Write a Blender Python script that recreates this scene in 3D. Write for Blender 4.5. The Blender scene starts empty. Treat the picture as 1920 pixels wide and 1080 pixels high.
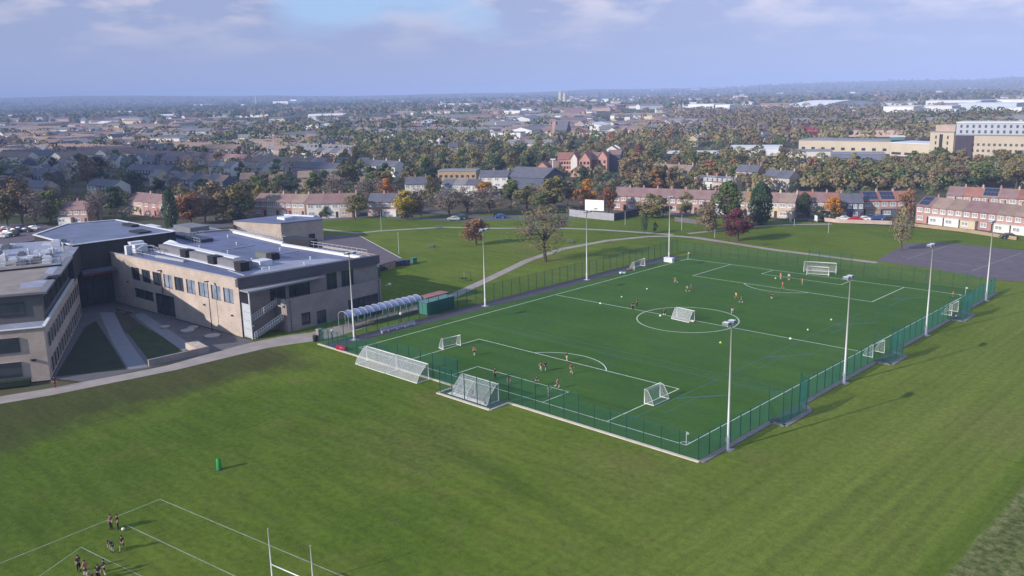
import bpy, bmesh, math, random
from math import sin, cos, pi, radians, hypot, atan2, sqrt
from mathutils import Vector, Matrix, noise

# ------------------------------------------------------------------ camera, world, sun, exposure
S = bpy.context.scene
COL = S.collection
F, CX, CY, CZ = 1660.264, 85.683, -134.803, 41.477
YAW, PIT, ROLL = -0.767360, 0.219330, -0.021988
FW = Vector((sin(YAW)*cos(PIT), cos(YAW)*cos(PIT), -sin(PIT)))
R0 = Vector((cos(YAW), -sin(YAW), 0)); U0 = R0.cross(FW)
RT = R0*cos(ROLL) + U0*sin(ROLL); UP = U0*cos(ROLL) - R0*sin(ROLL)
CAM = Vector((CX, CY, CZ))
cd = bpy.data.cameras.new('camera'); cam = bpy.data.objects.new('camera', cd); COL.objects.link(cam)
cd.sensor_width = 36.0; cd.lens = 36.0*F/1920; cd.clip_start = 0.5; cd.clip_end = 40000
cam.matrix_world = Matrix(((RT.x, UP.x, -FW.x, CX), (RT.y, UP.y, -FW.y, CY), (RT.z, UP.z, -FW.z, CZ), (0, 0, 0, 1)))
S.camera = cam

SUN_EL = radians(24.5); SUN_AZ = radians(195.6)          # clockwise from +Y
SUN_DIR = Vector((sin(SUN_AZ)*cos(SUN_EL), cos(SUN_AZ)*cos(SUN_EL), sin(SUN_EL)))
sd = bpy.data.lights.new('sun', 'SUN'); sun = bpy.data.objects.new('sun', sd); COL.objects.link(sun)
sd.energy = 4.6; sd.angle = radians(0.53); sd.color = (1.0, 0.925, 0.84)
sun.rotation_euler = SUN_DIR.to_track_quat('Z', 'Y').to_euler()

W = bpy.data.worlds.new('World'); S.world = W; W.use_nodes = True
nt = W.node_tree; nt.nodes.clear()
def N(t, **k):
    n = nt.nodes.new(t)
    for a, b in k.items(): setattr(n, a, b)
    return n
def LK(a, b): nt.links.new(a, b)
out = N('ShaderNodeOutputWorld'); bg = N('ShaderNodeBackground'); bg.inputs[1].default_value = 0.10
sky = N('ShaderNodeTexSky', sky_type='NISHITA', sun_disc=False, sun_elevation=SUN_EL, sun_rotation=SUN_AZ, air_density=1.0, dust_density=1.0, ozone_density=2.0)
tc = N('ShaderNodeTexCoord')
mp = N('ShaderNodeMapping'); mp.inputs['Scale'].default_value = (5.0, 5.0, 17.0); mp.inputs['Location'].default_value = (0.3, 1.7, 0.2)
nz = N('ShaderNodeTexNoise'); nz.inputs['Scale'].default_value = 1.0; nz.inputs['Detail'].default_value = 7; nz.inputs['Roughness'].default_value = .52
LK(tc.outputs['Generated'], mp.inputs[0]); LK(mp.outputs[0], nz.inputs['Vector'])
def mathn(op, a, b=None, clamp=False):
    m = N('ShaderNodeMath', operation=op, use_clamp=clamp)
    for i, x in enumerate((a, b)):
        if x is None: continue
        if isinstance(x, (int, float)): m.inputs[i].default_value = x
        else: LK(x, m.inputs[i])
    return m.outputs[0]
def dirpx(px, py):
    return (FW + RT*(px-960)/F + UP*(540-py)/F).normalized()
def gap(px, py, power):                                   # soft round patch of sky round one direction
    d = N('ShaderNodeVectorMath', operation='DOT_PRODUCT'); LK(tc.outputs['Generated'], d.inputs[0]); d.inputs[1].default_value = dirpx(px, py)
    return mathn('POWER', mathn('MAXIMUM', d.outputs['Value'], 0.0), power)
g = None
for px_, py_, pw_, am_ in ((555, -20, 1100, .55), (640, -15, 1100, .55), (740, -25, 900, .6), (850, -5, 1300, .55), (925, 25, 2200, .3), (1010, 15, 3000, .2)):
    t_ = mathn('MULTIPLY', gap(px_, py_, pw_), am_); g = t_ if g is None else mathn('ADD', g, t_)
sepz = N('ShaderNodeSeparateXYZ'); LK(tc.outputs['Generated'], sepz.inputs[0])
zen = mathn('MULTIPLY', mathn('SUBTRACT', sepz.outputs['Z'], .16), 2.2, True)             # the sheet breaks up overhead
cover = mathn('SUBTRACT', mathn('ADD', mathn('MULTIPLY', nz.outputs['Fac'], 1.5), 0.25), mathn('ADD', mathn('MULTIPLY', g, 1.05), mathn('MULTIPLY', zen, .75)))
cr = N('ShaderNodeValToRGB'); cr.color_ramp.elements[0].position = .28; cr.color_ramp.elements[1].position = .66
LK(cover, cr.inputs[0])
# cloud body colour: lavender grey, with paler tops from a second noise
mp2 = N('ShaderNodeMapping'); mp2.inputs['Scale'].default_value = (9.5, 9.5, 34.0); mp2.inputs['Location'].default_value = (4.1, 2.2, 0.6)
nz2 = N('ShaderNodeTexNoise'); nz2.inputs['Scale'].default_value = 1.0; nz2.inputs['Detail'].default_value = 8; nz2.inputs['Roughness'].default_value = .55
LK(tc.outputs['Generated'], mp2.inputs[0]); LK(mp2.outputs[0], nz2.inputs['Vector'])
sep = N('ShaderNodeSeparateXYZ'); LK(tc.outputs['Generated'], sep.inputs[0])
hi = mathn('MULTIPLY', mathn('SUBTRACT', sep.outputs['Z'], .03), 16.0, True)
c2 = N('ShaderNodeValToRGB'); c2.color_ramp.elements[0].position = .47; c2.color_ramp.elements[1].position = .62
LK(nz2.outputs['Fac'], c2.inputs[0])
tops = mathn('MULTIPLY', c2.outputs['Color'], hi)
body = N('ShaderNodeMix', data_type='RGBA'); body.inputs['A'].default_value = (3.10, 3.72, 5.80, 1); body.inputs['B'].default_value = (5.6, 5.5, 6.7, 1)
LK(mathn('MULTIPLY', tops, .95), body.inputs['Factor'])
# the western part of the cloud sheet is a little darker than the eastern part
east = mathn('ADD', mathn('MULTIPLY', gap(2000, 40, 9), .27), .93)
east = mathn('ADD', east, mathn('MULTIPLY', mathn('SUBTRACT', .055, sepz.outputs['Z'], True), .9))
bsc = N('ShaderNodeVectorMath', operation='SCALE'); LK(body.outputs['Result'], bsc.inputs[0]); LK(east, bsc.inputs['Scale'])
blue = N('ShaderNodeMix', data_type='RGBA'); blue.inputs['Factor'].default_value = .82
blue.inputs['B'].default_value = (3.3, 5.0, 7.9, 1)
LK(sky.outputs[0], blue.inputs['A'])
mx = N('ShaderNodeMix', data_type='RGBA'); LK(cr.outputs['Color'], mx.inputs['Factor']); LK(blue.outputs['Result'], mx.inputs['A']); LK(bsc.outputs[0], mx.inputs['B'])
LK(mx.outputs['Result'], bg.inputs[0]); LK(bg.outputs[0], out.inputs[0])

S.view_settings.view_transform = 'Standard'; S.view_settings.look = 'None'
S.view_settings.exposure = 0.3; S.view_settings.gamma = 1; S.view_settings.use_curve_mapping = False
S.render.engine = 'CYCLES'
S.cycles.max_bounces = 5; S.cycles.diffuse_bounces = 2; S.cycles.glossy_bounces = 2; S.cycles.transparent_max_bounces = 6; S.cycles.volume_bounces = 0

# ------------------------------------------------------------------ helpers
def at(px, py, z=0.0):
    """world point at height z seen at a pixel of the 1920 x 1080 photograph"""
    d = FW + RT*(px-960)/F + UP*(540-py)/F
    return CAM + d*((z-CZ)/d.z)

MATS = {}
def M(name, col, rough=.85, var=.12, scale=.6, metal=0.0, spec=.3, rand=0.0, hue=0.0, detail=4, bump=0.0):
    """principled material; noise in object space gives the surface its unevenness, rand/hue differ per object"""
    if name in MATS: return MATS[name]
    m = bpy.data.materials.new(name); m.use_nodes = True; t = m.node_tree; b = t.nodes['Principled BSDF']
    b.inputs['Roughness'].default_value = rough; b.inputs['Metallic'].default_value = metal
    b.inputs['Specular IOR Level'].default_value = spec
    hs = t.nodes.new('ShaderNodeHueSaturation'); hs.inputs['Color'].default_value = (*col, 1)
    co = t.nodes.new('ShaderNodeTexCoord'); no = t.nodes.new('ShaderNodeTexNoise'); no.inputs['Scale'].default_value = scale; no.inputs['Detail'].default_value = detail
    t.links.new(co.outputs['Object'], no.inputs['Vector'])
    mr = t.nodes.new('ShaderNodeMapRange'); mr.inputs['From Min'].default_value = .25; mr.inputs['From Max'].default_value = .75
    mr.inputs['To Min'].default_value = 1-var; mr.inputs['To Max'].default_value = 1+var
    t.links.new(no.outputs['Fac'], mr.inputs['Value'])
    v = mr.outputs[0]
    if rand or hue:
        oi = t.nodes.new('ShaderNodeObjectInfo')
        r = t.nodes.new('ShaderNodeMapRange'); r.inputs['To Min'].default_value = 1-rand; r.inputs['To Max'].default_value = 1+rand
        t.links.new(oi.outputs['Random'], r.inputs['Value'])
        mu = t.nodes.new('ShaderNodeMath'); mu.operation = 'MULTIPLY'; t.links.new(v, mu.inputs[0]); t.links.new(r.outputs[0], mu.inputs[1]); v = mu.outputs[0]
        if hue:
            w = t.nodes.new('ShaderNodeTexWhiteNoise'); w.noise_dimensions = '1D'; t.links.new(oi.outputs['Random'], w.inputs['W'])
            h = t.nodes.new('ShaderNodeMapRange'); h.inputs['To Min'].default_value = .5-hue; h.inputs['To Max'].default_value = .5+hue
            t.links.new(w.outputs['Value'], h.inputs['Value']); t.links.new(h.outputs[0], hs.inputs['Hue'])
    t.links.new(v, hs.inputs['Value']); t.links.new(hs.outputs[0], b.inputs['Base Color'])
    if bump:
        bp = t.nodes.new('ShaderNodeBump'); bp.inputs['Strength'].default_value = bump; bp.inputs['Distance'].default_value = .05
        t.links.new(no.outputs['Fac'], bp.inputs['Height']); t.links.new(bp.outputs[0], b.inputs['Normal'])
    MATS[name] = m; return m

class MB:
    """collects shapes and links them as ONE mesh object"""
    def __init__(s): s.v = []; s.f = []; s.m = []
    def face(s, pts, m=0):
        k = len(s.v); s.v += [tuple(p) for p in pts]; s.f.append(tuple(range(k, k+len(pts)))); s.m.append(m); return s
    def box(s, x0, y0, z0, x1, y1, z1, m=0):
        k = len(s.v); s.v += [(x, y, z) for z in (z0, z1) for x, y in ((x0, y0), (x1, y0), (x1, y1), (x0, y1))]
        for q in ((3, 2, 1, 0), (4, 5, 6, 7), (0, 1, 5, 4), (1, 2, 6, 5), (2, 3, 7, 6), (3, 0, 4, 7)): s.f.append(tuple(k+i for i in q)); s.m.append(m)
        return s
    def prism(s, poly, z0, z1, m=0, mt=None, top=True, bottom=False):
        n = len(poly); k = len(s.v)
        s.v += [(x, y, z0) for x, y in poly] + [(x, y, z1) for x, y in poly]
        for i in range(n): s.f.append((k+i, k+(i+1) % n, k+n+(i+1) % n, k+n+i)); s.m.append(m)
        if top: s.f.append(tuple(k+n+i for i in range(n))); s.m.append(m if mt is None else mt)
        if bottom: s.f.append(tuple(k+i for i in reversed(range(n)))); s.m.append(m)
        return s
    def bar(s, p, q, w, h=None, m=0, up=(0, 0, 1)):
        """box of section w x h from p to q"""
        p = Vector(p); q = Vector(q); h = w if h is None else h; d = (q-p).normalized(); u = Vector(up)
        if abs(d.dot(u)) > .95: u = Vector((1, 0, 0))
        a = d.cross(u).normalized()*w/2; b = a.cross(d).normalized()*h/2; k = len(s.v)
        for e in (p, q): s.v += [tuple(e+a*i+b*j) for i, j in ((-1, -1), (1, -1), (1, 1), (-1, 1))]
        for f in ((3, 2, 1, 0), (4, 5, 6, 7), (0, 1, 5, 4), (1, 2, 6, 5), (2, 3, 7, 6), (3, 0, 4, 7)): s.f.append(tuple(k+i for i in f)); s.m.append(m)
        return s
    def tube(s, pts, r, n=6, m=0, cap=True):
        """round tube through pts; r one radius or one per point"""
        pts = [Vector(p) for p in pts]; rr = r if isinstance(r, (list, tuple)) else [r]*len(pts); k = len(s.v); L = len(pts)
        for i, p in enumerate(pts):
            d = (pts[min(i+1, L-1)]-pts[max(i-1, 0)]).normalized(); u = Vector((0, 0, 1)) if abs(d.z) < .9 else Vector((1, 0, 0))
            a = d.cross(u).normalized(); b = d.cross(a)
            s.v += [tuple(p+(a*cos(2*pi*j/n)+b*sin(2*pi*j/n))*rr[i]) for j in range(n)]
        for i in range(L-1):
            for j in range(n): s.f.append((k+i*n+j, k+i*n+(j+1) % n, k+(i+1)*n+(j+1) % n, k+(i+1)*n+j)); s.m.append(m)
        if cap:
            s.f.append(tuple(k+j for j in range(n))); s.m.append(m); s.f.append(tuple(k+(L-1)*n+j for j in reversed(range(n)))); s.m.append(m)
        return s
    def ball(s, c, r, n=8, m=0, sz=1.0):
        c = Vector(c); k = len(s.v); h = n//2
        s.v.append(tuple(c+Vector((0, 0, r*sz))))
        for i in range(1, h):
            a = pi*i/h; s.v += [tuple(c+Vector((r*sin(a)*cos(2*pi*j/n), r*sin(a)*sin(2*pi*j/n), r*sz*cos(a)))) for j in range(n)]
        s.v.append(tuple(c-Vector((0, 0, r*sz)))); e = len(s.v)-1
        for j in range(n): s.f.append((k, k+1+j, k+1+(j+1) % n)); s.m.append(m)
        for i in range(h-2):
            for j in range(n): s.f.append((k+1+i*n+j, k+1+(i+1)*n+j, k+1+(i+1)*n+(j+1) % n, k+1+i*n+(j+1) % n)); s.m.append(m)
        for j in range(n): s.f.append((e, e-n+(j+1) % n, e-n+j)); s.m.append(m)
        return s
    def mesh(s, name, mats, off=None, smooth=False):
        me = bpy.data.meshes.new(name)
        vv = s.v if off is None else [(x-off[0], y-off[1], z-off[2]) for x, y, z in s.v]
        me.from_pydata(vv, [], s.f)
        for mt in (mats if isinstance(mats, (list, tuple)) else [mats]): me.materials.append(mt)
        if any(s.m): me.polygons.foreach_set('material_index', s.m)
        if smooth: me.polygons.foreach_set('use_smooth', [True]*len(s.f))
        me.update(); return me
    def build(s, name, mats, parent=None, off=None, smooth=False):
        o = bpy.data.objects.new(name, s.mesh(name, mats, off, smooth)); COL.objects.link(o)
        if parent is not None: o.parent = parent
        return o

def tag(o, label=None, cat=None, group=None, kind=None):
    if label: o['label'] = label
    if cat: o['category'] = cat
    if group: o['group'] = group
    if kind: o['kind'] = kind
    return o
def thing(name, label, cat, loc=(0, 0, 0), rz=0.0, group=None):
    o = bpy.data.objects.new(name, None); COL.objects.link(o); o.empty_display_size = .3
    o.location = loc; o.rotation_euler = (0, 0, rz); return tag(o, label, cat, group)
def struct(name, mb, mats, label=None):
    return tag(mb.build(name, mats), label or name.replace('_', ' '), name.replace('_', ' '), kind='structure')
def copy_tree(o, parent=None):
    c = o.copy(); COL.objects.link(c)
    if parent is not None: c.parent = parent
    for ch in o.children: copy_tree(ch, c)
    return c
def place(o, x, y, z=0.0, rz=0.0, sc=None):
    o.location = (x, y, z); o.rotation_euler = (0, 0, rz)
    if sc is not None: o.scale = sc if isinstance(sc, tuple) else (sc, sc, sc)
    return o
def remat(o, mat, i=0):
    o.material_slots[i].link = 'OBJECT'; o.material_slots[i].material = mat
ORD = ['first', 'second', 'third', 'fourth', 'fifth', 'sixth', 'seventh', 'eighth', 'ninth', 'tenth', 'eleventh', 'twelfth', 'thirteenth', 'fourteenth', 'fifteenth', 'sixteenth', 'seventeenth', 'eighteenth', 'nineteenth', 'twentieth']

# ------------------------------------------------------------------ ground
def ground_mat(name, setup, rough=.95):
    m = bpy.data.materials.new(name); m.use_nodes = True; t = m.node_tree; b = t.nodes['Principled BSDF']
    b.inputs['Roughness'].default_value = rough; b.inputs['Specular IOR Level'].default_value = .04
    class T: pass
    q = T(); q.t = t; q.co = t.nodes.new('ShaderNodeTexCoord').outputs['Object']
    def noise_(scale, detail=5, stretch=None, rough=.55, vec=None):
        n = t.nodes.new('ShaderNodeTexNoise'); n.inputs['Scale'].default_value = scale; n.inputs['Detail'].default_value = detail; n.inputs['Roughness'].default_value = rough
        v = vec or q.co
        if stretch:
            p = t.nodes.new('ShaderNodeMapping'); p.inputs['Scale'].default_value = stretch[:3]; p.inputs['Rotation'].default_value = (0, 0, stretch[3]); t.links.new(v, p.inputs[0]); v = p.outputs[0]
        t.links.new(v, n.inputs['Vector']); return n.outputs['Fac']
    def ramp(fac, a, b2, ca=(0, 0, 0), cb=(1, 1, 1)):
        r = t.nodes.new('ShaderNodeValToRGB'); e = r.color_ramp.elements; e[0].position = a; e[1].position = b2; e[0].color = (*ca, 1); e[1].color = (*cb, 1)
        t.links.new(fac, r.inputs[0]); return r.outputs[0]
    def mix(f, a, b2):
        x = t.nodes.new('ShaderNodeMix'); x.data_type = 'RGBA'
        for i, val in (('Factor', f), ('A', a), ('B', b2)):
            if isinstance(val, (int, float)): x.inputs[i].default_value = val
            elif isinstance(val, tuple): x.inputs[i].default_value = (*val, 1)
            else: t.links.new(val, x.inputs[i])
        return x.outputs['Result']
    def mth(op, a, b2=None, clamp=False):
        x = t.nodes.new('ShaderNodeMath'); x.operation = op; x.use_clamp = clamp
        for i, val in enumerate((a, b2)):
            if val is None: continue
            if isinstance(val, (int, float)): x.inputs[i].default_value = val
            else: t.links.new(val, x.inputs[i])
        return x.outputs[0]
    def scale(col, f):
        x = t.nodes.new('ShaderNodeVectorMath'); x.operation = 'SCALE'; t.links.new(col, x.inputs[0]) if not isinstance(col, tuple) else setattr(x.inputs[0], 'default_value', col)
        t.links.new(f, x.inputs['Scale']); return x.outputs[0]
    def dist(pt, rad, soft):                               # 1 inside a soft disc on the ground
        x = t.nodes.new('ShaderNodeVectorMath'); x.operation = 'DISTANCE'; t.links.new(q.co, x.inputs[0]); x.inputs[1].default_value = (pt[0], pt[1], 0)
        y = t.nodes.new('ShaderNodeMapRange'); y.inputs['From Min'].default_value = rad+soft; y.inputs['From Max'].default_value = rad-soft; t.links.new(x.outputs['Value'], y.inputs['Value']); return y.outputs[0]
    q.noise, q.ramp, q.mix, q.mth, q.scale, q.dist = noise_, ramp, mix, mth, scale, dist
    q.sep = t.nodes.new('ShaderNodeSeparateXYZ'); t.links.new(q.co, q.sep.inputs[0])
    t.links.new(setup(q), b.inputs['Base Color']); return m

def field_setup(q):
    big = q.noise(.018, 4); mid = q.noise(.11, 5); fine = q.noise(1.3, 3); blade = q.noise(5.5, 2)
    col = q.mix(q.ramp(big, .36, .66), (.074, .116, .012), (.122, .160, .022))
    dry = q.ramp(mid, .56, .78)
    col = q.mix(q.mth('MULTIPLY', dry, .55), col, (.160, .142, .036))
    col = q.mix(q.mth('MULTIPLY', q.ramp(q.noise(.35, 5, rough=.65), .52, .74), .38), col, (.150, .128, .058))
    col = q.mix(q.mth('MULTIPLY', q.ramp(q.noise(.06, 4), .55, .7), .35), col, (.050, .092, .010))
    # mowing passes: narrow streaks across the near field, long ones down the east side
    st = q.noise(1.0, 4, (.10, .62, 1, 0), .6); st2 = q.noise(1.0, 3, (.85, .012, 1, 0))
    right = q.ramp(q.mth('MULTIPLY', q.mth('SUBTRACT', q.sep.outputs['X'], 25.0), .03, True), .1, .7)
    sm = q.mix(right, st, st2)
    mr = q.t.nodes.new('ShaderNodeMapRange'); mr.inputs['From Min'].default_value = .33; mr.inputs['From Max'].default_value = .67; mr.inputs['To Min'].default_value = .86; mr.inputs['To Max'].default_value = 1.14
    q.t.links.new(sm, mr.inputs['Value'])
    # east side drier and paler
    col = q.mix(q.mth('MULTIPLY', right, .5), col, (.142, .168, .034))
    # rough unmown, leaf-strewn strip along the path by the buildings
    wv = q.mth('ADD', q.sep.outputs['X'], q.mth('MULTIPLY', q.mth('SUBTRACT', mid, .5), 22.0))
    strip = q.mth('MULTIPLY', q.mth('SUBTRACT', -28.0, wv), .14, True)
    south = q.mth('MULTIPLY', q.mth('SUBTRACT', -56.0, q.sep.outputs['Y']), .2, True)
    strip = q.mth('MULTIPLY', strip, south)
    col = q.mix(q.mth('MULTIPLY', strip, .85), col, (.056, .056, .022))
    dark = q.mth('MULTIPLY', q.dist((-8, -112), 10, 40), .62)  # cloud shade over the near-left grass, painted in as darker green
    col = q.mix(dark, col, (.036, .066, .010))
    for pt, r, s in (((8, -70), 4, 9), ((-3, -58), 1, 4), ((30, -60), 3, 8), ((58, -20), 3, 8), ((-62, 30), 5, 4), ((-41, 82), 6, 5), ((-75, 38), 4, 6), ((40, -47.5), 1, 2.5)):
        col = q.mix(q.mth('MULTIPLY', q.dist(pt, r, s), q.mth('MULTIPLY', q.ramp(fine, .25, .7), .55)), col, (.17, .115, .062))
    # darker wet swathe across the middle, dark edge and long tussocky grass beyond the mown strip
    ax = q.mth('ABSOLUTE', q.mth('ADD', q.mth('ADD', q.mth('MULTIPLY', q.sep.outputs['X'], .19), q.mth('ADD', q.sep.outputs['Y'], 66.6)), q.mth('MULTIPLY', q.mth('SUBTRACT', mid, .5), 5.0)))
    sw = q.mth('MULTIPLY', q.mth('SUBTRACT', 2.6, ax), .5, True)
    sw = q.mth('MULTIPLY', sw, q.mth('MULTIPLY', q.dist((20, -70), 15, 14), .5)); col = q.mix(sw, col, (.046, .078, .010))
    wx = q.mth('ADD', q.sep.outputs['X'], q.mth('MULTIPLY', q.mth('SUBTRACT', q.noise(.5, 3), .5), 1.2))
    ed = q.mth('MULTIPLY', q.mth('SUBTRACT', wx, 61.3), .9, True); col = q.mix(q.mth('MULTIPLY', ed, .6), col, (.062, .104, .010))
    ro = q.mth('MULTIPLY', q.mth('SUBTRACT', wx, 64.2), 3.0, True)
    tus = q.mix(q.ramp(q.noise(1.1, 5, rough=.7), .38, .64), (.058, .080, .016), (.175, .180, .075)); col = q.mix(ro, col, tus)
    col = q.scale(col, mr.outputs[0])
    f = q.t.nodes.new('ShaderNodeMapRange'); f.inputs['From Min'].default_value = .28; f.inputs['From Max'].default_value = .72; f.inputs['To Min'].default_value = .62; f.inputs['To Max'].default_value = 1.38
    q.t.links.new(q.mix(.5, fine, blade), f.inputs['Value'])
    return q.scale(col, f.outputs[0])
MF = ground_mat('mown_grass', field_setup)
def town_setup(q):
    a = q.noise(.006, 6); b = q.noise(.03, 5); c = q.noise(.0016, 4)
    col = q.mix(q.ramp(a, .38, .62), (.062, .070, .034), (.100, .082, .058))
    col = q.mix(q.mth('MULTIPLY', q.ramp(b, .55, .66), .6), col, (.125, .120, .122))
    return q.mix(q.mth('MULTIPLY', q.ramp(c, .5, .64), .55), col, (.080, .095, .035))
MT = ground_mat('town_ground', town_setup)
def turf_setup(q):
    big = q.noise(.05, 4); fine = q.noise(1.1, 3); st = q.noise(1.0, 2, (.02, .22, 1, 0))
    col = q.mix(q.ramp(big, .35, .65), (.040, .098, .015), (.057, .117, .022))
    col = q.mix(q.mth('MULTIPLY', q.ramp(q.noise(.14, 5), .48, .7), .45), col, (.036, .094, .040)); col = q.mix(q.mth('MULTIPLY', q.ramp(q.noise(.3, 4), .55, .75), .3), col, (.072, .120, .022))
    for pt, r, s in (((0, -46), 2, 5), ((0, 46), 2, 5), ((0, 0), 1, 4), ((18, -40), .5, 3), ((-20, -40), .5, 3), ((2, -38), 1, 6)): col = q.mix(q.mth('MULTIPLY', q.dist(pt, r, s), q.mth('MULTIPLY', q.ramp(q.noise(.6, 4), .3, .7), .35)), col, (.040, .072, .026))
    seam = q.mth('MULTIPLY', q.mth('GREATER_THAN', q.mth('FRACT', q.mth('MULTIPLY', q.sep.outputs['Y'], .2)), .5), .10); col = q.mix(seam, col, (.075, .135, .045))
    f = q.t.nodes.new('ShaderNodeMapRange'); f.inputs['From Min'].default_value = .3; f.inputs['From Max'].default_value = .7; f.inputs['To Min'].default_value = .84; f.inputs['To Max'].default_value = 1.16
    q.t.links.new(q.mix(.5, fine, st), f.inputs['Value'])
    return q.scale(col, f.outputs[0])
MTURF = ground_mat('artificial_turf', turf_setup, .8)

# town ground reaching the horizon, rising into low hills in the distance (one sheet)
HILL = [(0, 74), (300, 66), (600, 34), (800, 20), (960, 22), (1180, 30), (1400, 34), (1600, 52), (1740, 62), (1920, 58)]
mb = MB(); NR = 150; rad = [0, 120, 300, 700, 1500, 3000, 4200, 5200, 6000, 6700, 7400, 8000, 8600, 9200, 9800, 10600, 11500, 12600]
def ridge(ang):
    px = 960 + F*math.tan(max(-1.2, min(1.2, ang-YAW))); 
    if px <= 0: h = HILL[0][1]
    elif px >= 1920: h = HILL[-1][1]
    else:
        for (a, ha), (b, hb) in zip(HILL, HILL[1:]):
            if a <= px <= b: h = ha+(hb-ha)*(px-a)/(b-a); break
    return h + 15*noise.noise(Vector((ang*8, 3.1, 0))) + 7*noise.noise(Vector((ang*26, 7.7, 0)))
def ground_z(r, ang):
    if r <= 4200: return -.25
    t_ = min(1, (r-4200)/4800); t_ = t_*t_*(3-2*t_)
    h = ridge(ang)*t_ + 10*noise.noise(Vector((ang*14, r*.0006, 1)))*t_*(1 if r < 8800 else .4)
    if r > 9300: h -= (r-9300)*.035
    return -.25 + h
for r in rad:
    for j in range(NR):
        a = YAW - .9 + 1.8*j/(NR-1) if r else 0
        mb.v.append((CX+r*sin(a), CY+r*cos(a), ground_z(r, a)))
for i in range(len(rad)-1):
    for j in range(NR-1): mb.f.append((i*NR+j, i*NR+j+1, (i+1)*NR+j+1, (i+1)*NR+j)); mb.m.append(0)
# the rest of the disc, behind and beside the camera
for j in range(24):
    a0 = YAW+.9+(2*pi-1.8)*j/24; a1 = YAW+.9+(2*pi-1.8)*(j+1)/24
    mb.face([(CX, CY, -.25), (CX+9000*sin(a0), CY+9000*cos(a0), -.25), (CX+9000*sin(a1), CY+9000*cos(a1), -.25)])
struct('ground', mb, MT, 'built-up lowland reaching to low blue hills on the skyline')

def sheet(name, pts, z, mat, label=None):
    return struct(name, MB().face([(p[0], p[1], z) for p in pts]), mat, label)
FIELD = [(-46, -330), (330, -330), (330, 60), (60, 128), (14, 133), (-28, 127), (-50, 118), (-84, 112), (-112, 98), (-150, 62), (-170, 38), (-165, 10), (-120, -8), (-60, -60), (-50, -90)]
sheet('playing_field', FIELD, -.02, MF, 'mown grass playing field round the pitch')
sheet('artificial_pitch', [(-35, -53), (35.4, -53), (35.4, 56), (-35, 56)], .01, MTURF, 'dark green artificial turf inside the green fence')

MW = M('line_paint', (.62, .66, .60), .8, .18, 1.5); MBL = M('blue_line_paint', (.05, .11, .14), .8, .15, 1.0); MCH = M('chalk', (.22, .27, .17), .9, .35, 1.2)
def strip(mb, pts, w, z, m=0):
    """flat line of width w along pts"""
    P = [Vector((p[0], p[1], 0)) for p in pts]; L = []; Rr = []
    for i, p in enumerate(P):
        d = (P[min(i+1, len(P)-1)]-P[max(i-1, 0)]).normalized(); n = Vector((-d.y, d.x, 0))*w/2; L.append(p+n); Rr.append(p-n)
    for i in range(len(P)-1): mb.face([(L[i].x, L[i].y, z), (L[i+1].x, L[i+1].y, z), (Rr[i+1].x, Rr[i+1].y, z), (Rr[i].x, Rr[i].y, z)], m)
    return mb
def arc(cx, cy, r, a0, a1, n=40): return [(cx+r*cos(a0+(a1-a0)*i/n), cy+r*sin(a0+(a1-a0)*i/n)) for i in range(n+1)]
mb = MB(); w = .14; zl = .018
strip(mb, [(-32, -50), (-32, 50)], w, zl); strip(mb, [(32, -50), (32, 50)], w, zl); strip(mb, [(-32, 0), (32, 0)], w, zl+.004)
for s in (-1, 1):
    strip(mb, [(-32, 50*s), (32, 50*s)], w, zl+.004)
    strip(mb, [(-20.16, 50*s), (-20.16, 33.5*s)], w, zl); strip(mb, [(20.16, 50*s), (20.16, 33.5*s)], w, zl); strip(mb, [(-20.16, 33.5*s), (20.16, 33.5*s)], w, zl+.004)
    strip(mb, [(-9.16, 50*s), (-9.16, 44.5*s)], w, zl); strip(mb, [(9.16, 50*s), (9.16, 44.5*s)], w, zl); strip(mb, [(-9.16, 44.5*s), (9.16, 44.5*s)], w, zl+.004)
    a = math.acos(5.5/9.15); strip(mb, arc(0, 39*s, 9.15, -s*pi/2-a, -s*pi/2+a, 24), w, zl+.008)
    for xx in (-32, 32): strip(mb, arc(xx, 50*s, 1.0, (0 if xx < 0 else pi), (0 if xx < 0 else pi) + (-s if xx < 0 else s)*pi/2, 8), w, zl+.008)
strip(mb, arc(0, 0, 9.15, 0, 2*pi, 72), w, zl+.008)
struct('pitch_lines', mb, MW, 'white football pitch lines')
mb = MB()                                                   # faint blue cross-pitch lines for the small-sided games
for a in ((-32, -24), (32, -24)), ((-32, -26.5), (32, -26.5)), ((-32, 26), (32, 26)):
    strip(mb, a, .12, .013)
for yy in (-37, -12, 13, 38): strip(mb, [(22, yy), (27, yy+6)], .3, .0135); strip(mb, [(24, yy-6), (24, yy+3)], .12, .013)
strip(mb, [(22, -48), (22, -26.5)], .12, .0125); strip(mb, [(22, -24), (22, 24)], .12, .0125)
struct('small_pitch_lines', mb, MBL, 'faint blue lines of the small-sided pitches')
# chalk lines of the rugby pitch
mb = MB()
c0, c1, c2 = at(300, 936), at(-150, 1116), at(760, 1130); strip(mb, [c1[:2], c0[:2]], .13, .0); strip(mb, [c0[:2], c2[:2]], .13, .004)
strip(mb, [at(238, 985)[:2], at(470, 1094)[:2]], .13, .0); strip(mb, [at(152, 1026)[:2], at(205, 1052)[:2]], .11, .0); strip(mb, [at(152, 1026)[:2], at(60, 1090)[:2]], .11, .0)
strip(mb, [at(205, 1052)[:2], at(330, 1110)[:2]], .08, .0)
struct('rugby_lines', mb, MCH, 'faded white rugby pitch lines in the grass')

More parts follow.
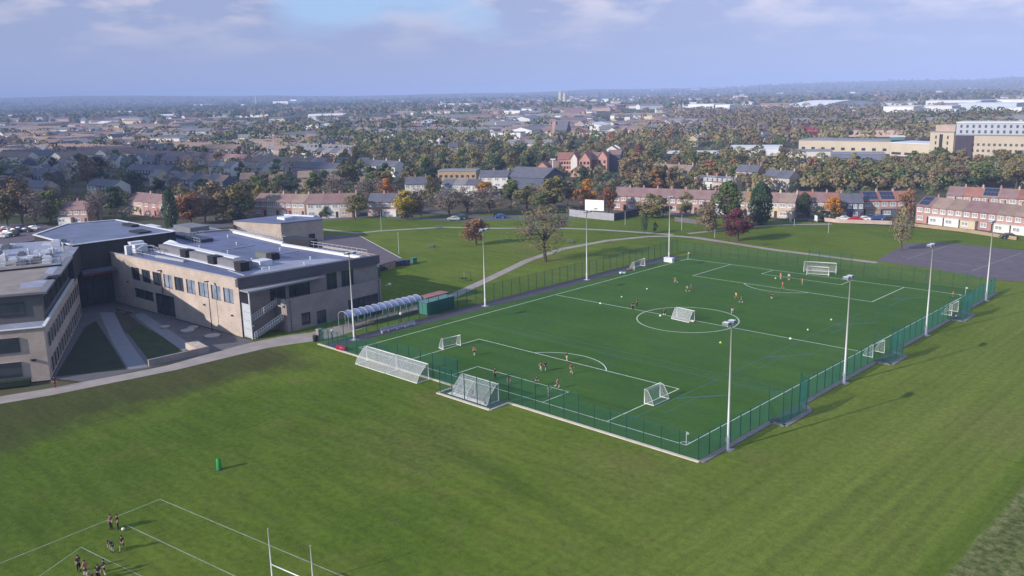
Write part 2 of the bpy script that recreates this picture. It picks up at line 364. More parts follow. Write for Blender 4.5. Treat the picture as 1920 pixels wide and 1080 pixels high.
# paths, tarmac and paving
MP = M('pale_path', (.30, .255, .235), .95, .16, .35, detail=6); MTA = M('tarmac', (.115, .092, .110), .95, .16, .4, detail=6); MCO = M('concrete_edge', (.50, .45, .38), .9, .14, 1.0); MPV = M('paving', (.105, .098, .108), .95, .15, .5)
MRD = M('road_asphalt', (.10, .097, .105), .95, .12, .3)
def path(name, px, w, z, mat, label):
    mb = MB(); strip(mb, [at(*p)[:2] for p in px], w, z); return struct(name, mb, mat, label)
mb = MB(); pts = [(-58, -150), (-53.5, -110), (-48.6, -93), (-47.2, -84), (-46, -76), (-46.4, -68), (-46.6, -60), (-45.4, -54.5), (-43.5, -50), (-44.2, -42), (-45.2, -30), (-48, -14), (-55, 5), (-62.5, 25), (-66, 42), (-64.5, 60), (-59.5, 72), (-54, 77.2), (-48, 78.2), (-36, 76.4), (-21.7, 73.8), (5.5, 72.4)]
wid = [4, 4, 3.6, 3.4, 3.4, 4.4, 5.2, 6.2, 6.2, 5.0, 4.0, 2.6, 2.3, 2.3, 2.3, 2.2, 2.2, 2.4, 2.6, 2.4, 2.2, 2.2]
P = [Vector((*p, 0)) for p in pts]
for i in range(len(P)-1):
    q = []
    for k, e in ((i, 1), (i, -1), (i+1, -1), (i+1, 1)):
        d = (P[min(k+1, len(P)-1)]-P[max(k-1, 0)]).normalized(); n = Vector((-d.y, d.x, 0))*wid[k]/2*e; q.append((P[k].x+n.x, P[k].y+n.y, .004))
    mb.face(q)
struct('path', mb, MP, 'pale surfaced path winding from the school round the pitch')
path('park_path', [(598, 429), (640, 434), (672, 437), (710, 433), (760, 430), (830, 426), (930, 428), (1060, 428), (1130, 431), (1205, 436), (1262, 440)], 2.2, .0, MP, 'pale path crossing the park lawn')
path('park_path', [(1290, 438), (1345, 432), (1400, 426), (1480, 421), (1560, 420)], 2.0, .002, MP, 'pale path leading to the red-roofed houses')
sheet('tarmac_court', [at(*p)[:2] for p in ((1642, 489), (1698, 457), (1762, 454), (1960, 474), (1960, 530), (1860, 524), (1745, 503))], .0, MTA, 'worn tarmac games court')
mb = MB()
for a, b in (((1700, 486), (1785, 458)), ((1762, 474), (1900, 491)), ((1822, 508), (1915, 474)), ((1690, 480), (1850, 502))): strip(mb, [at(*a)[:2], at(*b)[:2]], .14, .006)
struct('court_lines', mb, M('worn_paint', (.30, .28, .31), .9, .3, 1), 'worn white court lines')
sheet('school_yard', [at(*p)[:2] for p in ((560, 440), (676, 442), (752, 484), (742, 493), (700, 512))] + [(-100, -28), (-112, -12)], .006, MTA, 'purple-grey tarmac yard behind the school')
mb = MB(); strip(mb, [at(674, 442)[:2], at(752, 484)[:2]], .35, .012); struct('yard_edging', mb, MCO, 'pale kerb edging of the tarmac yard')
mb = MB(); mb.face([(-38.6, -53, .006), (-34.6, -53, .006), (-34.6, 52, .006), (-38.6, 52, .006)]); struct('paved_strip', mb, M('dark_paving', (.060, .055, .075), .95, .15, .6), 'dark paved strip along the touchline')
sheet('courtyard_paving', [(-53.2, -59.6), (-100.2, -62.2), (-100.2, -69.2), (-92, -72.4), (-55, -90.6), (-49.4, -88), (-48.2, -70), (-49.4, -59.4)], .0, MPV, 'shaded courtyard paving between the school wings')
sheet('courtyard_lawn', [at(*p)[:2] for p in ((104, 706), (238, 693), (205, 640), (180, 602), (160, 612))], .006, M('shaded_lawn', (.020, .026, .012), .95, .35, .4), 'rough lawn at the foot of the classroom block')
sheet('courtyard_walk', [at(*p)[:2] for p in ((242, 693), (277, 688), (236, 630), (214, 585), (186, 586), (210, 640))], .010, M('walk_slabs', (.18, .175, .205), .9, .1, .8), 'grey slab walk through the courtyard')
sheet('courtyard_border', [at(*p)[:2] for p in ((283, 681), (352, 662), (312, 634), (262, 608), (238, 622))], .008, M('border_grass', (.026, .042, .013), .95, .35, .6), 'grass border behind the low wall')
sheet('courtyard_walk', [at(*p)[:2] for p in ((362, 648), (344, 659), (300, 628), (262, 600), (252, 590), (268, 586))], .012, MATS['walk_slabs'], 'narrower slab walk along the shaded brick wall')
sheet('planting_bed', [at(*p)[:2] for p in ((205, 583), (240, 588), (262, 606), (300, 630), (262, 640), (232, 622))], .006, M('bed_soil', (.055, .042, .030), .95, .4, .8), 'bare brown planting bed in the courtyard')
mb = MB()
road = [(-190, 30), (-160, 72), (-127, 72.5), (-111, 98), (-92, 110), (-70, 119), (-48, 128), (-28, 132), (12, 137), (60, 131), (150, 105)]
strip(mb, road, 6.5, -.012); struct('street', mb, MRD, 'grey estate street beyond the park')
mb = MB(); strip(mb, [(-180, 12), (-160, 52), (-126, 64), (-110, 84), (-100, 92)], 5.5, -.008); struct('side_street', mb, MRD, 'grey road rising behind the park')
# ------------------------------------------------------------------ school buildings
def brick_mat(name, c1, c2, mort, sc=1.0):
    m = bpy.data.materials.new(name); m.use_nodes = True; t = m.node_tree; b = t.nodes['Principled BSDF']; b.inputs['Roughness'].default_value = .9; b.inputs['Specular IOR Level'].default_value = .2
    co = t.nodes.new('ShaderNodeTexCoord'); sp = t.nodes.new('ShaderNodeSeparateXYZ'); t.links.new(co.outputs['Object'], sp.inputs[0])
    ad = t.nodes.new('ShaderNodeMath'); ad.operation = 'ADD'; t.links.new(sp.outputs['X'], ad.inputs[0]); t.links.new(sp.outputs['Y'], ad.inputs[1])
    cb = t.nodes.new('ShaderNodeCombineXYZ'); t.links.new(ad.outputs[0], cb.inputs['X']); t.links.new(sp.outputs['Z'], cb.inputs['Y'])
    br = t.nodes.new('ShaderNodeTexBrick'); br.inputs['Scale'].default_value = 1.0; br.inputs['Brick Width'].default_value = .45*sc; br.inputs['Row Height'].default_value = .15*sc; br.inputs['Mortar Size'].default_value = .012*sc
    br.inputs['Color1'].default_value = (*c1, 1); br.inputs['Color2'].default_value = (*c2, 1); br.inputs['Mortar'].default_value = (*mort, 1); t.links.new(cb.outputs[0], br.inputs['Vector'])
    no = t.nodes.new('ShaderNodeTexNoise'); no.inputs['Scale'].default_value = .35; no.inputs['Detail'].default_value = 6; t.links.new(co.outputs['Object'], no.inputs['Vector'])
    mr = t.nodes.new('ShaderNodeMapRange'); mr.inputs['From Min'].default_value = .3; mr.inputs['From Max'].default_value = .7; mr.inputs['To Min'].default_value = .86; mr.inputs['To Max'].default_value = 1.14; t.links.new(no.outputs['Fac'], mr.inputs['Value'])
    vs = t.nodes.new('ShaderNodeVectorMath'); vs.operation = 'SCALE'; t.links.new(br.outputs['Color'], vs.inputs[0]); t.links.new(mr.outputs[0], vs.inputs['Scale']); t.links.new(vs.outputs[0], b.inputs['Base Color'])
    return m
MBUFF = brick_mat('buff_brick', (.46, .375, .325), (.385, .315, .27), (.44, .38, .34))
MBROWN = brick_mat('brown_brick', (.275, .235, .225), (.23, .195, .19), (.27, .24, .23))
MDARK = brick_mat('dark_cladding', (.052, .047, .052), (.040, .037, .042), (.030, .028, .032), 3.0)
def roof_mat(name, col, line, gapx=3.2):
    """single-ply membrane with lapped seams and faint ponding stains"""
    m = bpy.data.materials.new(name); m.use_nodes = True; t = m.node_tree; b = t.nodes['Principled BSDF']; b.inputs['Roughness'].default_value = .55; b.inputs['Specular IOR Level'].default_value = .4
    co = t.nodes.new('ShaderNodeTexCoord'); br = t.nodes.new('ShaderNodeTexBrick'); br.offset = .35; br.inputs['Scale'].default_value = 1; br.inputs['Brick Width'].default_value = gapx*4; br.inputs['Row Height'].default_value = gapx; br.inputs['Mortar Size'].default_value = .07
    br.inputs['Color1'].default_value = (*col, 1); br.inputs['Color2'].default_value = (*[c*.9 for c in col], 1); br.inputs['Mortar'].default_value = (*line, 1); t.links.new(co.outputs['Object'], br.inputs['Vector'])
    no = t.nodes.new('ShaderNodeTexNoise'); no.inputs['Scale'].default_value = .16; no.inputs['Detail'].default_value = 6; t.links.new(co.outputs['Object'], no.inputs['Vector'])
    mr = t.nodes.new('ShaderNodeMapRange'); mr.inputs['From Min'].default_value = .3; mr.inputs['From Max'].default_value = .7; mr.inputs['To Min'].default_value = .78; mr.inputs['To Max'].default_value = 1.2; t.links.new(no.outputs['Fac'], mr.inputs['Value'])
    vs = t.nodes.new('ShaderNodeVectorMath'); vs.operation = 'SCALE'; t.links.new(br.outputs['Color'], vs.inputs[0]); t.links.new(mr.outputs[0], vs.inputs['Scale']); t.links.new(vs.outputs[0], b.inputs['Base Color'])
    return m
MROOF = roof_mat('roof_membrane', (.105, .120, .215), (.17, .185, .28)); MROOF2 = roof_mat('pale_roof_membrane', (.27, .28, .36), (.33, .34, .42), 2.4)
MGRAV = M('roof_gravel', (.235, .20, .185), .95, .2, .5, detail=8)
MCAP = M('white_capping', (.62, .62, .64), .5, .08, .6); MGREY = M('grey_cladding', (.16, .16, .18), .6, .1, .8); MFASC = M('fascia', (.085, .082, .10), .5, .1, .5)
MGLASS = M('window_glass', (.035, .045, .06), .08, .25, .5, spec=.8); MBLIND = M('window_blind', (.20, .24, .30), .4, .4, .7, spec=.6); MFRAME = M('dark_frame', (.045, .05, .06), .5, .05); MWF = M('white_frame', (.66, .66, .66), .5, .06)
MGALV = M('galvanised_steel', (.42, .43, .45), .45, .12, 2, metal=.3); MWPNT = M('white_plant_casing', (.55, .57, .62), .5, .15, .8); MBLACK = M('black_louvre', (.018, .018, .024), .6, .1); MCONC = M('concrete', (.30, .285, .275), .9, .12, .8)
MGREEN = M('green_container_paint', (.02, .105, .07), .55, .12, .7); MTEAL = M('teal_paint', (.05, .19, .16), .55, .12, .7)

def wall_open(mb, A, B, z0, z1, openings, depth=.22, m=0, mrev=0):
    """wall face from A to B (outside on the left of travel) with rectangular openings (s0, s1, za, zb) and their reveals"""
    A = Vector((A[0], A[1])); B = Vector((B[0], B[1])); Ln = (B-A).length; t_ = (B-A)/Ln; n = Vector((-t_.y, t_.x))
    P = lambda s, z, d=0: (A.x+t_.x*s-n.x*d, A.y+t_.y*s-n.y*d, z)
    us = sorted({0, Ln, *[o[0] for o in openings], *[o[1] for o in openings]}); zs = sorted({z0, z1, *[o[2] for o in openings], *[o[3] for o in openings]})
    for a, b in zip(us, us[1:]):
        for c, d in zip(zs, zs[1:]):
            um, zm = (a+b)/2, (c+d)/2
            if any(o[0] < um < o[1] and o[2] < zm < o[3] for o in openings): continue
            mb.face([P(a, c), P(b, c), P(b, d), P(a, d)], m)
    for a, b, c, d in openings:
        mb.face([P(a, c), P(a, d), P(a, d, depth), P(a, c, depth)], mrev); mb.face([P(b, c), P(b, d), P(b, d, depth), P(b, c, depth)], mrev)
        mb.face([P(a, d), P(b, d), P(b, d, depth), P(a, d, depth)], mrev); mb.face([P(a, c), P(b, c), P(b, c, depth), P(a, c, depth)], mrev)
    return P, n
def window(root, A, B, o, mull=2, depth=.22, frame=MFRAME, glass=MGLASS, name='window', trans=False, off=None):
    A = Vector((A[0], A[1])); B = Vector((B[0], B[1])); t_ = (B-A).normalized(); n = Vector((-t_.y, t_.x)); s0, s1, z0, z1 = o; off = root.location if off is None else off
    P = lambda s, z, d: (A.x+t_.x*s-n.x*d, A.y+t_.y*s-n.y*d, z)
    d = depth-.05; e = .06; mb = MB(); up = (n.x, n.y, 0)
    for a, b in ((P(s0, z0+e/2, d), P(s1, z0+e/2, d)), (P(s0, z1-e/2, d), P(s1, z1-e/2, d))): mb.bar(a, b, .08, e)
    for k in range(mull+1):
        s = s0+e/2+(s1-s0-e)*k/mull; mb.bar(P(s, z0+e, d), P(s, z1-e, d), e, .08, up=up)
    if trans: mb.bar(P(s0+e, z0+(z1-z0)*.62, d), P(s1-e, z0+(z1-z0)*.62, d), .07, e)
    f = mb.build(name, frame, root, off)
    MB().face([P(s0, z0, depth), P(s1, z0, depth), P(s1, z1, depth), P(s0, z1, depth)]).build('pane', glass, f, off)
    return f
def railing(mb, pts, h=1.1, gapm=1.6, r=.035, rails=(1.0, .55), m=0):
    for p, q in zip(pts, pts[1:]):
        p = Vector(p); q = Vector(q); n = max(1, round((q-p).length/gapm))
        for k in range(n+1): a = p+(q-p)*k/n; mb.bar(a, a+Vector((0, 0, h)), r*2, m=m)
        for f in rails: mb.bar(p+Vector((0, 0, h*f)), q+Vector((0, 0, h*f)), r*2, m=m)

# --- main teaching wing
A, B, Fp, E, D = (-53.4, -59.3), (-100.3, -62.0), (-113, -44), (-109, -30), (-52.0, -30.0)
root = thing('school_building', 'two-storey buff brick school wing with nine tall windows and a blue-grey flat roof', 'school', (*A, 0)); SB = root; off = Vector((*A, 0))
HR = 10.2; HP = 10.5
wins = [(1.8, 5.0, 5.75, 8.4), (5.85, 9.05, 5.75, 8.4), (10.1, 13.3, 5.75, 8.4), (14.4, 17.55, 5.75, 8.4), (18.6, 21.8, 5.75, 8.4), (22.65, 25.85, 5.75, 8.4), (26.7, 30.0, 5.75, 8.4), (31.0, 34.3, 5.75, 8.4), (35.3, 38.6, 5.75, 8.4)]
low = [(30.7, 38.2, 2.1, 4.1), (22.7, 29.9, .02, 4.2)]
mb = MB(); wall_open(mb, A, B, 0, HP, wins+low)
mb.face([(*B, 0), (*Fp, 0), (*Fp, HP), (*B, HP)]); mb.face([(*Fp, 0), (*E, 0), (*E, HP), (*Fp, HP)]); mb.face([(*E, 0), (*D, 0), (*D, HP), (*E, HP)])
mb.build('wall', MBUFF, root, off)
for k, o in enumerate(wins): window(root, A, B, o, 2, glass=MBLIND if k in (0, 1, 2, 3, 5) else MGLASS)
window(root, A, B, low[0], 4); w_ = window(root, A, B, low[1], 3, trans=True, name='glazed_entrance')
# sloping plan of the east side: recessed upper storey over a projecting ground floor
U1, U0_ = (-52.0, -30.0), (-54.2, -59.3); ul = hypot(2.2, 29.3)
c_ = lambda s: ul-s
uw = [(6.2, 9.3, 5.3, 7.6), (10.0, 14.3, 5.3, 7.6), (17.9, 20.1, 5.4, 8.6), (21.1, 23.8, 5.4, 8.6)]; uw = [(c_(b), c_(a), c, d) for a, b, c, d in uw]
mb = MB(); wall_open(mb, U1, U0_, 0, 8.95, uw); mb.face([(-53.4, -59.3, 0), (-54.2, -59.3, 0), (-54.2, -59.3, 8.95), (-53.4, -59.3, 8.95)])
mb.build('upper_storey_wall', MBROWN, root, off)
for o in uw: window(root, U1, U0_, o, 3)
mb = MB(); mb.prism([(-53.4, -59.35), (-51.5, -29.8), (-52.6, -29.8), (-54.8, -59.35)], 8.95, HP+.1); mb.build('roof_overhang', MFASC, root, off)
L1, L0 = (-50.9, -30.2), (-49.7, -52.4); ll = hypot(1.2, 22.2)
lw = [(.9, 8.4, .9, 3.3), (13.6, 15.8, .02, 2.6), (17.2, 19.2, .6, 2.9)]
mb = MB(); wall_open(mb, L1, L0, 0, 6.0, lw)
mb.face([(*L0, 0), (-53.6, -52.4, 0), (-53.6, -52.4, 6), (*L0, 6)]); mb.face([(*L1, 0), (-52.0, -30.0, 0), (-52.0, -30.0, 6), (*L1, 6)])
mb.face([(-51.1, -30.4, 6), (-49.95, -52.2, 6), (-49.95, -52.2, 4.9), (-51.1, -30.4, 4.9)])
mb.face([(-51.1, -30.4, 6), (*L1, 6), (*L0, 6), (-49.95, -52.2, 6)]); mb.face([(*L0, 6), (-53.6, -52.4, 6), (-53.6, -52.2, 6), (-49.95, -52.2, 6)])
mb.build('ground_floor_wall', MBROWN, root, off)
MB().face([(-51.1, -30.3, 4.9), (-49.95, -52.3, 4.9), (-53.65, -52.3, 4.9), (-52.05, -30.3, 4.9)]).build('terrace_deck', MCONC, root, off)
window(root, L1, L0, lw[0], 4); window(root, L1, L0, lw[2], 2)
dr = window(root, L1, L0, lw[1], 2, name='door', frame=MTEAL)
MB().box(-49.4, -38.6, 0, -48.2, -32.4, 1.1).build('hedge_trough', M('clipped_hedge', (.018, .034, .014), .95, .4, 2.5), root, off)
# roof
rp = [A, B, Fp, E, D, (-52.6, -29.8), (-54.3, -59.25)]
MB().face([(-53.9, -59.2, HR+.02), (-100.0, -61.8, HR+.02), (-112.7, -44, HR+.02), (-108.8, -30.3, HR+.02), (-52.2, -30.3, HR+.02)]).build('roof', MROOF, root, off)
rf = root.children[-1]
mb = MB()
for p, q in ((A, B), (B, Fp), (Fp, E), (E, D)): mb.bar((*p, HP+.03), (*q, HP+.03), .42, .12)
mb.build('parapet_coping', M('coping_stone', (.40, .36, .33), .8, .1), root, off)
MB().prism([(-54.6, -57.2), (-53.0, -35.5), (-58.5, -37.5), (-63.5, -45.5)], HR+.03, HR+.09).build('pale_membrane_or_glare', MROOF2, rf, off)  # sun glare on the membrane, put in as a paler patch
# raised rooflight monitor with three dark hoods
mb = MB(); mb.box(-94.5, -54.2, HR, -61.6, -51.6, HR+1.45, 0); mb.box(-94.8, -52.8, HR+1.45, -66, -51.4, HR+1.62, 1); mb.box(-95, -55.0, HR+.02, -62, -54.2, HR+.16, 1)
ml = mb.build('rooflight_monitor', [MGREY, MCAP], root, off)
for x0 in (-83.6, -72.4, -62.4):
    mb = MB(); mb.prism([(x0, -54.9), (x0+2.3, -54.9), (x0+2.3, -53.1), (x0, -53.1)], HR+.05, HR+1.6); mb.bar((x0-.08, -54.0, HR+1.63), (x0+2.4, -54.0, HR+1.63), 2.0, .08); mb.build('hood', MBLACK, ml, off)
mb = MB(); mb.box(-63.5, -50.5, HR, -60.7, -47.9, HR+1.2); mb.box(-60.4, -51.2, HR, -58.9, -50.2, HR+.3); mb.build('air_handling_unit', MWPNT, root, off)
mb = MB(); mb.box(-71.4, -45.2, HR, -67.4, -43.2, HR+1.1, 0); mb.box(-67.4, -45.1, HR+.05, -65.6, -43.3, HR+1.3, 1); mb.build('vent_hood', [M('olive_casing', (.13, .14, .12), .6, .1), MBLACK], root, off)
mb = MB(); mb.box(-99.4, -58.4, HR, -96.2, -55.8, HR+1.7); mb.prism([(-99.5, -58.5), (-97.9, -58.5), (-97.9, -55.7), (-99.5, -55.7)], HR+1.7, HR+2.1); mb.box(-96.3, -60.6, HR, -95.3, -59.4, HR+1.9); mb.build('air_handling_unit', MWPNT, root, off)
mb = MB(); pa = [(-94.6, -60.0, HR), (-91, -59.2, HR), (-91, -55.6, HR), (-95.2, -55.6, HR)]; railing(mb, pa+[pa[0]], 1.3); mb.tube([(-94, -59, HR+1.2), (-93, -58, HR+2), (-91.6, -56.6, HR+1.9), (-91, -55.8, HR+1.0)], .07, 5); mb.bar((-88, -57.8, HR+.25), (-78, -56.8, HR+.25), .5, .4); mb.build('plant_guard_rail', MGALV, root, off)
mb = MB(); mb.tube([(-99, -51, HR+.5), (-97.2, -50.4, HR+.9), (-95, -50.6, HR+.8), (-93.3, -50.2, HR+.4)], [.4, .75, .9, .6], 8); mb.build('wrapped_duct', MCAP, root, off)
mb = MB(); mb.bar((-104, -31.6, HR+.35), (-79.5, -33.6, HR+.35), .8, .5); mb.bar((-78.5, -34.6, HR+.35), (-52.6, -33.4, HR+.35), .8, .5); mb.build('roof_upstand', MCAP, root, off)
mb = MB(); railing(mb, [(-104, -30.6, HR+.3), (-79.2, -32.4, HR+.3)], 1.25, 1.5); railing(mb, [(-79.2, -33.0, HR+.3), (-53, -31.6, HR+.3)], 1.25, 1.5); railing(mb, [(-106.5, -38, HR), (-103, -44, HR), (-95, -44.8, HR)], 1.3, 1.5); mb.build('guard_railing', MGALV, root, off)
MB().box(-112.3, -43.5, HR, -97, -40.6, HR+.75).build('dark_upstand', M('dark_upstand', (.045, .05, .085), .6, .1), root, off)
MB().prism([(-80, -33.5), (-71, -32.8), (-71.6, -30.4), (-80, -30.6)], HR, HR+1.7).build('plant_screen', MBLACK, root, off)
mb = MB()
for x, y in ((-60, -40), (-74, -38), (-88, -40), (-57.5, -50.5), (-80, -46.5), (-99, -36), (-68, -48), (-91, -47), (-56, -44)): MB().tube([(x, y, HR), (x, y, HR+.55)], .14, 6).tube([(x, y, HR+.5), (x, y, HR+.65)], .24, 6).build('roof_vent', MWPNT, root, off)
for a_, b_ in (((-56, -56.5), (-63, -55.8)), ((-86, -57.5), (-98, -58)), ((-70, -44), (-70, -36)), ((-84, -46), (-84, -38))): MB().bar((*a_, HR+.12), (*b_, HR+.12), .16, .14).build('cable_tray', MGALV, root, off)
# canopy, column and escape stair on the east side
mb = MB(); mb.prism([(-53.5, -59.2), (-50.7, -59.1), (-51.6, -42.6), (-53.0, -42.6)], 8.35, 8.55); mb.bar((-50.7, -59.1, 8.45), (-51.6, -42.6, 8.45), .14, .3); mb.build('canopy', M('canopy_metal', (.30, .30, .33), .5, .1), root, off)
MB().tube([(-50.8, -58.9, 0), (-50.8, -58.9, 8.4)], .13, 8).build('column', MWF, root, off)
st = MB()
for k in range(14): st.box(-52.2, -58.6+k*.42, k*.17, -50.5, -58.6+(k+1)*.42+.04, k*.17+.06)
s2 = MB()
for k in range(14): s2.box(-53.3, -58.6+k*.42, 2.4+k*.17, -52.3, -58.6+(k+1)*.42+.04, 2.46+k*.17)
s2.box(-53.5, -52.9, 4.7, -50.2, -52.45, 4.9); s2.box(-53.5, -58.95, 2.3, -50.5, -58.5, 2.45)
sf = st.build('stair_flight', MGALV, root, off); s2.build('stair_flight', MGALV, root, off)
mb = MB(); railing(mb, [(-50.45, -58.6, .1), (-50.45, -52.7, 2.5)], 1.1, .5); railing(mb, [(-52.25, -58.6, 2.5), (-52.25, -52.7, 4.8)], 1.1, .5); railing(mb, [(-50.2, -52.9, 4.9), (-50.1, -52.5, 4.9)], 1.1, .5); mb.build('handrail', MWF, sf, off)
mb = MB()
for k in range(4): mb.face([(-53.2, -59.05, .3+k*1.5), (-50.95, -58.98, .3+k*1.5), (-50.95, -58.98, 1.65+k*1.5), (-53.2, -59.05, 1.65+k*1.5)])
for k in range(5): mb.bar((-53.2, -59.07, .22+k*1.5), (-50.95, -59.0, .22+k*1.5), .09)
mb.build('stair_screen', M('perforated_screen', (.42, .44, .48), .5, .2, 6), root, off)
for s, z in ((11.6, 4.2), (2.6, 3.5), (40.4, 5)):
    p = Vector(A).lerp(Vector(B), s/47.0); MB().box(p.x-.16, p.y-.32, z, p.x+.16, p.y-.02, z+.22).build('wall_light', MBLACK, root, off)
for xx, yy, z in ((-50.72, -31.0, 5.9), (-49.5, -51.8, 5.9)): MB().tube([(xx+.1, yy, 0), (xx+.1, yy, z)], .06, 6).build('downpipe', MBLACK, root, off)
mb = MB(); mb.tube([(-50.4, -29.6, 4.6), (-49.6, -29.2, 4.9)], .05, 5); mb.box(-49.9, -29.4, 4.8, -49.3, -29.0, 5.1); mb.build('wall_floodlight', MWF, root, off)

# --- tall dark hall
root = thing('school_hall', 'tall block clad in near-black panels with a pale grey roof', 'school', (-100.2, -69, 0)); off = Vector(root.location)
mb = MB(); wall_open(mb, (-100.2, -47.6), (-100.2, -69.2), 0, 13.0, [(14.2, 21.3, .02, 6.6)], .5)
for p, q in (((-100.2, -69.2), (-122, -69.2)), ((-122, -69.2), (-134, -58)), ((-134, -58), (-131, -47.6)), ((-131, -47.6), (-100.2, -47.6))): mb.face([(*p, 0), (*q, 0), (*q, 13), (*p, 13)])
mb.build('wall', MDARK, root, off)
window(root, (-100.2, -47.6), (-100.2, -69.2), (14.2, 21.3, .02, 6.6), 5, .5, name='glazed_entrance')
MB().face([(-100.2, -47.6, 12.9), (-100.2, -69.2, 12.9), (-122, -69.2, 12.9), (-134, -58, 12.9), (-131, -47.6, 12.9)]).build('roof', roof_mat('hall_roof', (.125, .14, .225), (.17, .185, .27), 5), root, off)
mb = MB()
for p, q in (((-100.2, -47.6), (-100.2, -69.2)), ((-100.2, -69.2), (-122, -69.2)), ((-122, -69.2), (-134, -58)), ((-134, -58), (-131, -47.6)), ((-131, -47.6), (-100.2, -47.6))): mb.bar((*p, 13.05), (*q, 13.05), .55, .14)
mb.build('parapet_coping', MCAP, root, off)
MB().box(-109, -54.0, 12.9, -104, -51.2, 13.25).build('dark_rooflight', MBLACK, root, off); MB().box(-121, -50.4, 12.9, -115.5, -48.8, 13.4).build('dark_rooflight', MBLACK, root, off)
mb = MB(); mb.prism([(-100.1, -69), (-97.4, -69), (-97.4, -62.3), (-100.1, -62.3)], 7.2, 7.7); mb.build('entrance_canopy', M('blue_grey_canopy', (.10, .105, .15), .5, .1), root, off)
MB().bar((-97.35, -68.9, 6.95), (-97.35, -62.4, 6.95), .1, .3).build('red_fascia_strip', M('red_strip', (.16, .012, .03), .5, .05), root, off)
# --- lower plant roof behind the hall
root = thing('plant_annexe', 'low annexe with pale roof plant standing behind the dark hall', 'school', (-128, -36, 0)); off = Vector(root.location)
MB().prism([(-113.5, -46), (-131, -46.5), (-139, -38), (-134, -24), (-112, -24)], 0, 8.2, 0).build('wall', MGREY, root, off)
MB().prism([(-113.5, -46), (-131, -46.5), (-139, -38), (-134, -24), (-112, -24)], 8.2, 8.3).build('roof', MROOF2, root, off)
mb = MB(); mb.box(-136, -41, 8.3, -130, -37, 10.3, 0); mb.box(-127, -41, 8.3, -121, -38, 9.8, 0); mb.box(-130, -34, 8.3, -121, -29, 10.2, 1); mb.build('air_handling_unit', [MWPNT, MGREY], root, off)
mb = MB(); railing(mb, [(-137, -41, 8.3), (-127, -45, 8.3), (-115, -44.6, 8.3)], 1.3, 1.5); mb.build('guard_railing', MGALV, root, off)

# --- classroom block with gravel roof
uu = Vector((-.894, .447)); vv = Vector((-.447, -.894)); P0 = Vector((-54.6, -91.0))
CB = lambda a, b: tuple(P0+uu*a+vv*b)
root = thing('classroom_block', 'three-storey brick classroom block with a flat gravel roof and a stepped-back top floor', 'school', (P0.x, P0.y, 0)); off = Vector(root.location)
mb = MB(); fw_ = [(3.4, 7.6, 4.9, 7.15), (3.6, 7.9, 1.1, 3.4), (10, 14, 4.9, 7.15), (10, 14, 1.1, 3.4)]; fw_ = [(22-b, 22-a, c, d) for a, b, c, d in fw_]
sw = [(2.2+k*2.9, 3.5+k*2.9, zz, zz+2.1) for k in range(14) for zz in (.7, 4.7)]
wall_open(mb, CB(0, 22), CB(0, 0), 0, 8.3, fw_); wall_open(mb, CB(0, 0), CB(44, 0), 0, 8.3, sw)
mb.face([(*CB(44, 0), 0), (*CB(44, 22), 0), (*CB(44, 22), 8.3), (*CB(44, 0), 8.3)]); mb.face([(*CB(44, 22), 0), (*CB(0, 22), 0), (*CB(0, 22), 8.3), (*CB(44, 22), 8.3)])
mb.build('wall', MBUFF, root, off)
for o in fw_: window(root, CB(0, 22), CB(0, 0), o, 2)
for o in sw: window(root, CB(0, 0), CB(44, 0), o, 1, frame=MWF)
MB().face([(*CB(0, 0), 8.0), (*CB(46, 0), 8.0), (*CB(46, 22), 8.0), (*CB(0, 22), 8.0)]).build('terrace_roof', MROOF2, root, off)
mb = MB(); mb.bar((*CB(0, 0), 8.36), (*CB(44, 0), 8.36), .5, .12); mb.bar((*CB(0, 0), 8.36), (*CB(0, 22), 8.36), .5, .12); mb.build('parapet_coping', MCAP, root, off)
pl = [(5.8, 22), (5.8, .6), (44, .6), (44, 22)]
tw = [(22-6.5-.6, 22-3.1, 9.3, 11.2), (10.5, 14, 9.3, 11.2)]; tw2 = [(1.5+k*2.9, 3.3+k*2.9, 9.2, 11.4) for k in range(13)]
mb = MB(); wall_open(mb, CB(5.8, 22), CB(5.8, .6), 8.0, 12.4, tw); wall_open(mb, CB(5.8, .6), CB(44, .6), 8.0, 12.4, tw2); mb.face([(*CB(44, .6), 8), (*CB(44, 22), 8), (*CB(44, 22), 12.4), (*CB(44, .6), 12.4)]); mb.build('top_storey_wall', M('grey_render', (.115, .112, .115), .9, .12, .6), root, off)
window(root, CB(5.8, 22), CB(5.8, .6), tw[1], 2); tf = window(root, CB(5.8, 22), CB(5.8, .6), tw[0], 2)
mb = MB(); t_ = (Vector(CB(5.8, .6))-Vector(CB(5.8, 22))).normalized()
for i in range(5):                                           # white lattice film stuck on the glass
    for j in range(4):
        if (i+j) % 2 == 0:
            a = Vector(CB(5.8, 22))+t_*(tw[0][1]-2.0+i*.38)-uu*(-.17); z = 9.55+j*.38
            a = Vector(CB(5.8-(-.14), 22))+t_*(tw[0][1]-2.0+i*.38); mb.face([(a.x, a.y, z), (a.x+t_.x*.34, a.y+t_.y*.34, z), (a.x+t_.x*.34, a.y+t_.y*.34, z+.34), (a.x, a.y, z+.34)])
mb.build('lattice_film', MWF, tf, off)
for o in tw2[::2]: window(root, CB(5.8, .6), CB(44, .6), o, 1)
ro = [(5.0, 22), (5.0, -.3), (14.8, -.3), (15.4, 1.4), (18.6, 1.2), (19.4, -.5), (38, -.5), (38, 22)]
mb = MB(); mb.prism([CB(*p) for p in ro], 12.4, 12.75, 0); mb.build('roof_slab', MGREY, root, off)
MB().face([(*CB(a, b), 12.76) for a, b in [(5.2, 22), (5.2, .7), (14.4, .8), (15.0, 2.4), (18.9, 2.2), (19.8, .7), (37.6, .6), (37.6, 22)]]).build('gravel_roof', MGRAV, root, off)
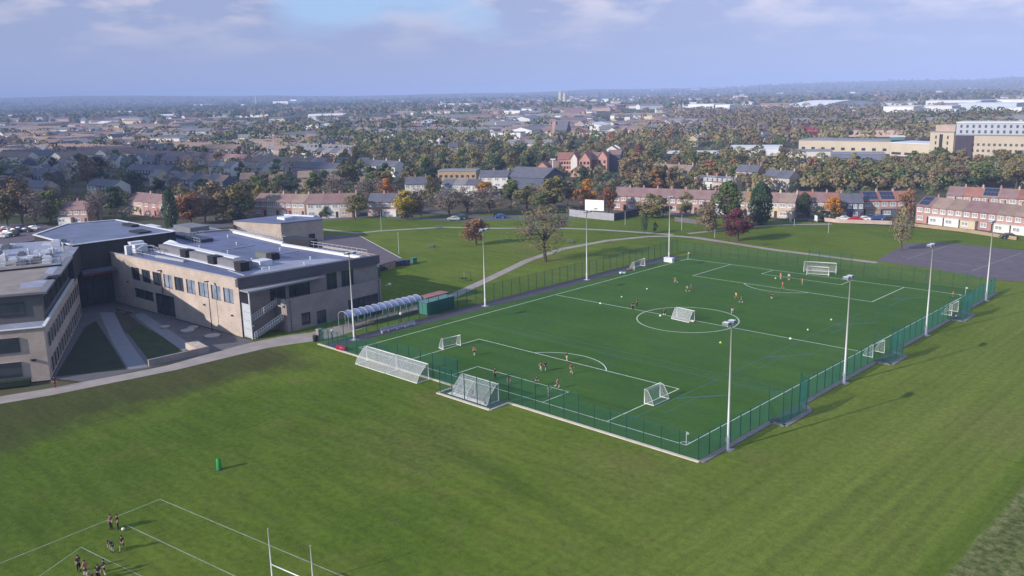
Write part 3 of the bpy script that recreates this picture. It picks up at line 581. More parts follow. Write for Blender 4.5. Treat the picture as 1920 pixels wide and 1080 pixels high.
mb = MB(); mb.face([(*CB(a, b), 12.77) for a, b in [(9.5, .8), (14.4, .8), (15, 2.4), (13.5, 4.6), (9.2, 4)]]); mb.face([(*CB(a, b), 12.77) for a, b in [(19.8, .7), (37.6, .6), (37.6, 2), (22, 2.2)]]); mb.build('pale_membrane_or_glare', MROOF2, root, off)
mb = MB(); mb.bar((*CB(28, .2), 12.9), (*CB(24.5, 22), 12.9), .5, .25); mb.build('roof_ridge_upstand', MBLACK, root, off)
mb = MB(); rnd = random.Random(4)
for a, b, w1, d1, h1 in [(31+rnd.random()*25, 1.5+rnd.random()*17, rnd.uniform(.9, 2.6), rnd.uniform(.8, 1.8), rnd.uniform(.4, 1.1)) for _ in range(38)]:
    z_ = 12.76 if a+w1 < 38 else 12.63; p = [CB(a, b), CB(a+w1, b), CB(a+w1, b+d1), CB(a, b+d1)]; MB().prism(p, z_, z_+h1, 0).prism([CB(a+.2, b+.2), CB(a+w1*.5, b+.2), CB(a+w1*.5, b+d1-.3), CB(a+.2, b+d1-.3)], z_+h1, z_+h1+.3, 0).build('roof_plant_unit', MWPNT if rnd.random() < .65 else MGREY, root, off)
for k in range(9):
    a = 31+rnd.random()*22; b = 2+rnd.random()*16; MB().tube([(*CB(a, b), 12.6), (*CB(a, b), 13.8), (*CB(a+.8, b+.2), 14.1)], .22, 7).build('duct', MGALV, root, off)
mb = MB(); railing(mb, [(*CB(30.5, .6), 12.76), (*CB(52, 1), 12.76)], 1.2, 1.6); railing(mb, [(*CB(30.5, .6), 12.76), (*CB(28.6, 20), 12.76)], 1.2, 1.6); mb.build('guard_railing', MGALV, root, off)
mb = MB(); mb.prism([CB(38, -.3), CB(62, -.3), CB(62, 22), CB(38, 22)], 8, 12.6, 0); mb.build('link_block', MDARK, root, off)
MB().face([(*CB(38.1, -.2), 12.62), (*CB(62, -.2), 12.62), (*CB(62, 22), 12.62), (*CB(38.1, 22), 12.62)]).build('link_roof', MROOF2, root, off)
mb = MB(); mb.prism([CB(44, 1), CB(62, 1), CB(62, 22), CB(44, 22)], 0, 8); mb.build('link_base', MDARK, root, off)
mb = MB(); s_ = CB(-.05, 2.2); mb.box(s_[0]-.1, s_[1]-.1, 3.3, s_[0]+.5, s_[1]+.5, 3.55); mb.build('wall_light', MBLACK, root, off)
hd = tag(MB().prism([CB(-.5, 2.5), CB(-1.6, 2.5), CB(-1.6, 14), CB(-.5, 14)], 0, .9).build('hedge', M('clipped_hedge', (.018, .034, .014), .95, .4, 2.5)), 'low hedge clipped along the foot of the lit classroom wall', 'hedge')

# --- sports hall and annexe at the back
root = thing('sports_hall', 'plain brown brick sports hall with a flat grey roof behind the main wing', 'school', (-134, -.8, 0)); off = Vector(root.location)
sp = [(-134, -.8), (-131, 11.2), (-143, 18), (-150, 4)]
MB().prism([(-134, -.8), (-131, 11.2), (-140, 15), (-149, 9), (-150, -6.5)], 0, 6.1, 0, top=False).build('wall', MBUFF, root, off)
MB().prism([(-133.8, -1.0), (-130.8, 11.3), (-140, 15.2), (-149.2, 9.1), (-150.2, -6.7)], 6.1, 6.3).build('roof', MROOF, root, off)
mb = MB(); mb.bar((-137, 12.6, 6.45), (-147.5, 9.2, 6.45), 1.0, .35); mb.box(-142, 3, 6.3, -138, 6, 7.0); mb.build('roof_upstand', MCAP, root, off)
MB().box(-131.75, 6.6, 0, -131.45, 8.6, 2.3).build('door', MBLACK, root, off)
root = thing('changing_rooms', 'low buff brick annexe with a dark felt roof beside the sports hall', 'school', (-150, -12, 0)); off = Vector(root.location)
MB().prism([(-146, -9), (-150, -6.6), (-160, -12), (-160, -24), (-152, -22)], 0, 4.9, 0, top=False).build('wall', MBUFF, root, off)
MB().prism([(-145.8, -9.2), (-150, -6.4), (-160.3, -11.8), (-160.3, -24.3), (-151.9, -22.3)], 4.9, 5.15).build('roof', M('felt_roof', (.085, .08, .09), .9, .15), root, off)

# --- courtyard furniture
rt = thing('retaining_wall', 'low brick garden wall with a pale end block beside the slab walk', 'wall', (-50, -77, 0)); off = Vector(rt.location)
a_, b_ = at(279, 687), at(392, 661)
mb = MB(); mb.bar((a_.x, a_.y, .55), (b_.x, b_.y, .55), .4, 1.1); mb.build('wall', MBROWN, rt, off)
mb = MB(); d_ = (b_-a_).normalized(); mb.prism([(b_.x, b_.y), (b_.x-5, b_.y+.6), (b_.x-5.6, b_.y-1.4), (b_.x-.6, b_.y-1.8)], 0, 1.0); mb.build('end_block', MBUFF, rt, off)
mb = MB()
for z, px in ((0, (232, 606)), (0, (300, 612)), (0, (340, 632))): pass
for i, (px, py, rr) in enumerate(((352, 622, 1.2), (362, 616, .9), (398, 632, 1.3), (310, 615, .8))):
    p = at(px, py); o = MB().tube([(0, 0, 0), (0, 0, .35)], [rr, rr*1.05], 12).build('tree_pit', MCONC); o.location = p
    tag(o, ['round concrete planter nearest the shaded brick wall', 'smaller round concrete planter behind another planter', 'round planter ring at the foot of the dark lamp post', 'small round planter beside the glazed doors'][i], 'planter', 'courtyard planters')
def bench(px, py, rz, label):
    p = at(px, py); r = thing('bench', label, 'bench', (p.x, p.y, 0), rz, 'courtyard benches'); wd = M('bench_timber', (.16, .085, .05), .8, .2)
    MB().box(-1.5, -.35, .38, 1.5, .35, .46).build('seat', wd, r)
    for x in (-1.2, 1.2): MB().box(x-.1, -.3, 0, x+.1, .3, .38).build('leg', MCONC, r)
bench(225, 582, .1, 'timber bench in the deep shade before the hall entrance'); bench(243, 587, .3, 'timber bench nearer the slab walk in the shaded courtyard')
def lamp(px, py, h, label):
    p = at(px, py); r = thing('lamp_post', label, 'lamp post', (p.x, p.y, 0), 0, 'courtyard lamp posts'); mt = M('lamp_post_paint', (.035, .03, .035), .5, .05)
    MB().tube([(0, 0, 0), (0, 0, 1.2), (0, 0, h)], [.11, .09, .06], 8).build('pole', mt, r); MB().box(-.25, -.55, h-.05, .25, .2, h+.1).build('lantern', mt, r)
lamp(398, 622, 9.3, 'tall dark lamp post before the sunlit right end of the window row'); lamp(310, 592, 9.0, 'tall dark lamp post before the shaded left windows')
# ------------------------------------------------------------------ fences round the pitch
MFEN = M('fence_green', (.008, .062, .048), .5, .12, 1.0); MFW = M('fence_wire_green', (.012, .10, .082), .5, .1, 1.0)
PITCH_POSTS = {}
def mesh_fence(name, label, pts, hs, kerb=None, cat='fence', dv=.10, wv=.015, dh=.20, wh=.012, mat=None, pmat=None, step=2.52):
    mat = mat or MFW; pmat = pmat or MFEN
    r = thing(name, label, cat, (pts[0][0], pts[0][1], 0)); off = Vector(r.location); mb = MB(); posts = []
    for (a, b), h in zip(zip(pts, pts[1:]), hs):
        a = Vector((*a, 0)); b = Vector((*b, 0)); L = (b-a).length; d = (b-a)/L; n = Vector((-d.y, d.x, 0))
        k = max(1, int(L/dv))
        for i in range(k):
            p = a+d*(L*(i+.5)/k); q3 = [p+d*wv*.5, p-d*wv*.25+n*wv*.43, p-d*wv*.25-n*wv*.43]; k0 = len(mb.v)
            for zz in (.05, h): mb.v += [(s_.x, s_.y, zz) for s_ in q3]
            for e in range(3): mb.f.append((k0+e, k0+(e+1) % 3, k0+3+(e+1) % 3, k0+3+e)); mb.m.append(0)
        z = .1; 
        while z < h:
            mb.face([a+Vector((0, 0, z))+n*.012, b+Vector((0, 0, z))+n*.012, b+Vector((0, 0, z+wh))+n*.012, a+Vector((0, 0, z+wh))+n*.012]); z += dh
        mb.bar(a+Vector((0, 0, h)), b+Vector((0, 0, h)), .03, .03)
        m = max(1, round(L/step))
        for i in range(m+1):
            p = a+d*(L*i/m)
            if not posts or min((p-q[0]).length for q in posts) > .4: posts.append((p, h))
            else:
                for j, q in enumerate(posts):
                    if (p-q[0]).length <= .4 and h > q[1]: posts[j] = (q[0], h)
    mb.build('mesh_panel', mat, r, off)
    for p, h in posts:
        key = (round(h, 2), pmat.name)
        if key not in PITCH_POSTS: PITCH_POSTS[key] = MB().box(-.04, -.04, 0, .04, .04, h+.06).mesh('post', pmat)
        o = bpy.data.objects.new('post', PITCH_POSTS[key]); COL.objects.link(o); o.parent = r; o.location = p-off
    return r
mesh_fence('mesh_fence', 'green mesh fence along the near goal line, with a goal stored in its bay', [(-39, -53), (-18, -53), (-4.4, -53), (-4.4, -56.5), (5.7, -56.5), (5.7, -53), (18, -53), (35.5, -53)], [3, 4, 4.0, 4.0, 4.0, 4, 3.0])
mesh_fence('mesh_fence', 'green mesh fence down the sunny field side with three goal bays', [(35.5, -53), (35.5, -36.6), (37.4, -36.6), (37.4, -30), (35.5, -28), (35.5, -3.6), (37.8, -3.6), (37.8, 1.8), (35.5, 3), (35.5, 29), (37.7, 29.4), (37.7, 34.6), (35.5, 36), (35.5, 56)], [3, 4.3, 4.3, 4.3, 3, 4.3, 4.3, 4.3, 3, 4.3, 4.3, 4.3, 3], wv=.021)
mesh_fence('mesh_fence', 'green mesh fence behind the far goal, seen against the park lawn', [(35.5, 56), (12, 56), (6.4, 56), (-3.6, 56), (-9, 56), (-39, 56)], [3, 3, 4.5, 3, 3], wv=.016, wh=.014)
mesh_fence('mesh_fence', 'green mesh fence along the dark paved strip by the path', [(-39, 56), (-39, 20), (-39, -16), (-39, -53)], [3.4, 3.4, 3.4], wv=.014, wh=.012)
mb = MB()
for pts, w_, in (([(-39.2, -53.2), (-4.6, -53.2)], .38), ([(-4.6, -53.0), (-4.6, -56.8)], .34), ([(-4.7, -56.8), (5.9, -56.8)], .40), ([(5.9, -56.8), (5.9, -53.0)], .34), ([(5.9, -53.2), (35.8, -53.2)], .42)):
    p, q = pts; mb.bar((*p, .05), (*q, .05), w_, .14)
struct('fence_kerb', mb, MCO, 'pale concrete kerb under the near fence')
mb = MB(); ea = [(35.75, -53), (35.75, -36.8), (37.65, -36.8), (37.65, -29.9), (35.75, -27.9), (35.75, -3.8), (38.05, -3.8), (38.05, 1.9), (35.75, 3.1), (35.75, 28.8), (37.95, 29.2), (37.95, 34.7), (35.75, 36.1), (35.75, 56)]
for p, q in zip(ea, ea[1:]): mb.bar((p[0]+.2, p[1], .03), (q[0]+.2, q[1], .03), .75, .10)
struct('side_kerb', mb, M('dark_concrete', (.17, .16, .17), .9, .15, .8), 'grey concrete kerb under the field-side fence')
sheet('bay_base', [(-4.3, -56.6), (5.6, -56.6), (5.6, -53), (-4.3, -53)], .012, M('bay_tarmac', (.05, .07, .065), .9, .15))
for pg in ([(35.5, -36.7), (37.3, -36.7), (37.3, -30), (35.5, -28)], [(35.5, -3.6), (37.7, -3.6), (37.7, 1.8), (35.5, 3)], [(35.5, 29), (37.6, 29.4), (37.6, 34.6), (35.5, 36)]): sheet('bay_base', pg, .012, M('bay_tarmac', (.05, .07, .065), .9, .15))

# ------------------------------------------------------------------ floodlights
MPOLE = M('galvanised_pole', (.50, .50, .50), .45, .07, .5, metal=.15)
MLENS = M('floodlight_lens', (.62, .66, .72), .15, .05, 1, spec=.8); MHEAD = M('floodlight_casing', (.17, .18, .20), .5, .08)
fl = thing('floodlight', '', 'floodlight', (0, 0, 0))
MB().tube([(0, 0, .04), (0, 0, 1.6), (0, 0, 1.62), (0, 0, 15.0)], [.19, .18, .14, .085], 10).build('pole', MPOLE, fl, smooth=True)
mb = MB(); mb.box(-.3, -.3, 0, .3, .3, .05)
for a in (-.22, .22):
    for b in (-.22, .22): mb.tube([(a, b, .05), (a, b, .13)], .03, 5)
mb.build('base_plate', MPOLE, fl); MB().box(-.62, -.62, -.06, .62, .62, 0.01).build('footing', MCONC, fl)
MB().bar((0, -.95, 15.05), (0, .95, 15.05), .1).build('crossarm', MPOLE, fl)
for y in (-.62, .62):
    mb = MB(); mb.prism([(-.1, y-.36), (.72, y-.32), (.72, y+.32), (-.1, y+.36)], 15.12, 15.42); mb.tube([(0, y, 15.05), (.1, y, 15.3)], .06, 6); h_ = mb.build('lamp_head', MHEAD, fl)
    MB().box(-.02, y-.3, 15.42, .66, y+.3, 15.45).build('cover', MLENS, h_)
MB().box(.1, -.12, 1.0, .22, .12, 1.5).build('switch_box', MPOLE, fl)
fpos = [(-36.6, -47.6, 0), (-36.4, -16, 0), (-36.2, 15.6, 0), (-36, 47.6, 0), (36.3, -47.9, pi), (36.4, -16.3, pi), (36.3, 16.0, pi), (36.3, 48, pi)]
flab = ['floodlight before the two-storey wing and curved shelter', 'floodlight between the green containers and the spreading brown tree', 'floodlight beside the spreading brown tree on the dark strip', 'floodlight by the far corner flag next to a white box', 'floodlight at the near fence corner, its lamps over the centre circle', 'floodlight on the field side just past the first goal bay', 'floodlight on the field side standing before the tarmac court', 'floodlight at the far end of the field-side fence']
for i, (x, y, rz) in enumerate(fpos):
    o = fl if i == 0 else copy_tree(fl); place(o, x, y, 0, rz); tag(o, 'tall pale '+flab[i], 'floodlight', 'floodlights round the artificial pitch')

# ------------------------------------------------------------------ goals
MNET = M('goal_net', (.52, .53, .55), .9, .1); MGOAL = M('goal_paint', (.74, .74, .72), .45, .05)
def make_goal(label, group, w, h, dt, db, r=.055, net=.14, nw=.016, loc=(0, 0), rz=0.0, sock=True):
    """mouth faces local -Y, net behind on +Y"""
    g = thing('football_goal', label, 'goal', (loc[0], loc[1], .02), rz, group); x = w/2
    for s in (-1, 1): MB().tube([(s*x, 0, 0), (s*x, 0, h)], r, 8).build('post', MGOAL, g, smooth=True)
    MB().tube([(-x-r, 0, h), (x+r, 0, h)], r*1.05, 8).build('crossbar', MGOAL, g, smooth=True)
    mb = MB()
    for s in (-1, 1): mb.tube([(s*x, 0, .05), (s*x, db, .05)], r*.85, 6); mb.tube([(s*x, 0, h-.02), (s*x, dt, h-.06), (s*x, db*.8, h*.42), (s*x, db, .08)], r*.45, 6)
    mb.tube([(-x, db, .05), (x, db, .05)], r*.85, 6); mb.build('base_frame', MGOAL, g)
    prof = [(0, h), (dt, h-.06), (db*.8, h*.42), (db, .08)]; mb = MB()
    def pt(t):
        ls = [hypot(b[0]-a[0], b[1]-a[1]) for a, b in zip(prof, prof[1:])]; d = t*sum(ls)
        for (a, b), l in zip(zip(prof, prof[1:]), ls):
            if d <= l+1e-6: f = d/l; return a[0]+(b[0]-a[0])*f, a[1]+(b[1]-a[1])*f
            d -= l
        return prof[-1]
    k = int(w/net); K = 10
    for i in range(k+1):
        xx = -x+w*i/k
        for j in range(K):
            a, b = pt(j/K), pt((j+1)/K); mb.face([(xx-nw/2, a[0], a[1]), (xx+nw/2, a[0], a[1]), (xx+nw/2, b[0], b[1]), (xx-nw/2, b[0], b[1])])
    n2 = int((dt+h+db*.6)/net)
    for j in range(n2+1):
        a, b = pt(j/n2), pt(min(1, j/n2+nw/3)); mb.face([(-x, a[0], a[1]), (x, a[0], a[1]), (x, b[0], b[1]-.004), (-x, b[0], b[1]-.004)])
    for s in (-1, 1):
        q = int(db/net)
        for j in range(q+1):
            y = db*j/q; zt = h
            for a, b in zip(prof, prof[1:]):
                if a[0] <= y <= b[0] and b[0] > a[0]: zt = a[1]+(b[1]-a[1])*(y-a[0])/(b[0]-a[0])
            mb.face([(s*x, y, .05), (s*x, y+nw, .05), (s*x, y+nw, zt), (s*x, y, zt)])
        for j in range(int(h/net)):
            z = .1+j*net; ym = db
            for a, b in zip(prof, prof[1:]):
                if b[1] <= z <= a[1] and a[1] > b[1]: ym = a[0]+(b[0]-a[0])*(a[1]-z)/(a[1]-b[1])
            mb.face([(s*x, 0, z), (s*x, ym, z), (s*x, ym, z+nw), (s*x, 0, z+nw)])
    mb.build('net', MNET, g)
    return g
def goal_px(label, group, pl, pr, h, dt, db, **k):
    """goal whose left and right posts (seen from its mouth) stand at two pixels"""
    a, b = at(*pl), at(*pr); d = b-a; c = (a+b)/2
    return make_goal(label, group, d.length, h, dt, db, loc=(c.x, c.y), rz=atan2(d.y, d.x), **k)
GB, GS = 'full-size goals parked outside the fence', 'small training goals'
make_goal('full-size white goal outside the fence, the one nearer the red mat', GB, 7.3, 2.44, .4, 2.3, loc=(-21.2, -53.75), rz=pi, net=.12, nw=.018)
make_goal('full-size white goal outside the fence, the one nearer the fenced bay', GB, 7.3, 2.44, .4, 2.3, loc=(-13.7, -53.7), rz=pi, net=.12, nw=.018)
make_goal('full-size white goal stored in the fence bay by the near goal line', 'goals stored in fence bays', 7.1, 2.44, .4, 2.2, loc=(.7, -53.5), rz=pi, net=.12, nw=.018)
make_goal('smaller white goal tucked inside the full-size goal in the near fence bay', 'goals stored in fence bays', 2.4, 2.0, .3, 1.7, loc=(-1.1, -54.0), rz=pi)
fg = thing('folded_goal_frame', 'folded white goal frame lying along the near fence bay kerb', 'goal frame', (.7, -56.0, .02)); mb = MB()
for k in range(3): mb.tube([(-3.9+k*.2, -.1+k*.12, .12+.1*k), (3.9-k*.5, -.1+k*.12, .12+.1*k)], .055, 6)
for k in range(9): mb.tube([(-1.2+k*.5, -.1, .2), (-1.0+k*.5, .15, .42), (-.75+k*.5, -.05, .2)], .06, 5)
mb.build('frame', MGOAL, fg)
goal_px('small white goal near the left corner of the near penalty area', GS, (831, 656), (863.5, 648.6), 1.85, .5, 1.3)
goal_px('small white goal turned sideways near the right corner of the near penalty area', GS, (1237.5, 744), (1208.3, 756.7), 2.0, .5, 1.5)
goal_px('small white goal standing in the centre circle', GS, (1302, 602.3), (1269, 595), 1.9, .6, 1.6, net=.11, nw=.02)
goal_px('full-size white goal behind the far goal line', 'goals at the far end', (1507, 510), (1567, 514), 2.44, .8, 2.0)
goal_px('smaller white goal standing in front of the full-size far goal', 'goals at the far end', (1512.5, 515.4), (1553, 518.4), 2.0, .5, 1.4)
goal_px('small white goal in the middle bay of the field-side fence', 'goals stored in fence bays', (1636, 671), (1657.5, 662.5), 2.05, .4, 1.6)
goal_px('small white goal in the farthest bay of the field-side fence', 'goals stored in fence bays', (1784, 592), (1796, 585), 2.05, .4, 1.7)
goal_px('small white goal on the dark strip beside the far touchline', GS, (1189, 506.7), (1209, 499), 1.9, .5, 1.3)

# rugby posts
rp_ = thing('rugby_posts', 'white H-shaped rugby posts on the near grass', 'rugby posts', (23.3, -100.25, 0), atan2(.146, 1))
for x in (0, 5.2): MB().tube([(x, 0, 0), (x, 0, 6.1)], [.06, .05], 8).build('post', MGOAL, rp_, smooth=True)
MB().tube([(0, 0, 2.78), (5.2, 0, 2.78)], .05, 8).build('crossbar', MGOAL, rp_, smooth=True)

# ------------------------------------------------------------------ small things on and round the pitch
tp = thing('tackle_pad', 'bright green padded tackle dummy alone on the grass', 'tackle pad', at(411, 880)); 
MB().tube([(0, 0, .1), (0, 0, .2), (0, 0, 1.25), (0, 0, 1.4)], [.28, .3, .26, .14], 12).build('pad', M('green_vinyl', (.03, .26, .06), .4, .1), tp, smooth=True)
MB().tube([(0, 0, 0), (0, 0, .12)], [.42, .36], 12).build('base', M('dark_green_vinyl', (.01, .07, .03), .5, .1), tp)
p = at(641, 657); cm = thing('crash_mat', 'crimson roll of matting lying by the near fence', 'mat', (p.x, p.y, 0), .15); MR = M('crimson_vinyl', (.30, .012, .045), .45, .2, 1)
MB().tube([(-1.0, 0, .42), (-.95, 0, .42), (.95, 0, .42), (1.0, 0, .42)], [.3, .44, .44, .3], 12).build('roll', MR, cm, smooth=True)
mb = MB()
for x in (-.5, .5): mb.tube([(x-.05, 0, .42), (x+.05, 0, .42)], .452, 12)
mb.build('strap', M('dark_strap', (.06, .005, .02), .6), cm)
p = at(591, 640); bn = thing('litter_bin', 'dark litter bin at the end of the path by the fence corner', 'bin', (p.x, p.y, 0)); MB().tube([(0, 0, 0), (0, 0, 1.0)], [.36, .42], 8).build('body', MBLACK, bn); MB().tube([(0, 0, 1.0), (0, 0, 1.12)], [.46, .36], 8).build('lid', MFRAME, bn)
p = at(599, 638); gp = thing('gate_pillar', 'brown brick gate pillar beside the litter bin', 'pillar', (p.x, p.y, 0)); MB().box(-.35, -.35, 0, .35, .35, 1.9).build('shaft', MBROWN, gp); MB().box(-.42, -.42, 1.9, .42, .42, 2.02).build('cap', MCONC, gp)
for (px, py, h, lab) in ((623.5, 640, 1.9, 'white-globed post inside the fence corner'), (606, 637, 1.5, 'white-globed post nearest the brown gate pillar'), (752, 604, 1.6, 'white-globed post under the far end of the curved shelter')):
    p = at(px, py); g_ = thing('globe_post', lab, 'post light', (p.x, p.y, 0), 0, 'globe posts by the shelter'); MB().tube([(0, 0, 0), (0, 0, h-.25)], .09, 8).build('post', MBLACK, g_); MB().ball((0, 0, h), .3, 10).build('globe', MWF, g_, smooth=True)
def ball(px, py, lab, col='ball_white', c=(.75, .75, .7), r=.16):
    p = at(px, py); o = MB().ball((0, 0, r), r, 10).build('football' if r < .2 else 'equipment_bag', M(col, c, .5, .1), smooth=True); o.location = (p.x, p.y, .02)
    tag(o, lab, 'ball' if r < .2 else 'bag', 'footballs on the pitch' if r < .2 else None)
for q, lab in (((1165.6, 558), 'white football lying just beyond the halfway line left of the two dark figures'), ((1514.5, 620), 'white football nearer the field side beyond the halfway line'), ((1558.5, 601), 'white football farther out toward the field-side fence'), ((1213, 543), 'white football in the open turf left of the running pair'), ((1793, 594), 'white football below the goal in the farthest bay'), ((1454, 523), 'white football by the orange bib at the far six-yard line'), ((231, 995), 'white football by the upper pair on the rugby pitch')): ball(*q, lab)
def disc(px, py, lab, c, nm):
    p = at(px, py); o = MB().tube([(0, 0, 0), (0, 0, .1), (0, 0, .28)], [.24, .16, .03], 10).build('marker_cone', M(nm, c, .5, .1)); o.location = (p.x, p.y, .02); tag(o, lab, 'cone', 'training cones')
disc(1125.6, 569.5, 'white marker cone on the halfway line left of the circle', (.75, .75, .7), 'cone_white'); disc(1482, 635.5, 'white marker cone on the halfway line right of the circle', (.75, .75, .7), 'cone_white'); disc(1351, 643, 'yellow cone between the circle and the near floodlight pole', (.5, .55, .05), 'cone_yellow'); disc(1238, 592.5, 'white cone at the left of the centre circle by a dark figure', (.75, .75, .7), 'cone_white')
for q, lab, sz in (((1167, 514), 'white kit bag beside the far touchline', .45), ((1180, 507), 'brown kit bag beside the small goal on the dark strip', .4)):
    p = at(*q); o = MB().tube([(-sz*1.6, 0, sz*.6), (-sz*1.4, 0, sz*.62), (sz*1.4, 0, sz*.62), (sz*1.6, 0, sz*.6)], [sz*.3, sz*.6, sz*.62, sz*.3], 9).build('kit_bag', M('brown_bag', (.16, .09, .06)) if 'brown' in lab else MWPNT, smooth=True); place(o, p.x, p.y, .02, .6); tag(o, lab, 'bag')
p = at(1248, 490.5); bx = thing('equipment_box', 'pale box at the foot of the far-corner floodlight', 'box', (p.x+1, p.y, .02)); MB().box(-1.2, -.5, 0, 1.2, .5, 1.0).build('body', MWPNT, bx); MB().prism([(-1.25, -.55), (1.25, -.55), (1.25, .55), (-1.25, .55)], 1.0, 1.1).build('lid', MWF, bx)
p = at(1297, 604.5); o = MB().tube([(-.4, 0, .2), (0, 0, .26), (.4, 0, .2)], [.14, .24, .14], 8).build('kit_bag', M('cream_bag', (.55, .50, .34)), smooth=True); place(o, p.x, p.y, .02, .4); tag(o, 'cream kit bag beside the goal in the centre circle', 'bag')
for x, y, lab in ((32, -50, 'white corner pole at the near right corner of the pitch'), (-32, 50, 'white corner pole at the far left corner of the pitch'), (32, 50, 'white corner pole at the far right corner of the pitch')):
    c_f = thing('corner_flag', lab, 'corner flag', (x, y, .02), 0, 'corner flags'); MB().tube([(0, 0, 0), (0, 0, 1.7)], .035, 6).build('pole', MWF, c_f)
    MB().face([(0, 0, 1.68), (.34, .05, 1.6), (.32, .08, 1.4), (0, 0, 1.35)]).build('flag', M('flag_cloth', (.5, .52, .48), .9), c_f)
# benches and goal weights on the dark strip
for i, (px, py) in enumerate(((700, 617), (716, 613), (730, 609), (744, 604))):
    p = at(px, py); p.x = -36.2+.05*i; b_ = thing('team_bench', 'low pale bench on the dark strip, %s from the curved shelter\'s near end' % ORD[i], 'bench', (p.x, p.y, .02), pi/2, 'pale benches on the dark strip')
    MB().box(-.95, -.2, .38, .95, .2, .45).build('seat', M('bench_plastic', (.30, .31, .42), .5, .1), b_)
    for x in (-.8, .8): MB().box(x-.05, -.2, 0, x+.05, .2, .38).build('leg', MGALV, b_)
    MB().box(-.95, .16, .45, .95, .2, .85).build('backrest', M('bench_plastic', (.30, .31, .42), .5, .1), b_)
# shelter with a curved translucent roof
sh = thing('curved_shelter', 'long shelter with a ribbed blue-grey barrel roof beside the pitch', 'shelter', (-44.6, -35.3, 0)); off = Vector(sh.location); mp_ = M('polycarbonate', (.20, .23, .38), .25, .15, .8, spec=.7)
mb = MB(); ny = 40; na = 9
for j in range(ny):
    y0, y1 = -44+17.4*j/ny, -44+17.4*(j+1)/ny
    for i in range(na):
        a0, a1 = radians(8+155*i/na), radians(8+155*(i+1)/na); f = lambda a, y: (-44.6+1.55*cos(a), y, 1.95+1.05*sin(a)); mb.face([f(a0, y0), f(a0, y1), f(a1, y1), f(a1, y0)])
mb.build('roof', mp_, sh, off)
for j in range(13):
    y = -44+17.4*j/12; mb = MB(); mb.tube([(-44.6+1.58*cos(radians(8+155*i/10)), y, 1.97+1.08*sin(radians(8+155*i/10))) for i in range(11)], .06, 5); mb.tube([(-46.1, y, 0), (-46.1, y, 2.25)], .05, 6)
    if j % 3 == 0: mb.tube([(-43.05, y, 0), (-43.05, y, 2.1)], .05, 6)
    mb.build('hoop', MGALV, sh, off)
mb = MB()
for j in range(12): mb.tube([(-45.3, -43+1.35*j, 0), (-45.3, -43+1.35*j, .8), (-44.3, -43+1.35*j, .8), (-44.3, -43+1.35*j, 0)], .03, 5)
mb.build('bike_rack', MGALV, sh, off)
o = tag(MB().prism([(-43.0, -43.4), (-42.1, -43.4), (-42.6, -28.0), (-43.4, -28.0)], 0, .35).build('planting_bed', M('bed_planting', (.09, .065, .035), .95, .4, 1.6)), 'brown planting bed below the curved shelter', 'planting bed')
# green containers
def container(name, loc, rz, L, wd, h, lab, roof):
    c = thing(name, lab, 'container', (loc[0], loc[1], 0), rz, 'green storage containers'); mb = MB(); k = int(L/.28)
    mb.box(-L/2, -wd/2, .12, L/2, wd/2, h)
    for s in (-1, 1):
        for i in range(k): x = -L/2+.1+(L-.2)*i/k; mb.box(x, s*wd/2-(.04 if s < 0 else 0), .2, x+.13, s*wd/2+(.04 if s > 0 else 0), h-.12)
    mb.build('body', MGREEN, c); MB().box(-L/2-.02, -wd/2-.03, h, L/2+.02, wd/2+.03, h+.06).build('roof', roof, c)
    for s in (-1, 1): d = MB().box(-L/2-.07, s*.03 if s > 0 else -wd/2+.08, .2, -L/2-.01, wd/2-.08 if s > 0 else -.03, h-.1).build('door', MTEAL, c); MB().tube([(-L/2-.1, s*.35, .3), (-L/2-.1, s*.35, h-.2)], .025, 6).build('lock_bar', MGALV, d)
    return c
container('storage_container', (-40.7, -24.9), pi/2+.06, 7.4, 2.4, 2.5, 'green steel container nearer the pitch, with a pale teal roof', M('teal_roof', (.12, .22, .22), .5, .15)); container('storage_container', (-43.9, -22.9), pi/2+.06, 6.4, 2.4, 2.5, 'green steel container behind, with a rusty pink roof', M('pink_roof', (.30, .13, .12), .7, .2))
o = container('storage_container', (-79.5, -11.0), -.35, 6, 2.4, 2.3, 'teal-roofed container among bins by the tarmac yard', M('teal_roof', (.12, .22, .22), .5, .15))
for i, (px, py, c, cn) in enumerate(((763, 497, (.03, .04, .12), 'blue'), (752, 498, (.03, .04, .12), 'blue'), (776, 493, (.03, .13, .11), 'green'), (742, 500, (.012, .03, .02), 'dark'))):
    p = at(px, py); b_ = thing('wheelie_bin', ['blue wheeled bin nearer the green one', 'blue wheeled bin nearer the dark one', 'green wheeled bin at the end of the row on the lawn', 'dark wheeled bin closest to the teal-roofed container'][i], 'bin', (p.x, p.y, 0), -.3, 'wheeled bins by the yard'); mt = M('bin_'+cn, c, .5, .1)
    MB().prism([(-.7, -.5), (.7, -.5), (.75, .55), (-.75, .55)], .12, 1.25).build('body', mt, b_); MB().prism([(-.74, -.56), (.74, -.56), (.78, .6), (-.78, .6)], 1.25, 1.36).build('lid', mt, b_)
    for x in (-.6, .6): MB().tube([(x-.05, .4, .1), (x+.05, .4, .1)], .1, 8).build('wheel', MBLACK, b_)
mesh_fence('timber_fence', 'dark timber fence closing the yard beside the school wing', [at(700, 514)[:2], at(742, 502)[:2]], [1.8], dv=.16, wv=.15, dh=.7, wh=.1, mat=M('dark_timber', (.085, .075, .085), .9, .2), pmat=MFRAME, step=2.4)
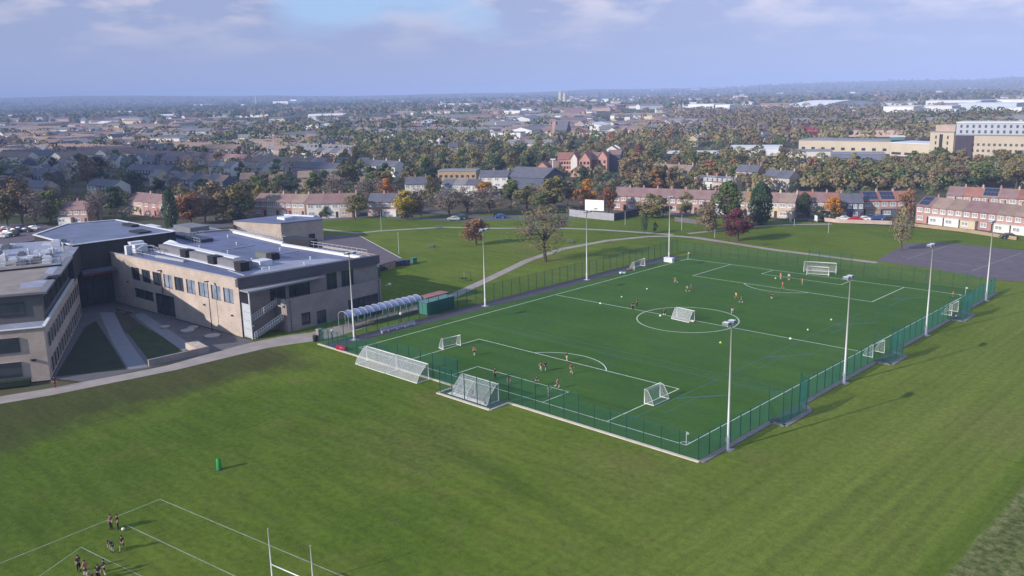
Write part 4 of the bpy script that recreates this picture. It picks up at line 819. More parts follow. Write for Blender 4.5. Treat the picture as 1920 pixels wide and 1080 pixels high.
# picnic tables, cycle stand, litter bins and signs in the park
def picnic(px, py, rz, lab):
    p = at(px, py); r = thing('picnic_table', lab, 'picnic table', (p.x, p.y, 0), rz, 'park tables'); wd = M('grey_timber', (.16, .15, .14), .9, .2)
    MB().box(-1, -.4, .7, 1, .4, .77).build('table_top', wd, r)
    for s in (-1, 1): MB().box(-1, s*.75-.14, .42, 1, s*.75+.14, .48).build('seat', wd, r)
    mb = MB()
    for x in (-.75, .75): mb.bar((x, -.8, 0), (x, -.2, .7), .08); mb.bar((x, .8, 0), (x, .2, .7), .08); mb.bar((x, -.8, .4), (x, .8, .4), .08)
    mb.build('frame', wd, r)
picnic(808, 464, .4, 'grey picnic table on the lawn below the small russet tree'); picnic(822, 428, 1.2, 'grey picnic table by the upper park path'); picnic(1070, 455, .3, 'grey picnic table beside the path near the spreading brown tree')
p = at(872, 527); ex = thing('outdoor_gym', 'grey and dark outdoor exercise frame beside the winding path', 'exercise frame', (p.x, p.y, 0), .5); MB().tube([(-1.4, 0, 0), (-1.4, 0, 2.1), (1.4, 0, 2.1), (1.4, 0, 0)], .06, 6).build('frame', MFRAME, ex); MB().box(-.9, -.4, .5, .3, .5, .75).build('seat', MBLACK, ex); MB().tube([(-.2, 0, 2.05), (-.2, .2, .8)], .06, 6).build('pendulum', MGALV, ex)
for (px, py, h, lab) in ((748, 476, 5.6, 'slim pale post on the lawn left of the russet tree'), (1172, 422, 4, 'slim pale post in front of the grey fence'), (1278, 432, 4.5, 'slim pale post by the path fork'), (1553, 437, 5, 'slim pale post on the lawn before the parked cars'), (715, 432, 6, 'slim pale post on the park path behind the yard'), (1489, 424, 2.0, 'short white post by the street edge'), (1340, 446, 2.2, 'short white post at the foot of the maroon tree')):
    p = at(px, py); o = MB().tube([(0, 0, 0), (0, 0, h)], [.07, .05], 6); o.tube([(0, 0, h), (0, 0, h+.12)], .09, 6); o = o.build('marker_post', MPOLE); o.location = (p.x, p.y, 0); tag(o, lab, 'post')
def sign(px, py, w_, h0, h1, lab):
    p = at(px, py); r = thing('notice_board', lab, 'sign', (p.x, p.y, 0), -.75)
    for s in (-1, 1): MB().tube([(s*w_*.4, 0, 0), (s*w_*.4, 0, h1)], .05, 6).build('post', MPOLE, r)
    MB().box(-w_/2, -.08, h0, w_/2, -.05, h1).build('board', MWF, r)
sign(1482, 418, 1.6, .5, 3.4, 'tall white notice board at the street edge'); sign(1530, 416, 2.2, .3, 2.0, 'white notice board beside the low wall')

# ------------------------------------------------------------------ people
def skin_mesh(name, verts, edges, rad, mats, sub=1, extra=None):
    bm = bmesh.new(); sl = bm.verts.layers.skin.verify(); vs = []
    for i, (p, r) in enumerate(zip(verts, rad)):
        v = bm.verts.new(p); v[sl].radius = (r, r) if not isinstance(r, tuple) else r; v[sl].use_root = (i == 0); vs.append(v)
    for a, b in edges: bm.edges.new((vs[a], vs[b]))
    me = bpy.data.meshes.new(name); bm.to_mesh(me); bm.free(); o = bpy.data.objects.new(name, me); COL.objects.link(o)
    md = o.modifiers.new('Skin', 'SKIN'); md.use_smooth_shade = True; sb = o.modifiers.new('Sub', 'SUBSURF'); sb.levels = sub
    dg = bpy.context.evaluated_depsgraph_get(); dg.update(); ev = o.evaluated_get(dg); m2 = bpy.data.meshes.new_from_object(ev)
    bpy.data.objects.remove(o); bpy.data.meshes.remove(me)
    m2.materials.clear()
    if extra:
        V = [tuple(v.co) for v in m2.vertices]; Fc = [tuple(f.vertices) for f in m2.polygons]; mi = [0]*len(Fc); k = len(V)
        V += extra.v; Fc += [tuple(i+k for i in f) for f in extra.f]; mi += extra.m
        m3 = bpy.data.meshes.new(name); m3.from_pydata(V, [], Fc); m3.polygons.foreach_set('material_index', mi); m3.polygons.foreach_set('use_smooth', [True]*len(Fc)); m3.update(); m2 = m3
    m2.name = name
    for m in mats: m2.materials.append(m)
    return m2
MSKIN = M('skin', (.46, .29, .21), .6, .05); MEYE = M('eye_dark', (.02, .015, .012), .3, 0); MHAIR = M('hair', (.03, .02, .014), .8, .1); MSHOE = M('boots', (.03, .03, .035), .5, .1)
def pose_mesh(pose):
    J = dict(pel=(0, 0, .93), wst=(0, 0, 1.08), che=(0, 0, 1.28), nec=(0, -.01, 1.47), hea=(0, -.03, 1.60), top=(0, -.02, 1.70))
    for s, n in ((-1, 'l'), (1, 'r')):
        J['sh'+n] = (s*.18, 0, 1.41); J['el'+n] = (s*.25, .03, 1.13); J['wr'+n] = (s*.25, -.06, .90); J['ha'+n] = (s*.25, -.10, .82)
        J['hi'+n] = (s*.10, 0, .90); J['kn'+n] = (s*.11, -.02, .49); J['an'+n] = (s*.12, .02, .09); J['to'+n] = (s*.13, -.15, .04)
    if pose == 'walk':
        J.update(hil=(-.10, 0, .90), knl=(-.11, -.20, .52), anl=(-.11, -.28, .10), tol=(-.12, -.44, .07), knr=(.11, .04, .50), anr=(.12, .28, .15), tor=(.13, .17, .04), ell=(-.25, .14, 1.15), wrl=(-.24, .12, .92), hal=(-.24, .10, .83), elr=(.25, -.10, 1.14), wrr=(.22, -.26, .98), har=(.21, -.33, .95))
    if pose == 'run':
        for k in ('che', 'nec', 'hea', 'top'): J[k] = (J[k][0], J[k][1]-.12*(J[k][2]-.9)/.7, J[k][2]-.02)
        J.update(shl=(-.18, -.09, 1.39), shr=(.18, -.09, 1.39), ell=(-.27, .14, 1.2), wrl=(-.22, .02, 1.02), hal=(-.20, -.06, .98), elr=(.27, -.22, 1.15), wrr=(.18, -.42, 1.24), har=(.16, -.48, 1.30), knl=(-.11, -.34, .66), anl=(-.11, -.22, .25), tol=(-.12, -.37, .18), knr=(.11, .16, .53), anr=(.12, .48, .34), tor=(.13, .46, .20))
    if pose == 'bend':
        J.update(pel=(0, .10, .80), wst=(0, .02, .93), che=(0, -.14, 1.06), nec=(0, -.28, 1.17), hea=(0, -.38, 1.26), top=(0, -.42, 1.35), shl=(-.18, -.24, 1.12), shr=(.18, -.24, 1.12), ell=(-.27, -.30, .88), elr=(.27, -.30, .88), wrl=(-.17, -.34, .68), wrr=(.17, -.34, .68), hal=(-.15, -.38, .61), har=(.15, -.38, .61), hil=(-.11, .10, .78), hir=(.11, .10, .78), knl=(-.17, -.16, .48), knr=(.17, -.16, .48), anl=(-.17, .04, .09), anr=(.17, .04, .09), tol=(-.19, -.13, .04), tor=(.19, -.13, .04))
    if pose == 'arms':
        J.update(ell=(-.38, -.05, 1.22), wrl=(-.36, -.26, 1.34), hal=(-.35, -.33, 1.38), elr=(.36, .05, 1.18), wrr=(.28, -.12, 1.06), har=(.26, -.20, 1.04))
    K = list(J); ix = {k: i for i, k in enumerate(K)}
    R_ = dict(pel=.125, wst=.115, che=.14, nec=.058, hea=.10, top=.055, sh=.062, el=.045, wr=.032, ha=.034, hi=.088, kn=.056, an=.04, to=.034)
    rad = [R_.get(k, R_.get(k[:2], .05)) for k in K]
    Ed = [('pel', 'wst'), ('wst', 'che'), ('che', 'nec'), ('nec', 'hea'), ('hea', 'top')]
    for n in 'lr': Ed += [('che', 'sh'+n), ('sh'+n, 'el'+n), ('el'+n, 'wr'+n), ('wr'+n, 'ha'+n), ('pel', 'hi'+n), ('hi'+n, 'kn'+n), ('kn'+n, 'an'+n), ('an'+n, 'to'+n)]
    ex = MB(); h = Vector(J['hea']); fd = Vector((0, -1, 0))
    ex.tube([h+Vector((0, -.085, .0)), h+Vector((0, -.125, -.03))], [.012, .018], 6, 0)                       # nose
    for s in (-1, 1): ex.ball(h+Vector((s*.035, -.088, .022)), .013, 6, 1); ex.ball(h+Vector((s*.098, .0, -.005)), .026, 6, 0)   # eyes, ears
    ex.box(h.x-.026, h.y-.098, h.z-.062, h.x+.026, h.y-.088, h.z-.050, 1)                                      # mouth
    for n, s in (('l', -1), ('r', 1)):                                                                       # five fingers, bent, of unequal length
        w_, a = Vector(J['wr'+n]), Vector(J['ha'+n]); d = (a-w_).normalized(); side = d.cross(Vector((0, 0, 1)) if abs(d.z) < .8 else Vector((0, 1, 0))).normalized(); cu = side.cross(d).normalized()
        for q, l in zip((-.024, -.008, .008, .024), (.062, .075, .08, .066)):
            b0 = a+side*q; b1 = b0+d*l*.6+cu*.008; b2 = b1+d*l*.4+cu*.026; ex.tube([b0, b1, b2], [.0095, .009, .007], 5, 0)
        b0 = a-d*.03+side*.03; ex.tube([b0, b0+side*.028+d*.028, b0+side*.032+d*.058+cu*.01], [.011, .010, .008], 5, 0)
    body = skin_mesh('body', [J[k] for k in K], [(ix[a], ix[b]) for a, b in Ed], rad, [MSKIN, MEYE], 1, ex)
    # clothing: a shirt over trunk and upper arms, shorts over hips and thighs, hair, socks and boots
    mid = lambda a, b, f: tuple(Vector(J[a]).lerp(Vector(J[b]), f))
    sv = [mid('pel', 'wst', .1), J['wst'], J['che'], mid('che', 'nec', .72)]; se = [(0, 1), (1, 2), (2, 3)]; sr = [.150, .140, .165, .08]
    for n in 'lr': k = len(sv); sv += [J['sh'+n], mid('sh'+n, 'el'+n, .8)]; sr += [.086, .068]; se += [(2, k), (k, k+1)]
    shirt = skin_mesh('shirt', sv, se, sr, [MSKIN])
    tv = [mid('pel', 'wst', .45), J['pel']]; te = [(0, 1)]; tr = [.135, .15]
    for n in 'lr': k = len(tv); tv += [J['hi'+n], mid('hi'+n, 'kn'+n, .8)]; tr += [.112, .092]; te += [(1, k), (k, k+1)]
    shorts = skin_mesh('shorts', tv, te, tr, [MSKIN])
    hb = MB(); hb.ball(h+Vector((0, .018, .035)), .108, 10); hair = hb.mesh('hair', [MHAIR], smooth=True)
    sk = MB(); bt = MB()
    for n in 'lr':
        sk.tube([mid('kn'+n, 'an'+n, .18), mid('kn'+n, 'an'+n, .5), J['an'+n]], [.062, .064, .048], 8)
        an, to = Vector(J['an'+n]), Vector(J['to'+n]); bt.tube([an+(an-to)*.35+Vector((0, 0, -.03)), an+Vector((0, 0, -.03)), to, to+(to-an)*.12], [.03, .052, .046, .02], 8)
    lv = MB()
    for n in 'lr': lv.tube([mid('hi'+n, 'kn'+n, .25), J['kn'+n], J['an'+n]], [.108, .082, .062], 9)
    return dict(body=body, shirt=shirt, shorts=shorts, hair=hair, socks=sk.mesh('socks', [MSKIN], smooth=True), boots=bt.mesh('boots', [MSHOE], smooth=True), legs=lv.mesh('trousers', [MSKIN], smooth=True))
POSES = {k: pose_mesh(k) for k in ('stand', 'walk', 'run', 'bend', 'arms')}
CLOTH = {}
def cloth(n, c): return M('cloth_'+n, c, .9, .1, 3)
RUST = cloth('rust', (.34, .115, .055)); WHITE = cloth('white', (.55, .55, .52)); NAVY = cloth('navy', (.015, .02, .045)); BLK = cloth('black', (.012, .013, .017)); ORANGE = cloth('orange', (.62, .15, .03)); YELLOW = cloth('yellow', (.72, .46, .05)); GREYC = cloth('grey', (.15, .17, .18)); PINK = cloth('pink', (.48, .14, .13)); MAROON = cloth('maroon', (.12, .02, .025)); SAND = cloth('sand', (.35, .28, .2)); DGREEN = cloth('dark_green', (.02, .05, .025)); BRN = cloth('brown', (.09, .06, .045))
def person(px, py, pose, deg, shirt, legs, label, socks=None, trousers=False, h=1.62, group=None):
    p = at(px, py); r = thing('person', label, 'person', (p.x, p.y, .018 if abs(p.x) < 36 and abs(p.y) < 56 else 0), radians(deg), group); s = h/1.71; r.scale = (s, s, s); Pm = POSES[pose]
    def part(nm, mesh, mt):
        o = bpy.data.objects.new(nm, Pm[mesh]); COL.objects.link(o); o.parent = r
        if mt is not None: remat(o, mt)
    part('body', 'body', None); part('shirt', 'shirt', shirt); part('shorts' if not trousers else 'shorts', 'shorts', legs); part('hair', 'hair', None); part('boots', 'boots', None)
    if trousers: part('trousers', 'legs', legs)
    else: part('socks', 'socks', socks or legs)
    return r
PN, PF, PR = 'players at the near end of the pitch', 'players at the far end of the pitch', 'players on the rugby pitch'
person(889.7, 667, 'walk', 60, RUST, BLK, 'player in a rust shirt standing apart by the left corner of the penalty area', WHITE, group=PN)
person(1014, 697, 'run', 75, RUST, WHITE, 'player in a rust shirt and white shorts running beside a dark-kitted player', WHITE, group=PN)
person(1023, 696.6, 'run', 60, NAVY, NAVY, 'dark-kitted player running shoulder to shoulder with a rust shirt', WHITE, group=PN)
person(1063, 678, 'stand', -30, BLK, WHITE, 'dark-shirted player in pale shorts standing on the edge of the penalty arc', WHITE, group=PN)
person(1071, 701, 'walk', 100, RUST, RUST, 'player in a rust kit with pale socks just inside the penalty area edge', WHITE, group=PN)
person(1045, 729, 'run', 120, PINK, MAROON, 'player in a reddish shirt near the right corner of the goal area', WHITE, group=PN)
person(1007, 725, 'walk', 30, DGREEN, BLK, 'player in a dark green shirt on the goal area line', None, group=PN)
person(928.7, 709, 'stand', 0, BLK, BLK, 'black-clad figure just behind the stored goal', None, True, group=PN)
person(954.5, 721, 'bend', 40, PINK, GREYC, 'player in a pink shirt bending over near the stored goal', None, group=PN)
person(1028.7, 745, 'arms', 160, GREYC, GREYC, 'player in grey, arms up, by the near fence', None, True, group=PN)
person(1266.7, 532, 'run', -60, ORANGE, SAND, 'player in an orange bib farthest toward the touchline', WHITE, group=PF)
person(1289, 549, 'run', -45, WHITE, BLK, 'player in a white shirt and dark shorts in the running pair', WHITE, group=PF)
person(1297, 545, 'run', -45, MAROON, MAROON, 'player in a dark red shirt in the running pair', None, group=PF)
person(1186.7, 581, 'stand', 20, BLK, BLK, 'dark figure on the halfway line left of the circle, the nearer of two', None, True, group=PF)
person(1194.4, 574, 'stand', -70, NAVY, BLK, 'dark figure beyond the halfway line left of the circle, the farther of two', None, True, group=PF)
person(1245.6, 592, 'bend', 200, DGREEN, BLK, 'dark figure crouching inside the left of the centre circle', WHITE, group=PF)
person(1380.4, 562, 'run', -20, YELLOW, RUST, 'player in a bright yellow bib beyond the circle', SAND, group=PF)
person(1389, 570, 'run', 150, NAVY, NAVY, 'navy-kitted player tussling with the yellow bib', WHITE, group=PF)
person(1373, 588, 'walk', 20, NAVY, WHITE, 'navy-shirted player on the far right rim of the centre circle', WHITE, group=PF)
person(1446.7, 561, 'arms', 0, DGREEN, BLK, 'dark-shirted player with pale socks outside the far arc', WHITE, group=PF)
person(1463.5, 524, 'stand', -30, ORANGE, SAND, 'player in an orange bib left of the far goal area', WHITE, group=PF)
person(1467, 542, 'walk', 140, ORANGE, MAROON, 'player in an orange bib on the edge of the far penalty area', SAND, group=PF)
person(1479, 526, 'stand', 30, WHITE, DGREEN, 'white-shirted player between two orange bibs near the far goal', WHITE, group=PF)
person(1504, 535, 'arms', -60, ORANGE, SAND, 'player in an orange bib with arms out before the far goal', SAND, group=PF)
person(1787, 560, 'walk', -90, ORANGE, BLK, 'player in an orange bib by the field-side fence', BLK, group=PF)
person(209, 992, 'stand', 20, BRN, BLK, 'dark figure on the rugby line, left one of the upper pair', None, True, group=PR)
person(222, 992.5, 'stand', -20, BLK, BLK, 'dark figure on the rugby line, right one of the upper pair', None, True, group=PR)
person(211, 1034, 'bend', 10, NAVY, NAVY, 'stooping navy-clad player with white socks on the rugby pitch', WHITE, group=PR)
person(230.5, 1033, 'walk', 30, BLK, DGREEN, 'dark player standing just right of the stooping player on the rugby pitch', SAND, group=PR)
person(148.5, 1071, 'stand', 100, BRN, BLK, 'player with brown top at the left edge of the lower rugby group', None, True, group=PR)
person(161.5, 1081, 'walk', -60, PINK, NAVY, 'player with a reddish-white top in the lower rugby group', WHITE, group=PR)
person(172, 1092, 'bend', -30, SAND, MAROON, 'player in a sand-coloured top at the foot of the picture', None, group=PR)
person(197, 1079, 'arms', -10, NAVY, NAVY, 'navy-clad player at the right edge of the lower rugby group', WHITE, group=PR)
person(186, 1089, 'stand', 40, BLK, BLK, 'black-clad player half out of view in the lower rugby group', None, True, group=PR)
person(103, 727, 'walk', 110, MAROON, MAROON, 'person in dark maroon walking on the path past the classroom corner', None, True, h=1.75)
# ------------------------------------------------------------------ trees
RND = random.Random(11)
hx = lambda px: 189.8-.0229*px                               # where the flat horizon lies above a pixel column
LEAF = {'green': (.108, .142, .048), 'dark': (.042, .076, .040), 'olive': (.195, .172, .070), 'bare': (.205, .165, .145), 'orange': (.46, .20, .03), 'yellow': (.36, .26, .04), 'rust': (.27, .125, .070), 'maroon': (.135, .042, .052), 'brown': (.205, .150, .088), 'wisp': (.25, .205, .115), 'russet': (.22, .130, .072)}
MLEAF = {k: M('foliage_'+k, c, .85, .30, .35, spec=.1, rand=.2, hue=.015, detail=3) for k, c in LEAF.items()}
MBARK = M('bark', (.085, .065, .05), .95, .2, 2); MTWIG = M('twigs', (.21, .175, .155), .95, .2, .4, rand=.15)
def rdir(r):
    while 1:
        v = Vector((r.uniform(-1, 1), r.uniform(-1, 1), r.uniform(-1, 1)))
        if .05 < v.length < 1: return v.normalized()
def shape_radius(shape, t):
    if shape == 'round': return sin(pi*min(1, max(0, t*.93+.06)))**.62
    if shape == 'tall': return (sin(pi*min(1, t*.9+.09))**.5)*.95
    if shape == 'cone': return max(.03, (1-t)**.75*min(1, t*7+.25))
    return sin(pi*min(1, t*.86+.10))**.7
def crown(seed, shape, n, leaf, z0=2.2, z1=10.0, R=3.6, lumps=16, sparse=0.0):
    """many small leaf sprays scattered over uneven lumps of a crown"""
    r = random.Random(seed); mb = MB(); L = []
    for i in range(lumps):
        t = (i+.5)/lumps if shape != 'round' else r.uniform(.08, .98); z = z0+(z1-z0)*t; rr = R*shape_radius(shape, t)
        a = r.uniform(0, 2*pi); q = rr*r.uniform(.25, .85); s = max(.5, (R*.46 if shape in ('round', 'wide') else R*.5)*r.uniform(.7, 1.15)*(.55+.45*rr/R))
        if shape in ('cone', 'tall'): q = max(0, rr-s)*r.uniform(.4, 1.0); s = min(s, rr+.15)
        L.append((Vector((q*cos(a), q*sin(a), z)), s))
    for i in range(n):
        if shape in ('cone', 'tall'):                        # a skin of sprays round one tapering body, broken by bulges and hollows
            t = r.random()**(1.35 if shape == 'cone' else 1.0); a = r.uniform(0, 2*pi); z = z0+(z1-z0)*t
            rr = R*shape_radius(shape, t)*(1+.30*noise.noise(Vector((cos(a)*1.6, sin(a)*1.6, z*.55+seed))))*(r.uniform(.72, 1.04) if r.random() > sparse else r.uniform(.3, 1.15))
            p = Vector((rr*cos(a), rr*sin(a), z+r.uniform(-.25, .25))); d = Vector((cos(a), sin(a), .35)).normalized()
        else:
            c, s = L[r.randrange(len(L))]; d = rdir(r); d.z = d.z*.9+.12; d.normalize()
            p = c+d*s*(r.uniform(.55, 1.06) if r.random() > sparse else r.uniform(.2, 1.3)); p.z = max(p.z, z0-.8)
        nn = (d*1.0+rdir(r)*.42).normalized(); u = nn.cross(Vector((r.uniform(-1, 1), r.uniform(-1, 1), r.uniform(-1, 1)))).normalized(); v = nn.cross(u)
        w = leaf*r.uniform(.55, 1.25); h = leaf*r.uniform(.45, 1.0); b = nn*leaf*.18
        mb.face([p-u*w*.5-v*h*.35-b, p+u*w*.12-v*h*.5, p+u*w*.5+v*h*.2-b, p-u*w*.1+v*h*.55])
    return mb
def limbs(seed, z1, R, twigs, tw=.09, tl=1.1, spread=1.0):
    r = random.Random(seed); mb = MB(); ends = []
    mb.tube([(0, 0, -.3), (0, 0, .5), (.08, .05, z1*.32), (.1, -.05, z1*.6)], [.34, .24, .19, .11], 7)
    for k in range(9):
        a = 2*pi*k/9+r.uniform(-.3, .3); zb = z1*r.uniform(.24, .55); e = Vector((cos(a)*R*r.uniform(.55, .9)*spread, sin(a)*R*r.uniform(.55, .9)*spread, z1*r.uniform(.55, .92))); m = Vector((e.x*.45, e.y*.45, zb+(e.z-zb)*.62))
        mb.tube([(0.05, 0, zb), m, e], [.11, .075, .03], 5, cap=False); ends += [(m, e)]
        for j in range(3):
            f = r.uniform(.2, .9); s = m.lerp(e, f); e2 = s+(rdir(r)+Vector((cos(a)*.5, sin(a)*.5, .7)))*R*.32; mb.tube([s, e2], [.045, .015], 4, cap=False); ends.append((s, e2))
    for i in range(twigs):
        s, e = ends[r.randrange(len(ends))]; p = s.lerp(e, r.uniform(.15, 1.08)); d = (rdir(r)+Vector((p.x, p.y, 0)).normalized()*.35+Vector((0, 0, .55))).normalized()*tl*r.uniform(.5, 1.2); u = d.cross(rdir(r)).normalized()*tw*.5
        mb.face([p-u, p+u, p+d*.55+u*.7, p+d], 1)
    return mb
PROTO = {}
def proto(kind, shape, var, n, leaf, z0=2.2, R=3.6, lumps=16, bare=False, one=False, sparse=.1):
    key = (kind, shape, var, one)
    if key in PROTO: return PROTO[key]
    sd = hash(str(len(PROTO)))*0+len(PROTO)*7+3
    if one:
        mb = crown(sd, shape, n, leaf, z0, 10, R, lumps, sparse) if not bare else MB()
        m2 = limbs(sd, 9.6, R*.95, 260 if bare else 0) if bare else MB().tube([(0, 0, -.3), (0, 0, 4)], [.28, .15], 5)
        k = len(mb.v); mb.v += m2.v; mb.f += [tuple(i+k for i in f) for f in m2.f]; mb.m += [1+a for a in m2.m]
        if bare:
            c2 = crown(sd+1, shape, n//3, leaf*.8, z0, 10, R, lumps, .5); k = len(mb.v); mb.v += c2.v; mb.f += [tuple(i+k for i in f) for f in c2.f]; mb.m += [0]*len(c2.f)
        me = mb.mesh('tree', [MLEAF[kind], MBARK, MTWIG]); PROTO[key] = (me,)
    else:
        lm = limbs(sd, 9.4, R*.9, 700 if bare else (160 if shape not in ('cone', 'tall') else 0)); PROTO[key] = (lm.mesh('trunk', [MBARK, MTWIG]), crown(sd+2, shape, n if not bare else n//2, leaf if not bare else leaf*.7, z0, 10, R, lumps, sparse if not bare else .45).mesh('crown', MLEAF[kind]))
    return PROTO[key]
KEEP = []                                                   # (x, y, radius) kept clear of random trees
SHP = {'green': 'round', 'dark': 'round', 'olive': 'round', 'bare': 'wide', 'orange': 'round', 'yellow': 'round', 'rust': 'round', 'maroon': 'wide', 'brown': 'round', 'wisp': 'wide', 'russet': 'round'}
NT = [0]
def tree(px, py, h, w, kind, label, shape=None, n=1500, leaf=.62, z0=None, group=None, z0f=2.2, sparse=.1, bare=None):
    p = at(px, py); shape = shape or SHP[kind]; bare = (kind == 'bare') if bare is None else bare
    a = proto(kind, shape, (n, leaf, z0f, sparse, bare, NT[0] % 2), n, leaf, z0=z0f, bare=bare, lumps=20 if n > 1600 else 15, sparse=sparse); NT[0] += 1
    r = thing('tree', label, 'tree', (p.x, p.y, -.05), RND.uniform(0, 6.28), group); r.scale = (w/7.4, w/7.4, h/10.0)
    for nm, me in zip(('trunk', 'crown'), a): o = bpy.data.objects.new(nm, me); COL.objects.link(o); o.parent = r
    KEEP.append((p.x, p.y, w*.35)); return r
# park trees
tree(893, 460, 7.2, 8.2, 'russet', 'small russet and olive tree on the lawn left of the spreading brown tree', n=2600, leaf=.5, sparse=.25)
tree(1022, 490, 13.4, 14.5, 'wisp', 'spreading wispy brown-olive tree on bare earth by the winding path', 'wide', n=4200, leaf=.34, sparse=.5, z0f=2.4, bare=True)
tree(1383, 452, 8.7, 9.4, 'maroon', 'maroon-leaved tree with a pale trunk by the pale path', 'wide', n=2600, leaf=.45, sparse=.2)
tree(1365, 432, 13.6, 9.8, 'green', 'big full green tree behind the maroon tree', 'round', n=3400, leaf=.5, z0f=1.6)
tree(1425, 420, 12.6, 8.0, 'dark', 'dense dark evergreen with an egg-shaped crown right of the big green tree', 'tall', n=3400, leaf=.5, z0f=.6)
tree(1690, 469, 10.6, 6.4, 'wisp', 'slim thin-leaved autumn tree at the corner of the tarmac court', 'tall', n=1300, leaf=.42, sparse=.4, z0f=2.4)
tree(1208, 440, 6.4, 2.4, 'dark', 'thin dark sapling at the fork of the pale paths', 'tall', n=500, leaf=.8)
tree(1228, 436, 3.0, 2.0, 'dark', 'small dark shrub beside the thin sapling at the path fork', 'round', n=500, leaf=.9, z0f=.6)
tree(1328, 434, 8.2, 8.4, 'wisp', 'pale olive tree left of the big green tree', n=2200, leaf=.5, sparse=.35, z0f=1.2)
tree(1247, 353, 9.6, 9.5, 'dark', 'dark green conifer rising behind the long red-roofed terrace', 'cone', n=2400, leaf=.6, z0f=.8)
tree(1141, 400, 8.6, 7.5, 'rust', 'rusty brown tree at the left end of the long red-roofed terrace', n=1800, leaf=.55)
tree(1222, 409, 8.2, 9.5, 'olive', 'rounded olive tree in front of the long red-roofed terrace', n=2000, leaf=.55, z0f=1)
tree(1243, 408, 6, 6, 'green', 'low green tree tucked beside the rounded olive tree at the terrace', n=1500, leaf=.6, z0f=.8)
tree(1285, 406, 7.4, 6.5, 'olive', 'yellowish olive tree before the middle of the red-roofed terrace', n=1500, leaf=.55, z0f=1)
tree(1100, 388, 9.6, 7.5, 'orange', 'bright orange tree just behind the white hoarding', n=1800, leaf=.55, sparse=.2)
tree(1086, 392, 7, 5.5, 'rust', 'rusty tree left of the white hoarding', n=1400, leaf=.55)
tree(762, 413, 9.8, 9.2, 'yellow', 'golden yellow tree by the lawn edge', n=2000, leaf=.55)
tree(768, 411, 7.0, 5.2, 'green', 'green tree at the foot of the golden yellow tree', n=1400, leaf=.55)
tree(790, 411, 9.4, 6.5, 'brown', 'thin brown tree right of the golden yellow tree', n=1300, leaf=.5, sparse=.35)
tree(664, 409, 8.2, 10.5, 'olive', 'thin olive tree between the two white-walled terraces', n=1700, leaf=.5, sparse=.4)
tree(609, 408, 4.0, 4.4, 'green', 'bushy green shrub against the white gable', n=1300, leaf=.7, z0f=.6)
tree(405, 412, 12.5, 12, 'brown', 'tall brownish tree behind the sports hall roof', n=2200, leaf=.55, sparse=.25)
tree(452, 410, 13, 12, 'olive', 'tall olive-brown tree right of another tall tree behind the sports hall', n=2200, leaf=.55, sparse=.25)
tree(452, 413, 6.5, 9, 'dark', 'dark green bushy tree low behind the sports hall', n=1500, leaf=.6, z0f=.8)
tree(420, 416, 6, 8, 'olive', 'yellow-green tree just behind the low felt roof', n=1500, leaf=.55, z0f=1)
tree(358, 420, 10.5, 12, 'rust', 'broad rust-red tree behind the plant annexe', n=2400, leaf=.55)
tree(385, 415, 9.5, 8, 'bare', 'bare pinkish tree right of the broad rust-red tree', n=1500)
tree(322, 432, 13.2, 5.4, 'dark', 'narrow dark green tree left of the rust-red tree', 'tall', n=2400, leaf=.55, z0f=.5)
tree(14, 424, 12, 12, 'olive', 'yellow-olive tree at the left edge beyond the parked cars', n=2000, leaf=.6, sparse=.25)
tree(42, 420, 14, 11, 'brown', 'tall tan-leaved tree beyond the parked cars', n=2000, leaf=.6, sparse=.3)
tree(68, 423, 11, 10, 'bare', 'bare brown tree beyond the parked cars', n=1600)
tree(96, 420, 11.5, 9.5, 'green', 'bushy green tree left of the red-brick pair of houses', n=2000, leaf=.6)
tree(30, 396, 13, 14, 'brown', 'wide brown tree rising behind the tan-leaved one', n=1800, leaf=.65, sparse=.3)
tree(186, 418, 11.5, 9.5, 'bare', 'bare pale-limbed tree behind the hall roof', n=1500)
tree(176, 412, 8, 8, 'bare', 'smaller bare tree close by the red-brick pair of houses', n=1500)
tree(215, 402, 10, 9.5, 'dark', 'dark green tree left of the hipped pink-roofed houses', n=1800, leaf=.6)
tree(228, 395, 9, 7, 'green', 'green tree just beside the darker one near the hipped roofs', n=1500, leaf=.6)
tree(165, 348, 14, 13, 'brown', 'big dark brown tree standing above the blue-roofed houses', n=1800, leaf=.7)
tree(185, 345, 13, 12, 'dark', 'big dark tree joined to the brown one above the blue roofs', n=1800, leaf=.7)
tree(486, 381, 6.5, 5, 'yellow', 'small bright yellow tree beside a round green one', n=1300, leaf=.65)
tree(508, 383, 6.6, 6.8, 'green', 'round green tree right of the small yellow one', n=1500, leaf=.65, z0f=1)
tree(546, 360, 6.4, 11.5, 'dark', 'low wide dark green tree above the brick terrace', n=1500, leaf=.7, z0f=1)
tree(640, 352, 9.5, 10.5, 'olive', 'olive tree in the clump above the white-gabled terrace', n=1500, leaf=.65)
tree(668, 350, 10.5, 10.5, 'green', 'yellow-green tree in the clump above the white-gabled terrace', n=1500, leaf=.65)
tree(628, 378, 10, 13, 'bare', 'wide bare grey tree behind the white-gabled terrace', n=1500)
tree(695, 380, 9, 12, 'bare', 'wide bare brown tree left of the orange one', n=1500)
tree(724, 374, 8.4, 8, 'orange', 'orange-brown tree behind the lawn-edge houses', n=1600, leaf=.6)
tree(641, 374, 5.0, 6, 'yellow', 'low yellow tree behind the dark red terrace roof', n=1300, leaf=.65)
tree(801, 350, 11, 10.5, 'dark', 'dark green tree left of the flat-roofed cream block', n=1600, leaf=.65)
tree(770, 352, 9, 10, 'olive', 'olive tree left of the dark green one by the cream block', n=1500, leaf=.65)
tree(890, 336, 14, 12, 'olive', 'tall golden-olive tree behind the flat-roofed cream block', n=1800, leaf=.65)
tree(808, 372, 9, 6, 'olive', 'light olive tree before the small white terrace', n=1400, leaf=.6)
